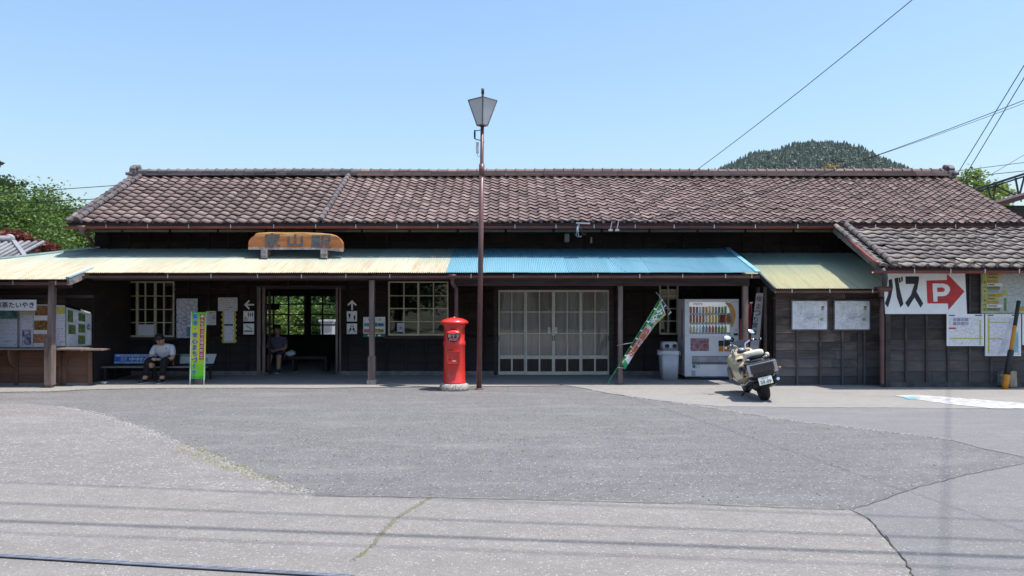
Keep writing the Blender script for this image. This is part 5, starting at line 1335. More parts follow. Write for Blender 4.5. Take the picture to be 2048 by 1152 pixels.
mb().tube([P(1236, 735, NBY), P(1248, 736, 15.4)], .006, 5).build('tie', WHITE, nbn)

# leaning cherry festival board and rolled red flag behind the right post
FY = 15.75
fb = thing('festival_board', P(1512, 690, FY), 'tall narrow white board with red and black lettering leaning by the scooter', 'sign')
mb().fprism([(1513, 586), (1527, 586), (1515.5, 720), (1497.5, 720)], FY, .03).build('panel', M('board_grey', (.42, .41, .43), .5), fb)
mb().fprism([(1527.2, 586.5), (1529.5, 590), (1519, 720), (1515.7, 720)], FY + .01, .05).build('edge_batten', W_beam, fb)
rt_ = (Matrix.Rotation(R(7), 3, 'Y') @ Euler((R(90), 0, 0)).to_matrix()).to_euler()
MAR = M('maroon_ink', (.22, .02, .04), .5)
for ch, px, py, mt in (('桜', 1518, 597.5, MAR), ('ま', 1516.5, 613, MAR), ('つ', 1514, 626, INKB), ('り', 1511.5, 639, INKB), ('開', 1509.5, 651, INKB), ('催', 1508, 664, INKB)):
    text(ch, mt, fb, c=P(px, py, FY - .003), h=.105, rot=rt_, bold=.015)
rf = thing('rolled_flag', P(1502, 690, FY + .2), 'dark red rolled flag standing between the post and the white board', 'flag')
mb().tube([P(1499, 609, FY + .2), P(1500, 640, FY + .2), P(1500, 680, FY + .2), P(1501, 720, FY + .2)], [.035, .04, .045, .04], 8).build('cloth', M('flag_red', (.22, .012, .02), .8, scale=12), rf)
mb().tube([P(1503, 606, FY + .2), P(1502, 748, FY + .2)], .012, 6).build('pole', M('rod_grey', (.45, .45, .45)), rf)
mb().bar(P(1500, 606.5, FY + .18), P(1505, 605, FY + .18), .03, .03).build('pole_clip', WHITE, rf)
mb().fprism([(1479, 640), (1485, 636), (1484, 700), (1478, 706)], 15.7, .01).build('dark_pennant', M('pennant', (.1, .008, .02), .8), rf)

# ------------------------------------------------------------------ green safety sign on its stand
GY = 15.35
gs = thing('standing_sign', P(395, 775, GY), 'tall green and yellow crime prevention sign on white legs', 'sign')
gm, nt, b = base_mat('sign_gradient')
tc = nd(nt, 'ShaderNodeTexCoord'); sep = nd(nt, 'ShaderNodeSeparateXYZ'); nt.links.new(tc.outputs['Generated'], sep.inputs[0])
cr = nd(nt, 'ShaderNodeValToRGB'); e = cr.color_ramp.elements; e[0].color = rgba((.03, .3, .03)); e[1].color = rgba((.05, .36, .02))
for pos, col in ((.06, (.06, .4, .02)), (.2, (.2, .55, .02)), (.34, (.6, .6, .01)), (.7, (.55, .55, .01)), (.9, (.16, .5, .02))):
    k = e.new(pos); k.color = rgba(col)
nt.links.new(sep.outputs[2], cr.inputs[0]); nt.links.new(cr.outputs[0], b.inputs['Base Color']); b.inputs['Roughness'].default_value = .4
mb().fprism([(380, 758), (410, 758), (412.5, 624.5), (383.5, 624.5)], GY, .012).build('panel', gm, gs)
mb().fprism([(398.8, 720), (407, 720), (409.3, 628), (400.6, 628)], GY - .004, .003).build('red_band', M('band_red', (.45, .02, .02), .45), gs)
SB = M('letter_blue', (.01, .1, .42), .4); SW = M('letter_white', (.75, .76, .78), .4)
col = '安全・安心まちづくり'
for k, ch in enumerate(col):
    t = k / (len(col) - 1); c = P(390.8 - 2.2 * t, 632.5 + t * 112, GY - .006)
    s = .098 if ch != '・' else .02
    text(ch, SW, gs, c=c, h=s * 1.06, bold=.05); text(ch, SB, gs, c=c + Vector((0, -.004, 0)), h=s, bold=.03)
col = 'みんなの力で犯罪の防止!!'
col = list('みんなの力で犯罪の防止') + ['!!']
for k, ch in enumerate(col):
    t = k / (len(col) - 1); text(ch, SW, gs, c=P(404.8 - 1.7 * t, 632.5 + t * 83.5, GY - .007), h=.056, bold=.03)
ptext('まちづくり防犯', M('dark_green_ink', (.01, .08, .01), .5), gs, 382, 753, 408, 756, GY - .004)
fr = mb()
for x0, x1 in ((380.3, 383), (408, 411.5)): fr.tube([P(x0 - .4, 775.5, GY + .006), P(x0, 758, GY + .006), P(x1 + (0 if x0 < 390 else 1), 624, GY + .014)], .011, 6)
fr.build('leg_frame', M('frame_white', (.7, .7, .7), .35), gs)
wb = thing('weight_block', P(397, 772, GY + .12), 'pair of concrete blocks weighting the green sign', 'block')
mb().pbox(387, 767.5, 405, 777, GY + .06, .16).build('block', M('block_concrete', (.3, .27, .24), .9, scale=12, bump=.4), wb, bevel=.008)
mb().pbox(389, 759, 404, 767.3, GY + .14, .12).build('block', M('block_concrete', (.3, .27, .24)), wb, bevel=.008)

# ------------------------------------------------------------------ bollard, stump
KYb = G(2012, 779)[1]
bo = thing('bollard', G(2012, 779), 'leaning steel bollard banded yellow and black', 'bollard')
bA, bB = P(2009.5, 779, KYb), P(2037.5, 601.5, KYb)
def bl(py): t = (779 - py) / (779 - 601.5); return bA.lerp(bB, t)
BYL = M('bollard_yellow', (.62, .27, .01), .5, col2=(.5, .2, .01), scale=8); BBL = M('bollard_black', (.02, .022, .028), .5)
def brad(py): return .053 if py > 700 else .034
mb().tube([bl(781), bl(749)], .053, 16).build('yellow_band', BYL, bo); mb().tube([bl(749), bl(701), bl(699.5)], [.053, .053, .034], 16).build('black_band', BBL, bo)
mb().tube([bl(700), bl(651)], .034, 16).build('yellow_band', BYL, bo); mb().tube([bl(651), bl(601.5)], .034, 16).build('black_band', BBL, bo)
sy_ = 14.75
sp = thing('timber_stump', P(2024, 775, sy_), 'short sawn timber stump behind the leaning bollard', 'stump')
mb().fprism([(2002, 771), (2012, 772), (2012, 744.5), (2002, 744.5)], sy_ + .06, .12).build('stump_piece', W_old, sp, bevel=.006)
mb().fprism([(2020, 774), (2035, 773.5), (2034, 742.5), (2014, 742.5)], sy_, .16).build('stump_piece', M('cut_timber', (.42, .37, .28), .8, col2=(.22, .19, .15), scale=3, stretch=(5, 5, 1)), sp, bevel=.008)
# crumpled tissue on the station floor
rn = random.Random(1); tl = mb(); c = Vector(G(208, 765.5, .03))
vs = [];
for j in range(6):
    for i in range(9):
        t = math.pi * j / 5; a = 2 * math.pi * i / 9; q_ = rn.uniform(.6, 1.2)
        vs.append(c + Vector((.07 * math.sin(t) * math.cos(a) * q_, .05 * math.sin(t) * math.sin(a) * q_, .022 * math.cos(t) * q_)))
tl.add(vs, [(j * 9 + i, j * 9 + (i + 1) % 9, (j + 1) * 9 + (i + 1) % 9, (j + 1) * 9 + i) for j in range(5) for i in range(9)])
tag(tl.build('tissue', WHITE), 'crumpled white tissue on the floor near the kiosk', 'litter')

# ------------------------------------------------------------------ benches
def bench(px0, px1, label, panelmat, trim):
    Yb = 16.45
    x0, x1 = X(px0, 16.2), X(px1, 16.2)
    o = thing('bench', ((x0 + x1) / 2, 16.2, .014), label, 'bench')
    DW = M('bench_dark', (.03, .025, .024), .6)
    for k, y in enumerate((15.98, 16.10, 16.22, 16.34)): mb().box(x0, x1, y, y + .1, .285, .31).build('seat_slat', DW if k else M('bench_edge', (.2, .19, .18), .5), o)
    for x in (x0 + .08, x1 - .08):
        for y in (16.0, 16.4): mb().box(x - .02, x + .02, y - .02, y + .02, .014, .285).build('leg', DW, o)
        mb().bar((x, 16.42, .29), (x, 16.56, .52), .03, .03).build('back_strut', DW, o)
    za, zb = .335, .525
    bk = mb().prism([(x0 + .03, 16.43, za), (x1 - .03, 16.43, za), (x1 - .0, 16.52, zb), (x0 + .0, 16.52, zb)], (0, .02, 0)).build('backrest', panelmat, o)
    return o, x0, x1, za, zb
BBLUE = M('bench_blue', (.04, .16, .5), .4); BLT = M('bench_light', (.46, .56, .72), .5)
bo_, x0, x1, za, zb = bench(213, 306, 'bench with blue and white advertising backrest beside the kiosk', BBLUE, BLT)
def onb(z): return 16.43 + .09 * (z - za) / (zb - za)
def bandb(a, b, mt): mb().prism([(x0 + .04, onb(a) - .004, a), (x1 - .035, onb(a) - .004, a), (x1 - .03, onb(b) - .004, b), (x0 + .035, onb(b) - .004, b)], (0, .002, 0)).build('band', mt, bo_)
bandb(za + .005, za + .04, BLT); bandb(zb - .05, zb - .008, BLT)
tilt = Euler((math.atan2(zb - za, .09), 0, 0))
text('中村水道', SW, bo_, c=(x0 + .62, onb(.425) - .008, .425), w=.56, h=.075, rot=tilt, bold=.03)
text('有限\n会社', SW, bo_, c=(x0 + .22, onb(.425) - .008, .425), w=.13, h=.075, rot=tilt)
text('給排水衛生設備工事一式', BBLUE, bo_, c=(x0 + .48, onb(.498) - .008, .498), w=.72, h=.026, rot=tilt)
text('川根町家山 TEL 53-2707', BBLUE, bo_, c=(x0 + .48, onb(.358) - .008, .358), w=.76, h=.02, rot=tilt)
bench(311, 421, 'dark bench with pale green-lettered backrest behind the green sign', M('bench_white', (.42, .45, .45), .5, col2=(.1, .3, .2), scale=7, lo=.42, hi=.46), BLT)

# ------------------------------------------------------------------ people
SKIN = M('skin', (.42, .24, .16), .55, col2=(.36, .2, .13), scale=12); HAIR = M('hair', (.012, .01, .01), .55, scale=30, bump=.4, bscale=120)
def skin_mesh(name, pts, edges, root, sub=2):
    used = {n for e in edges for n in e}; names = [n for n in pts if n in used]; me = bpy.data.meshes.new(name)
    me.from_pydata([pts[n][:3] for n in names], [(names.index(a), names.index(b)) for a, b in edges], [])
    o = bpy.data.objects.new('tmp_skin', me); COL.objects.link(o)
    sk = o.modifiers.new('skin', 'SKIN'); sk.use_smooth_shade = True; sk.branch_smoothing = .4
    ss = o.modifiers.new('sub', 'SUBSURF'); ss.levels = sub; ss.render_levels = sub
    for i, n in enumerate(names):
        r = pts[n][3]; r = r if isinstance(r, tuple) else (r, r)
        sv = me.skin_vertices[0].data[i]; sv.radius = r; sv.use_root = (n == root)
    dg = bpy.context.evaluated_depsgraph_get(); dg.update()
    out = bpy.data.meshes.new_from_object(o.evaluated_get(dg)); out.name = name
    bpy.data.objects.remove(o); bpy.data.meshes.remove(me)
    return out
def from_mesh(me, m_):
    m_.add([v.co.copy() for v in me.vertices], [tuple(p.vertices) for p in me.polygons], True); return m_
def hand(m_, wrist, direction, up, s=1., curl=.5, side=1):
    d = Vector(direction).normalized(); u = Vector(up); u = (u - d * u.dot(d)).normalized(); r = d.cross(u) * side
    w = Vector(wrist)
    m_.sell(w + d * .045 * s, (.02 * s, .042 * s, .05 * s), .8, 10, 7, rot=Matrix((u, r, d)).transposed())
    for k, (off, ln) in enumerate(((-.03, .06), (-.011, .072), (.009, .068), (.027, .052))):
        a = w + d * .085 * s + r * off * s; b = a + d * ln * .5 * s - u * ln * .15 * curl * s; c = b + d * ln * .35 * s - u * ln * .5 * curl * s
        m_.tube([a, b, c], [.0095 * s, .009 * s, .007 * s], 6)
    a = w + d * .03 * s - r * .035 * s; m_.tube([a, a + d * .035 * s - r * .022 * s, a + d * .065 * s - r * .02 * s - u * .015 * s], [.012 * s, .011 * s, .008 * s], 6)
def seated(name, loc, rz, label, sc, shirt, trousers, shoes, j, longlegs=True, hairlen=0.):
    root = thing(name, loc, label, 'person'); root.rotation_euler = (0, 0, rz); root.scale = (sc,) * 3; ORG[root.name] = Vector((0, 0, 0))
    E = [('pel', 'wst'), ('wst', 'chs'), ('chs', 'nkb'), ('nkb', 'nck'), ('nck', 'hd1'), ('hd1', 'hd2'), ('hd2', 'hd3')]
    for s in 'LR': E += [('chs', 'sh' + s), ('sh' + s, 'el' + s), ('el' + s, 'wr' + s), ('pel', 'hp' + s), ('hp' + s, 'kn' + s), ('kn' + s, 'an' + s), ('an' + s, 'to' + s)]
    body = from_mesh(skin_mesh('body', j, E, 'pel'), mb())
    for s, sd in (('L', 1), ('R', -1)):
        w, e = Vector(j['wr' + s][:3]), Vector(j['el' + s][:3]); hand(body, w, (w - e), (0, -.3, 1), 1, .6, sd)
    h = Vector(j['hd2'][:3]); fwd = (Vector(j['face']) if 'face' in j else Vector((0, -.8, -.5))).normalized(); up = fwd.cross(Vector((1, 0, 0))) * -1; up = up if up.z > 0 else -up
    body.sell(h + fwd * .095 - up * .02, (.014, .02, .022), 1, 8, 6)
    for s in (-1, 1): body.sell(h + Vector((s * .083, 0, 0)) - up * .01, (.012, .022, .032), 1, 8, 6)
    bo = body.build('body', SKIN, root)
    mb().tube([h + fwd * .088 - up * .062 + Vector((-.022, 0, 0)), h + fwd * .09 - up * .062 + Vector((.022, 0, 0))], .005, 5).build('mouth', M('lip', (.25, .09, .08), .6), root)
    for s in (-1, 1): mb().sell(h + fwd * .084 + up * .008 + Vector((s * .033, 0, 0)), (.013, .008, .007), 1, 8, 6).build('eye', HAIR, root)
    hr = mb(); rn = random.Random(3); nu, nv = 16, 9; vs = []
    for a in range(nv + 1):
        t = math.pi * .58 * a / nv
        for i in range(nu):
            p_ = 2 * math.pi * i / nu; r = .104 * rn.uniform(.96, 1.05)
            t = (1.72 - .62 * max(0, math.sin(p_)) + .3 * max(0, -math.sin(p_))) * a / nv      # hairline high at the brow, low at the nape
            if a >= nv - 1: t *= rn.uniform(.86, 1.16); r *= .95
            lx, ly, lz = math.sin(t) * math.cos(p_), math.sin(t) * math.sin(p_), math.cos(t)
            vs.append(h + up * (lz * r * 1.08 + .018) + fwd * (ly * r * 1.02 - .008) + Vector((lx * r * .92, 0, 0)))
    hr.add(vs, [(a * nu + i, a * nu + (i + 1) % nu, (a + 1) * nu + (i + 1) % nu, (a + 1) * nu + i) for a in range(nv) for i in range(nu)], True)
    if hairlen: hr.sell(h - fwd * .05 - up * .07, (.09, .06, .1 + hairlen), .9)
    hr.build('hair', HAIR, root)
    def grow(p, d, rad=None): q = list(j[p][:3]); r = j[p][3]; r = r if isinstance(r, tuple) else (r, r); return (*q, (r[0] + d, r[1] + d))
    S = {'pel': grow('pel', .012), 'wst': grow('wst', .016), 'chs': grow('chs', .018), 'nkb': (*j['nkb'][:3], .062)}
    for s in 'LR':
        S['sh' + s] = grow('sh' + s, .018)
        a, b = Vector(j['sh' + s][:3]), Vector(j['el' + s][:3]); S['md' + s] = (*a.lerp(b, .45), .066); S['sl' + s] = (*a.lerp(b, .82), .064)
    ES = [('pel', 'wst'), ('wst', 'chs'), ('chs', 'nkb')] + [e for s in 'LR' for e in (('chs', 'sh' + s), ('sh' + s, 'md' + s), ('md' + s, 'sl' + s))]
    so = from_mesh(skin_mesh('shirt', S, ES, 'pel'), mb()).build('shirt', shirt, root)
    T = {'pel': grow('pel', .02)}; ET = []
    for s in 'LR':
        T['hp' + s] = grow('hp' + s, .014); T['kn' + s] = grow('kn' + s, .014)
        a, b = Vector(j['kn' + s][:3]), Vector(j['an' + s][:3])
        T['cf' + s] = (*a.lerp(b, .5), .066); T['hm' + s] = (*a.lerp(b, .92 if longlegs else .25), .06)
        ET += [('pel', 'hp' + s), ('hp' + s, 'kn' + s)] + ([('kn' + s, 'cf' + s), ('cf' + s, 'hm' + s)] if longlegs else [('kn' + s, 'hm' + s)])
        if not longlegs: T.pop('cf' + s)
    from_mesh(skin_mesh('trousers', T, ET, 'pel'), mb()).build('trousers', trousers, root)
    for s in 'LR':
        a, t = Vector(j['an' + s][:3]), Vector(j['to' + s][:3]); d = (t - a); d.z = 0; d.normalize(); ctr = a + d * .06; ctr.z = .045
        rot = Matrix(((d.y, d.x, 0), (-d.x, d.y, 0), (0, 0, 1))).to_3x3() if False else Matrix.Rotation(math.atan2(d.y, d.x), 3, 'Z')
        sh = mb().sell(ctr + Vector((0, 0, .01)), (.135, .05, .045), .65, 14, 8, rot=rot).build('shoe', shoes, root)
        mb().sell(Vector((ctr.x, ctr.y, .016)), (.14, .053, .016), .5, 14, 5, rot=rot).build('sole', M('sole_white', (.55, .55, .55), .6), sh)
    return root
man = dict(pel=(0, 0, .41, (.15, .13)), wst=(0, -.07, .53, (.15, .12)), chs=(0, -.17, .655, (.155, .125)), nkb=(0, -.23, .755, .06), nck=(0, -.265, .795, .052),
           hd1=(0, -.315, .81, .075), hd2=(0, -.365, .86, (.082, .092)), hd3=(0, -.385, .92, .06),
           shL=(-.175, -.18, .70, .062), elL=(-.225, -.27, .49, .046), wrL=(-.135, -.45, .40, .031), shR=(.175, -.18, .70, .062), elR=(.225, -.28, .475, .046), wrR=(.05, -.42, .475, .031),
           hpL=(-.1, -.03, .40, .105), knL=(-.19, -.43, .455, .075), anL=(-.235, -.47, .1, .05), toL=(-.26, -.6, .035, .035), hpR=(.1, -.03, .40, .105), knR=(.12, -.43, .455, .075), anR=(.09, -.45, .1, .05), toR=(.09, -.58, .035, .035), face=(0, -.7, -.72))
SHIRT = M('white_shirt', (.56, .57, .62), .8, col2=(.46, .47, .52), scale=5, bump=.35, bscale=9, dist=.03)
JEAN = M('dark_trousers', (.006, .0065, .011), .8, bump=.3, bscale=12); SHOE = M('dark_shoe', (.03, .03, .035), .6)
mr = seated('person', (X(334, 16.2), 16.22, -.006), 0, 'person in white polo shirt and dark trousers bent over a phone on the bench', 1.0, SHIRT, JEAN, SHOE, man)
ph = thing('phone', mr.location + Vector((-.045, -.5, .49)), 'pale phone held by the person on the bench', 'phone')
mb().hexa([mr.location + Vector(v) for v in ((-.08, -.545, .475), (-.005, -.545, .475), (-.005, -.49, .5), (-.08, -.49, .5), (-.08, -.548, .483), (-.005, -.548, .483), (-.005, -.493, .508), (-.08, -.493, .508))]).build('case', M('phone_pale', (.4, .4, .42), .3), ph)
mb().sell(mr.location + Vector((.1, -.29, .68)), (.012, .006, .018), 1, 8, 6).build('pocket_emblem', INKB, mr)
bpy.data.objects[mb and 'pocket_emblem'].parent = None
em = bpy.data.objects['pocket_emblem']; em.data.transform(Matrix.Translation(-mr.location)); em.parent = mr
woman = dict(man); woman.update(dict(wst=(0, -.03, .55, (.13, .105)), chs=(0, -.06, .70, (.14, .11)), nkb=(0, -.075, .81, .055), nck=(0, -.085, .86, .048), hd1=(0, -.11, .9, .07), hd2=(0, -.13, .965, (.08, .09)), hd3=(0, -.13, 1.03, .06),
             shL=(-.165, -.07, .76, .058), elL=(-.2, -.15, .55, .043), wrL=(-.09, -.33, .52, .03), shR=(.165, -.07, .76, .058), elR=(.2, -.15, .55, .043), wrR=(.05, -.33, .52, .03),
             anL=(-.12, -.46, .1, .043), toL=(-.13, -.6, .035, .032), knL=(-.1, -.42, .455, .07), knR=(.1, -.42, .455, .07), face=(0, -.9, -.3)))
wy = 18.35
seated('person', (X(556, wy), wy, .0), .1, 'person in grey-blue top seated in the shadow inside the waiting room', 1.0, M('slate_shirt', (.13, .13, .19), .85, scale=6), M('navy_shorts', (.02, .025, .06), .8), SHOE, woman, False)
ib = thing('waiting_bench', (X(590, 18.5), 18.5, .014), 'dark wooden bench inside the waiting room', 'bench')
mb().box(X(533, 18.5), X(660, 18.5), 18.2, 18.6, .3, .34).build('seat', W_beam, ib)
for p_ in (536, 590, 655): mb().box(X(p_, 18.5), X(p_, 18.5) + .05, 18.24, 18.56, .014, .3).build('leg', W_beam, ib)
bgm = mb(); rn = random.Random(9); c = Vector((X(582, 18.3), 18.3, .42)); vs = []
for a in range(7):
    for i in range(10):
        t = math.pi * a / 6; q_ = rn.uniform(.7, 1.15); vs.append(c + Vector((.14 * math.sin(t) * math.cos(i * .628) * q_, .1 * math.sin(t) * math.sin(i * .628) * q_, .08 * math.cos(t) * q_)))
bgm.add(vs, [(a * 10 + i, a * 10 + (i + 1) % 10, (a + 1) * 10 + (i + 1) % 10, (a + 1) * 10 + i) for a in range(6) for i in range(10)], True)
tag(bgm.build('carrier_bag', M('bag_white', (.6, .62, .68), .5)), 'crumpled white carrier bag on the waiting room bench', 'bag')

# ------------------------------------------------------------------ scooter
SX, SYY, _ = G(1538, 803)
sco = thing('motor_scooter', (SX - .02, SYY + .12, 0), 'beige maxi scooter with silver tail box leaning on its side stand', 'scooter')
ORG[sco.name] = Vector((0, 0, 0))
sco.rotation_euler = (R(-13), 0, R(87)); sco.scale = (.86,) * 3
BEI = M('scooter_beige', (.5, .43, .29), .2, col2=(.46, .39, .26), coat=.6, spec=.5); BLK = M('scooter_black', (.012, .012, .014), .25, coat=.4); RUB = M('rubber', (.012, .012, .013), .75, bump=.2)
CHR = M('chrome', (.85, .85, .87), .07, 1.0, col2=(.8, .8, .82)); SIL = M('silver_trim', (.5, .5, .53), .2, .8, col2=(.42, .42, .45)); MIR = M('mirror', (.92, .95, .98), .02, 1.0, col2=(.9, .93, .97))
def wheel(x, r, w):
    o = mb().lathe([(r - .09, -w * .38), (r - .03, -w * .5), (r - .008, -w * .32), (r, 0), (r - .008, w * .32), (r - .03, w * .5), (r - .09, w * .38)], (x, 0, r), 28, (0, 1, 0)).build('wheel', RUB, sco)
    mb().lathe([(.0, -w * .3), (r - .1, -w * .34), (r - .088, -w * .4), (r - .088, w * .4), (r - .1, w * .34), (0, w * .3)], (x, 0, r), 20, (0, 1, 0)).build('rim', SIL, o)
wheel(0, .265, .15); wheel(1.36, .27, .13)
def sec(x, zc, hw, hh, e=.62, n=20, yo=0): return [Vector((x, yo + hw * math.copysign(abs(math.cos(2 * math.pi * k / n)) ** e, math.cos(2 * math.pi * k / n)), zc + hh * math.copysign(abs(math.sin(2 * math.pi * k / n)) ** e, math.sin(2 * math.pi * k / n)))) for k in range(n)]
# main shell: narrow tail, wide leg shield, rounded nose
mb().loft([sec(-.16, .66, .13, .06), sec(.0, .64, .2, .11), sec(.3, .56, .235, .18), sec(.55, .5, .25, .21), sec(.75, .52, .285, .27), sec(.92, .56, .315, .29), sec(1.06, .6, .335, .3), sec(1.2, .63, .305, .27), sec(1.34, .66, .23, .22), sec(1.46, .66, .12, .14)]).build('body_shell', BEI, sco)
mb().loft([sec(-.22, .47, .10, .08), sec(.1, .42, .17, .1), sec(.5, .28, .2, .1), sec(.9, .27, .2, .1), sec(1.15, .36, .14, .1)]).build('lower_cowl', BLK, sco)
mb().loft([sec(.78, .82, .2, .05), sec(.95, .87, .2, .06), sec(1.12, .9, .18, .06), sec(1.28, .88, .12, .05)]).build('dash_cowl', BEI, sco)
mb().prism([(1.12, -.19, .98), (1.12, .19, .98), (1.2, .12, 1.1), (1.2, -.12, 1.1)], (.012, 0, 0)).build('windscreen', M('smoked_screen', (.02, .02, .025), .1, coat=.5), sco)
mb().sell((.9, 0, .9), (.12, .13, .03), .6).build('instrument_pod', BLK, sco)
for y in (.17, -.03): mb().sell((.60 if y > 0 else .62, y, .775), (.025, .06, .028), .5).build('glove_recess', BLK, sco)
mb().loft([sec(.72, .74, .24, .05), sec(.66, .76, .26, .09), sec(.6, .74, .25, .06)]).build('inner_shield', BEI, sco)
mb().loft([sec(-.12, .745, .14, .05), sec(.1, .745, .17, .06), sec(.35, .72, .16, .06), sec(.52, .70, .12, .05)]).build('seat', BLK, sco)
mb().sell((.12, .0, .9), (.085, .2, .065), .55, 16, 10).build('backrest_pad', M('pad_cream', (.62, .58, .48), .5), sco)
mb().sell((.1, 0, .84), (.07, .15, .05), .6).build('pad_bracket', BLK, sco)
for s in (-1, 1):
    mb().tube([(.1, s * .17, .8), (-.05, s * .2, .84), (-.16, s * .16, .83)], .014, 8).build('grab_rail', CHR, sco)
mb().sell((.02, -.23, .84), (.05, .04, .045), .8).build('rail_knob', M('pad_cream', (.62, .58, .48)), sco)
# tail box
tb = mb().loft([[Vector(v) for v in ((x, -w, z0), (x, w, z0), (x, w * 1.0, z1), (x, -w * 1.0, z1))] for x, w, z0, z1 in ((.12, .2, .53, .72), (-.05, .26, .5, .78), (-.3, .285, .5, .78), (-.36, .27, .52, .76))]).build('tail_box', BLK, sco, bevel=.02)
def tail(y0, y1, z0, z1, x, mt, nm, d=.012): mb().box(x - d, x, y0, y1, z0, z1).build(nm, mt, tb, bevel=.004)
tail(-.275, .275, .545, .76, -.352, SIL, 'trim'); tail(-.215, .06, .585, .745, -.366, M('dark_lens', (.02, .015, .02), .06, coat=.8), 'tail_lens'); tail(.062, .22, .585, .745, -.366, M('dark_lens', (.02, .015, .02)), 'tail_lens')
mb().loft([sec(-.38, .56, .2, .035), sec(-.2, .5, .24, .06), sec(.0, .48, .2, .06)]).build('rear_bumper', BLK, sco)
for s in (-1, 1): mb().sell((-.33, s * .31, .6), (.035, .03, .022), .8).build('indicator', M('amber_lens', (.4, .15, .02), .2), sco)
mb().prism([(-.2, -.09, .5), (-.2, .09, .5), (-.4, .09, .34), (-.4, -.09, .34)], (.02, 0, .01)).build('mudguard', BLK, sco)
plr = mb().hexa([(-.402, -.125, .36), (-.402, .125, .36), (-.39, .125, .358), (-.39, -.125, .358), (-.372, -.125, .50), (-.372, .125, .50), (-.36, .125, .498), (-.36, -.125, .498)]).build('number_plate', M('plate_paper', (.72, .74, .72), .4), sco)
prot = (Matrix.Rotation(R(-90), 3, 'Z') @ Matrix.Rotation(R(78), 3, 'X')).to_euler()
GI = M('plate_green', (.02, .09, .05), .5)
text('29-09', GI, plr, c=(-.4, 0, .407), w=.2, h=.062, rot=prot, bold=.02); text('横浜あ', GI, plr, c=(-.385, .0, .472), w=.13, h=.03, rot=prot)
# engine, exhaust, stand
mb().sell((.18, 0, .3), (.26, .13, .13), .6).build('engine', M('engine_dark', (.03, .03, .033), .5, .4), sco)
mb().tube([(.5, -.12, .2), (.2, -.2, .24), (-.05, -.22, .32), (-.36, -.22, .40)], [.03, .05, .065, .055], 12).build('exhaust', M('exhaust_dark', (.04, .04, .042), .35, .7), sco)
mb().tube([(-.35, -.22, .4), (-.43, -.22, .42)], .028, 10).build('tailpipe', CHR, sco)
mb().tube([(.55, .16, .24), (.62, .24, .12), (.66, .30, .055)], .016, 8).build('side_stand', BLK, sco); mb().box(.5, .75, .14, .2, .2, .23).build('footboard', BLK, sco)
mb().tube([(1.36, .1, .27), (1.28, .1, .55), (1.2, .06, .75)], .03, 8).tube([(1.36, -.1, .27), (1.28, -.1, .55), (1.2, -.06, .75)], .03, 8).build('front_fork', SIL, sco)
mb().loft([sec(1.16, .5, .08, .04), sec(1.36, .57, .085, .03), sec(1.56, .46, .07, .04)]).build('front_fender', BEI, sco)
# handlebars turned to the left
hb = bpy.data.objects.new('handlebar', None); hb = mb()
st_ = Matrix.Translation((.98, 0, .93)) @ Matrix.Rotation(R(22), 4, 'Z')
def H(p): return st_ @ Vector(p)
ho = mb().tube([H((0, -.06, .0)), H((0.02, -.12, .1)), H((-.02, -.22, .145)), H((-.08, -.36, .13))], .018, 10).tube([H((0, .06, .0)), H((0.02, .12, .1)), H((-.02, .22, .145)), H((-.08, .36, .13))], .018, 10).tube([H((0, -.07, 0)), H((0, .07, 0))], .03, 10).build('handlebar', CHR, sco)
for s in (-1, 1):
    mb().tube([H((-.055, s * .29, .136)), H((-.095, s * .41, .126))], .019, 10).build('grip', RUB, ho)
    mb().tube([H((-.095, s * .41, .126)), H((-.1, s * .425, .125))], .022, 10).build('bar_end', CHR, ho)
    mb().sell(H((-.03, s * .24, .14)), (.03, .035, .03), .7).build('switch_block', BLK, ho)
    mb().tube([H((.03, s * .25, .14)), H((.0, s * .33, .12)), H((-.03, s * .40, .115))], .007, 6).build('brake_lever', SIL, ho)
    mb().tube([H((-.01, s * .23, .15)), H((.0, s * .25, .22)), H((-.01, s * .27, .27))], .008, 6).build('mirror_stem', BLK, ho)
    mc = H((-.015, s * .29, .30)); nv_ = (st_.to_3x3() @ Vector((-1, s * .12, .34))).normalized()
    q = Vector((0, 0, 1)).rotation_difference(nv_)
    sh = mb().sell(mc, (.052, .088, .02), .9, 16, 8, rot=q.to_matrix()).build('mirror_shell', BLK, ho)
    mb().lathe([(0, .014), (.042, .014), (.046, .008)], (0, 0, 0), 20).build('mirror_glass', MIR, sh)
    mg = [c for c in sh.children][0]
    mg.data.transform(Matrix.Translation(mc + nv_ * .009) @ q.to_matrix().to_4x4() @ Matrix.Diagonal((.95, 1.75, 1, 1)))
mb().tube([H((.0, .1, .08)), H((.1, .12, .0)), H((.08, .06, -.1))], .008, 6).tube([H((0, -.1, .08)), H((.1, -.1, .0)), H((.08, -.04, -.1))], .008, 6).build('control_cable', BLK, sco)
mb().sell((1.3, .12, .9), (.08, .06, .05), .8).build('headlight', CHR, sco); mb().sell((1.3, -.12, .9), (.08, .06, .05), .8).build('headlight', CHR, sco)
mb().sell((.2, .235, .59), (.2, .055, .1), .5).build('side_panel', BLK, sco)
mb().sell((1.0, .34, .5), (.1, .012, .14), .6, rot=Matrix.Rotation(R(8), 3, 'Z')).build('side_vent', M('vent_grey', (.1, .1, .1), .4), sco)

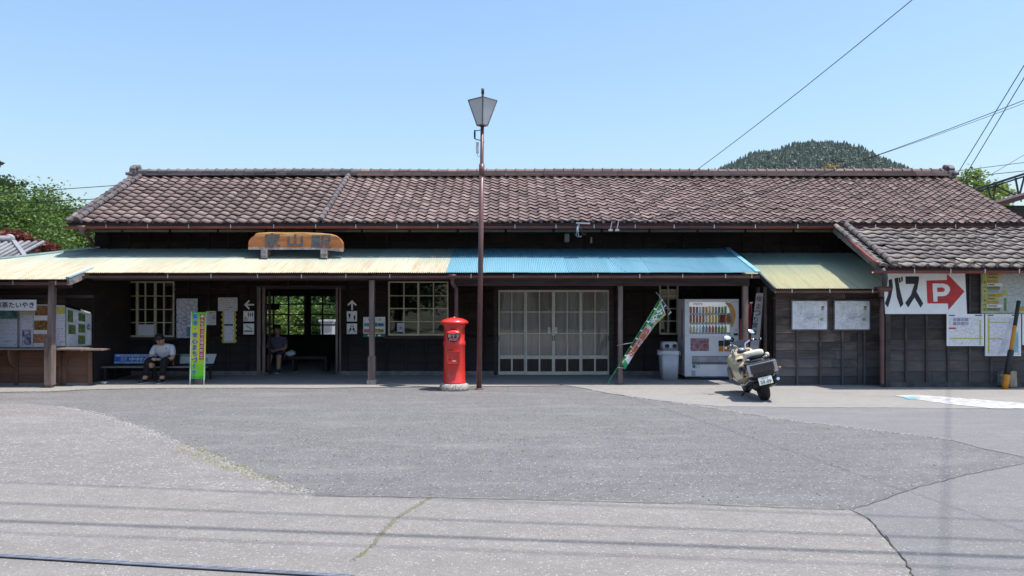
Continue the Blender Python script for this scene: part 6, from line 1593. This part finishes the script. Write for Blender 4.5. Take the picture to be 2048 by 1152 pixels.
# ------------------------------------------------------------------ wires
WIRE = M('wire_black', (.02, .02, .022), .5)
def wire(pts, r, label, sag=0., n=16, group='overhead wires', tri=False):
    a, b = Vector(pts[0]), Vector(pts[-1]); line = []
    if len(pts) == 3:
        c = Vector(pts[1])
        for k in range(n + 1):
            t = k / n; line.append(a * ((1 - t) * (1 - 2 * t)) + c * (4 * t * (1 - t)) + b * (t * (2 * t - 1)))
    else:
        for k in range(n + 1): t = k / n; line.append(a.lerp(b, t) - Vector((0, 0, sag * 4 * t * (1 - t))))
    o = mb().tube(line, r, 6).build('overhead_wire', WIRE); return tag(o, label, 'wire', group)
wire([(2.2, 16.38, 3.2), (4.45, 8.9, 4.96), (6.6, 1.0, 7.4)], .005, 'overhead wire dropping steeply to the eave over the blue awning')
wire([(2.32, 16.38, 3.2), (7.0, 13.55, 4.38), (13.5, 9.6, 7.2)], .006, 'overhead wire crossing in front of the wooded hill', n=30)
wire([(2.32, 16.4, 3.24), (7.0, 13.6, 4.36), (13.5, 9.7, 7.0)], .004, 'thin overhead wire just below the one crossing the hill', n=30)
def back(p0, p1, Y0, Y1, r, label, ext=.6):
    a, b = P(*p0, Y0), P(*p1, Y1); d = b - a; wire([a - d * .0, b + d * ext], r, label, 0)
back((1900, 372), (2048, 131), 24, 20, .012, 'steep overhead wire rising from behind the right roof end')
back((1918, 372), (2048, 156), 24, 20, .012, 'second steep overhead wire rising from behind the right roof end')
back((1890, 345), (2048, 325), 25, 25, .011, 'nearly level overhead wire above the steel gantry')
back((1895, 357), (2048, 342), 25, 25, .013, 'level overhead wire touching the gantry top')
back((1960, 362), (2048, 310), 26, 26, .008, 'faint slanting overhead wire above the gantry')
for (l, r_, lab) in (((387, 372), .011, 'highest overhead wire in front of the left trees'), ((407, 397), .013, 'second overhead wire in front of the left trees'), ((426, 414), .015, 'third overhead wire in front of the left trees'), ((452, 456), .008, 'lowest thin overhead wire in front of the left trees')):
    a, b = P(-60, l[0] + 4, 23.5), P(230, l[1] - 1, 23.5); wire([a, b + (b - a) * .4], r_, lab)
# street wires above the road, whose shadows lie across the near ground
def street(y0, y1, h, r, label, x0=0, x1=2048):
    a, b = Vector(G(x0, y0)), Vector(G(x1, y1)); off = Vector((SUN.x / SUN.z, SUN.y / SUN.z, 1)) * h; d = (b - a) * 1.7
    wire([a + off - d, b + off + d], r, label, .0)
street(1043, 1117, 9.0, .023, 'thick street cable stretched high above the road', 0, 2048)
street(1007, 1084, 9.4, .014, 'street wire stretched above the road beyond the thick cable')
street(1066, 1142, 9.8, .01, 'thin street wire stretched above the road on the near side of the thick cable')
street(966, 1044, 9.8, .01, 'street wire stretched above the road farthest from the thick cable')
street(826, 1106, 9.5, .008, 'street wire running out over the right side of the forecourt', 1896, 1888)

# ------------------------------------------------------------------ foliage
def leaf_mat(name, c1, c2, c3=None):
    m, nt, b = base_mat(name)
    g_ = nd(nt, 'ShaderNodeNewGeometry')
    cr = nd(nt, 'ShaderNodeValToRGB'); e = cr.color_ramp.elements; e[0].color = rgba(c1); e[1].color = rgba(c2)
    if c3: k = e.new(.85); k.color = rgba(c2); e[2].color = rgba(c3)
    nt.links.new(g_.outputs['Random Per Island'], cr.inputs[0])
    c = mix(nt, mth(nt, 'MULTIPLY', ramp(nt, noise(nt, g_.outputs['Position'], .9, 3), .35, .65), .5), cr.outputs[0], tuple(x * .6 for x in c1))
    nt.links.new(c, b.inputs['Base Color']); b.inputs['Roughness'].default_value = .5; b.inputs['Specular IOR Level'].default_value = .35
    tl = nd(nt, 'ShaderNodeBsdfTranslucent'); nt.links.new(c, tl.inputs[0]); ms = nd(nt, 'ShaderNodeMixShader'); ms.inputs[0].default_value = .35
    nt.links.new(b.outputs[0], ms.inputs[1]); nt.links.new(tl.outputs[0], ms.inputs[2]); nt.links.new(ms.outputs[0], nt.nodes['Material Output'].inputs['Surface'])
    return m
LF = leaf_mat('leaf_green', (.065, .125, .026), (.18, .285, .062)); LD = leaf_mat('leaf_dark', (.03, .065, .02), (.08, .13, .035)); LR = leaf_mat('leaf_red', (.13, .025, .02), (.26, .07, .045)); LY_ = leaf_mat('leaf_lime', (.14, .23, .05), (.34, .44, .1))
BARK = M('bark', (.12, .09, .07), .9, col2=(.06, .045, .035), scale=6, stretch=(3, 3, .6), bump=.6, bscale=10)
def leaves(rn, blobs, n, size, clump=26, spread=.3):
    vs, fs = [], []; cents = []
    vol = [b[1][0] * b[1][1] * b[1][2] for b in blobs]; tot = sum(vol)
    for (c, r), v in zip(blobs, vol):
        for k in range(max(4, int(clump * v / tot * len(blobs)))):
            d = Vector((rn.gauss(0, 1), rn.gauss(0, 1), rn.gauss(0, 1))).normalized(); q = rn.uniform(.45, 1.0)
            cents.append((Vector((c[0] + d.x * r[0] * q, c[1] + d.y * r[1] * q, c[2] + d.z * r[2] * q)), min(r) * spread * rn.uniform(.6, 1.5)))
    for i in range(n):
        c, s = rn.choice(cents); p_ = c + Vector((rn.gauss(0, s), rn.gauss(0, s), rn.gauss(0, s * .7)))
        a = Vector((rn.gauss(0, 1), rn.gauss(0, 1), rn.gauss(0, .5))).normalized(); b = a.cross(Vector((rn.gauss(0, 1), rn.gauss(0, 1), rn.gauss(0, 1)))).normalized()
        l = size * rn.uniform(.6, 1.4); k = len(vs)
        vs += [p_ - a * l * .5, p_ + b * l * .28, p_ + a * l * .5, p_ - b * l * .28]; fs.append((k, k + 1, k + 2, k + 3))
    return vs, fs, cents
def tree(name, base, blobs, n, size, mat, label, group=None, trunk=.12, seed=1, clump=26, spread=.3, cat='tree'):
    rn = random.Random(seed); o = thing(name, base, label, cat, group)
    vs, fs, cents = leaves(rn, blobs, n, size, clump, spread)
    m_ = mb(); m_.v = vs; m_.f = fs; m_.sm = [False] * len(fs); build_raw(m_, 'crown', mat, o, None)
    t = mb(); B = Vector(base); top = Vector(blobs[0][0])
    t.tube([B, B.lerp(top, .4) + Vector((rn.uniform(-.1, .1), 0, 0)), top], [trunk, trunk * .75, trunk * .35], 8)
    for c, s in rn.sample(cents, min(12, len(cents))):
        st_ = B.lerp(top, rn.uniform(.4, .9)); t.tube([st_, st_.lerp(c, .5) + Vector((0, 0, .1)), c], [trunk * .35, trunk * .22, trunk * .08], 5)
    t.build('trunk', BARK, o); return o
def blob(px, py, Y, rx, rz, ry=None): p_ = P(px, py, Y); return ((p_.x, p_.y, p_.z), (rx, ry or rx, rz))
tree('broadleaf_tree', (X(30, 27), 27, 0), [blob(15, 450, 27, 1.4, 1.0), blob(-60, 440, 27, 1.4, 1.1), blob(40, 485, 27, 1.6, .8), blob(40, 402, 27, .6, .35)], 26000, .115, LF, 'bright green broadleaf tree nearest the kiosk roof', 'trees behind the station', .14, 4, 70)
tree('broadleaf_tree', (X(130, 30), 30, 0), [blob(125, 445, 30, 1.1, .8), blob(95, 420, 30, 1.0, .8), blob(150, 480, 30, 1.4, .9), blob(75, 470, 30, 1.4, .8), blob(190, 490, 30, .8, .5)], 24000, .115, LF, 'green tree whose crown meets the left roof verge', 'trees behind the station', .14, 5, 60)
tree('sparse_tree', (X(25, 33), 33, 0), [blob(30, 375, 33, 1.0, .35), blob(8, 362, 33, .5, .3), blob(-30, 380, 33, 1, .5)], 1500, .14, LD, 'thin twiggy tree top above the bright green one', 'trees behind the station', .08, 6, 22, .35)
tree('red_shrub', (X(60, 21), 21, 0), [blob(45, 487, 21, .45, .22), blob(15, 478, 21, .4, .25), blob(95, 497, 21, .35, .14)], 3200, .09, LR, 'dark red leaved shrub between the grey roof and the kiosk awning', None, .05, 7, 26, cat='shrub')
tree('broadleaf_tree', (X(1960, 36), 36, 0), [blob(1925, 372, 36, .8, .5), blob(1940, 355, 36, .5, .35), blob(1968, 400, 36, 1.1, .7), blob(1990, 378, 36, .6, .4)], 5200, .15, LY_, 'light green tree behind the steel gantry', 'trees behind the station', .12, 8, 40)
tree('sparse_tree', (X(1668, 40), 40, 0), [blob(1664, 335, 40, .3, .16)], 160, .16, leaf_mat('leaf_straw', (.28, .2, .07), (.42, .32, .12)), 'straw-coloured tree tip showing over the ridge before the hill', None, .06, 9, 10, .5)
# greenery beyond the platform, seen through the waiting room
k = 0
for px, py, Y, rx, rz, mt, lab in ((548, 648, 28, .9, .7, LY_, 'yellow-green bush beyond the left pane of the waiting room'), (590, 645, 29, 1.1, .85, LF, 'green bush in the middle of the waiting room window'), (640, 650, 29.5, 1.0, .8, LF, 'green bush behind the white platform cabinet'), (690, 652, 29, .9, .8, LD, 'dark bush right of the white platform cabinet'), (510, 640, 30, 1.2, 1.0, LF, 'bush at the left edge of the waiting room view')):
    tree('bush', (X(px, Y), Y, 0), [blob(px, py, Y, rx, rz), blob(px + 12, py + 22, Y, rx * 1.1, rz * .7)], 5000, .12, mt, lab, 'bushes beyond the platform', .05, 20 + k, 30, cat='bush'); k += 1
for px, py, Y, rx, rz, mt, lab in ((560, 585, 44, 3.2, 2.6, LD, 'dark tree farthest left through the waiting room'), (620, 595, 48, 3.0, 2.4, LD, 'dark tree in the middle beyond the waiting room'), (668, 600, 38, 1.8, 2.2, LD, 'dark leafy tree at the right of the waiting room view')):
    tree('broadleaf_tree', (X(px, Y), Y, 0), [blob(px, py, Y, rx, rz), blob(px - 25, py + 25, Y, rx, rz * .8)], 6000, .3, mt, lab, 'trees beyond the platform', .16, 30 + k, 40); k += 1
structure(mb().box(-14, 14, 24.2, 27.2, -.02, .4).build('platform', A_conc))
cb_ = thing('platform_cabinet', (X(654, 26), 26, .4), 'white cabinet on the platform seen through the waiting room', 'cabinet')
mb().box(X(641, 26), X(665, 26), 26, 26.4, .4, Z(644, 26)).build('case', M('cabinet_white', (.7, .7, .72), .4), cb_, bevel=.02)
mb().box(X(637, 26), X(668, 26), 25.96, 26.44, Z(644, 26), Z(640, 26)).build('lid', M('cabinet_white', (.7, .7, .72)), cb_, bevel=.01)

# ------------------------------------------------------------------ wooded hill
def hillz(x, y):
    q = ((x - 345) / 150) ** 2 + ((y - 950) / 190) ** 2
    q2 = ((x - 470) / 130) ** 2 + ((y - 960) / 160) ** 2; q3 = ((x - 250) / 130) ** 2 + ((y - 930) / 160) ** 2
    return 187 * math.exp(-(abs(x - 348) / (335 if x > 348 else 300)) ** 1.5 - ((y - 950) / 200) ** 2) + 2.5 * math.sin(x * .05 + 1) + 2 * math.sin(y * .043 + x * .02) + 1.8 * math.sin(x * .13 + y * .05)
hv, hf = [], []; nx, ny = 60, 40
for j in range(ny + 1):
    for i in range(nx + 1):
        x, y = -100 + 900 * i / nx, 560 + 760 * j / ny; hv.append((x, y, hillz(x, y) - 3))
hf = [(j * (nx + 1) + i, j * (nx + 1) + i + 1, (j + 1) * (nx + 1) + i + 1, (j + 1) * (nx + 1) + i) for j in range(ny) for i in range(nx)]
hm = mb(); hm.add(hv, hf, True); structure(hm.build('hill', M('hill_floor', (.03, .05, .025), .9, scale=.05)))
rn = random.Random(77); wv, wf = [], []
def conifer(x, y, z, h, r):
    for a, b, q in ((0.12, .62, 1.), (.38, .82, .72), (.62, 1.0, .45)):
        k = len(wv); n = 7; ph = rn.uniform(0, 6)
        for i in range(n):
            t = ph + 2 * math.pi * i / n; rr_ = r * q * rn.uniform(.65, 1.2); wv.append((x + rr_ * math.cos(t), y + rr_ * math.sin(t), z + h * (a + rn.uniform(-.05, .05))))
        wv.append((x + rn.uniform(-.2, .2), y, z + h * b)); wf.extend([(k + i, k + (i + 1) % n, k + n) for i in range(n)])
cnt = 0
while cnt < 9500:
    x, y = rn.uniform(130, 560), rn.uniform(820, 985); z = hillz(x, y)
    if z < 95: continue
    broad = rn.random() < .14
    h = rn.choice((3.5, 4, 5, 6, 7, 9)) * rn.uniform(.85, 1.15) if not broad else rn.uniform(4, 6)
    conifer(x, y, z - 3.0, h, h * (rn.uniform(.26, .42) if not broad else .6)); cnt += 1
wm = mb(); wm.v = [Vector(v) for v in wv]; wm.f = wf; wm.sm = [False] * len(wf)
wo = build_raw(wm, 'hillside_wood', leaf_mat('conifer', (.024, .056, .032), (.05, .092, .042), (.085, .135, .055)), None, 'stuff')
wo['label'] = 'dense conifer wood covering the distant hill'; wo['category'] = 'wood'
for (cx_, cy_, hh, rw) in ((560, 900, 60, 200), ):
    pass

# ------------------------------------------------------------------ steel gantry, neighbours
gt = thing('steel_gantry', (X(2010, 26), 26, 0), 'dark lattice steel gantry beyond the right roof end', 'gantry')
ST_ = M('gantry_steel', (.025, .027, .032), .6); q = 26
for a, b, w in (((1946, 381), (2100, 331), .07), ((1956, 383), (2100, 336), .05), ((1985, 405), (2100, 388), .07)): mb().bar(P(*a, q), P(*b, q), w, w).build('chord', ST_, gt)
for a, b in (((1975, 374), (1984, 401)), ((1992, 368), (1986, 402)), ((1992, 372), (2033, 392)), ((2031, 356), (2038, 394)), ((2049, 352), (2038, 394)), ((2049, 352), (2080, 388))): mb().bar(P(*a, q), P(*b, q), .045, .045).build('brace', ST_, gt)
mb().box(X(2096, q) - .1, X(2096, q) + .1, q - .1, q + .1, 0, Z(330, q)).build('mast', ST_, gt)
nh = thing('neighbour_house', (X(2080, 21), 21.4, 0), 'dark building with reddish eave at the right edge behind the roof', 'building')
mb().box(X(2004, 21.2), X(2004, 21.2) + 4, 21.2, 25, 0, Z(411, 21.2)).build('wall', M('dark_render', (.05, .04, .038), .8), nh)
mb().prism([P(1998, 413, 20.9), P(2160, 366, 20.9), P(2160, 357, 20.9), P(1998, 404, 20.9)], (0, 1.2, 0)).build('roof', M('red_roof', (.07, .025, .022), .6), nh)
nl = thing('neighbour_house', (X(-10, 19.4), 19.8, 0), 'grey tiled neighbour roof low behind the kiosk awning', 'building')
yy = 19.5
mb().box(X(-200, yy), X(36, yy), yy + .3, yy + 3, 0, Z(500, yy)).build('wall', M('neighbour_wall', (.2, .18, .16), .8), nl)
NT = tile_mat('neighbour_tile', (.2, .2, .215), (.3, .3, .32), (.38, .38, .4), .2)
ro = mb().prism([P(-200, 519, yy - .3), P(52, 519, yy - .3), P(27, 484, yy + 1.0), P(-200, 484, yy + 1.0)], (0, .02, -.08)).build('roof', NT, nl)
for k in range(14):
    x = X(24 - k * 15, yy - .3); mb().tube([(x, yy - .34, Z(519, yy - .3)), (x, yy + .98, Z(484, yy + 1.0))], .045, 6).build('verge_tile', NT, ro)
mb().tube([P(-200, 479, yy + 1.0), P(24, 479, yy + 1.0)], .1, 8).build('ridge_cap', NT, ro); mb().lathe([(0, -.05), (.12, -.05), (.13, 0), (.1, .04), (0, .04)], P(19, 478, yy + .98), 14, (0, -1, 0)).build('ridge_ornament', NT, ro)
mb().bar(P(27, 484, yy + .95), P(52, 518, yy - .35), .1, .12).build('verge_board', NT, ro)
nt_ = thing('neighbour_house', (-11, 12.8, 0), 'tall house whose dark eave corner pokes in at the upper left', 'building')
mb().box(-13, -9.35, 11.4, 14.2, 0, Z(334, 14)).build('wall', M('tall_wall', (.16, .13, .11), .8), nt_)
mb().prism([P(-400, 180, 14), P(11, 326, 14), P(4, 331, 14), P(-400, 230, 14)], (0, -2.4, 0)).build('roof', M('dark_roof', (.03, .028, .03), .6), nt_)
mb().box(X(-400, 14), X(3, 14), 13.6, 13.98, Z(335, 14), Z(322, 14)).build('fascia', M('dark_roof', (.03, .028, .03)), nt_)

# across the street behind the viewer: what the station windows mirror
hs = thing('opposite_house', (2.5, -13, 0), 'pale house across the street mirrored in the glazed doors', 'building')
mb().box(-3, 8, -19, -13, 0, 4.2).build('wall', M('pale_wall', (.42, .41, .39), .8), hs)
mb().prism([(-3.5, -12.4, 4.1), (-3.5, -19.6, 4.1), (-3.5, -16, 6.4)], (12, 0, 0)).build('roof', M('slate_roof', (.1, .1, .11), .6), hs)
for x in (-1.8, 1.2, 4.2, 6.4):
    w_ = mb().box(x, x + 1.2, -13, -12.96, 1.1, 2.3).build('window', M('dark_window', (.03, .035, .04), .1), hs); mb().box(x - .06, x + 1.26, -12.97, -12.93, 1.02, 1.1).build('sill', WHITE, w_)
for k, (x, y, h) in enumerate(((-6.5, -10, 6), (-10.5, -12, 7), (-15, -11, 6.5), (-20, -12, 7))):
    tree('street_tree', (x, y, 0), [((x, y, h * .6), (2.0, 1.8, h * .32)), ((x + 1, y, h * .42), (1.7, 1.6, h * .25)), ((x - 1.2, y, h * .4), (1.6, 1.6, h * .28))], 5000, .3, LF if k % 2 else LD, ('dark leafy street tree next to the pale house across the street', 'bright leafy street tree, second from the pale opposite house', 'dark leafy street tree, third from the pale opposite house', 'bright leafy street tree, fourth from the pale opposite house')[k], 'trees across the street', .16, 50 + k, 40)
# thin summer haze over the valley
hz = mb().box(-900, 900, -60, 1400, -1.2, 260)
m, nt, b = base_mat('haze_air'); nt.nodes.remove(b)
pv = nd(nt, 'ShaderNodeVolumePrincipled'); pv.inputs['Color'].default_value = (.72, .82, .95, 1); pv.inputs['Density'].default_value = .00006; pv.inputs['Anisotropy'].default_value = .2
nt.links.new(pv.outputs[0], nt.nodes['Material Output'].inputs['Volume'])
hz.build('haze', m, kind='stuff')
flush_texts()
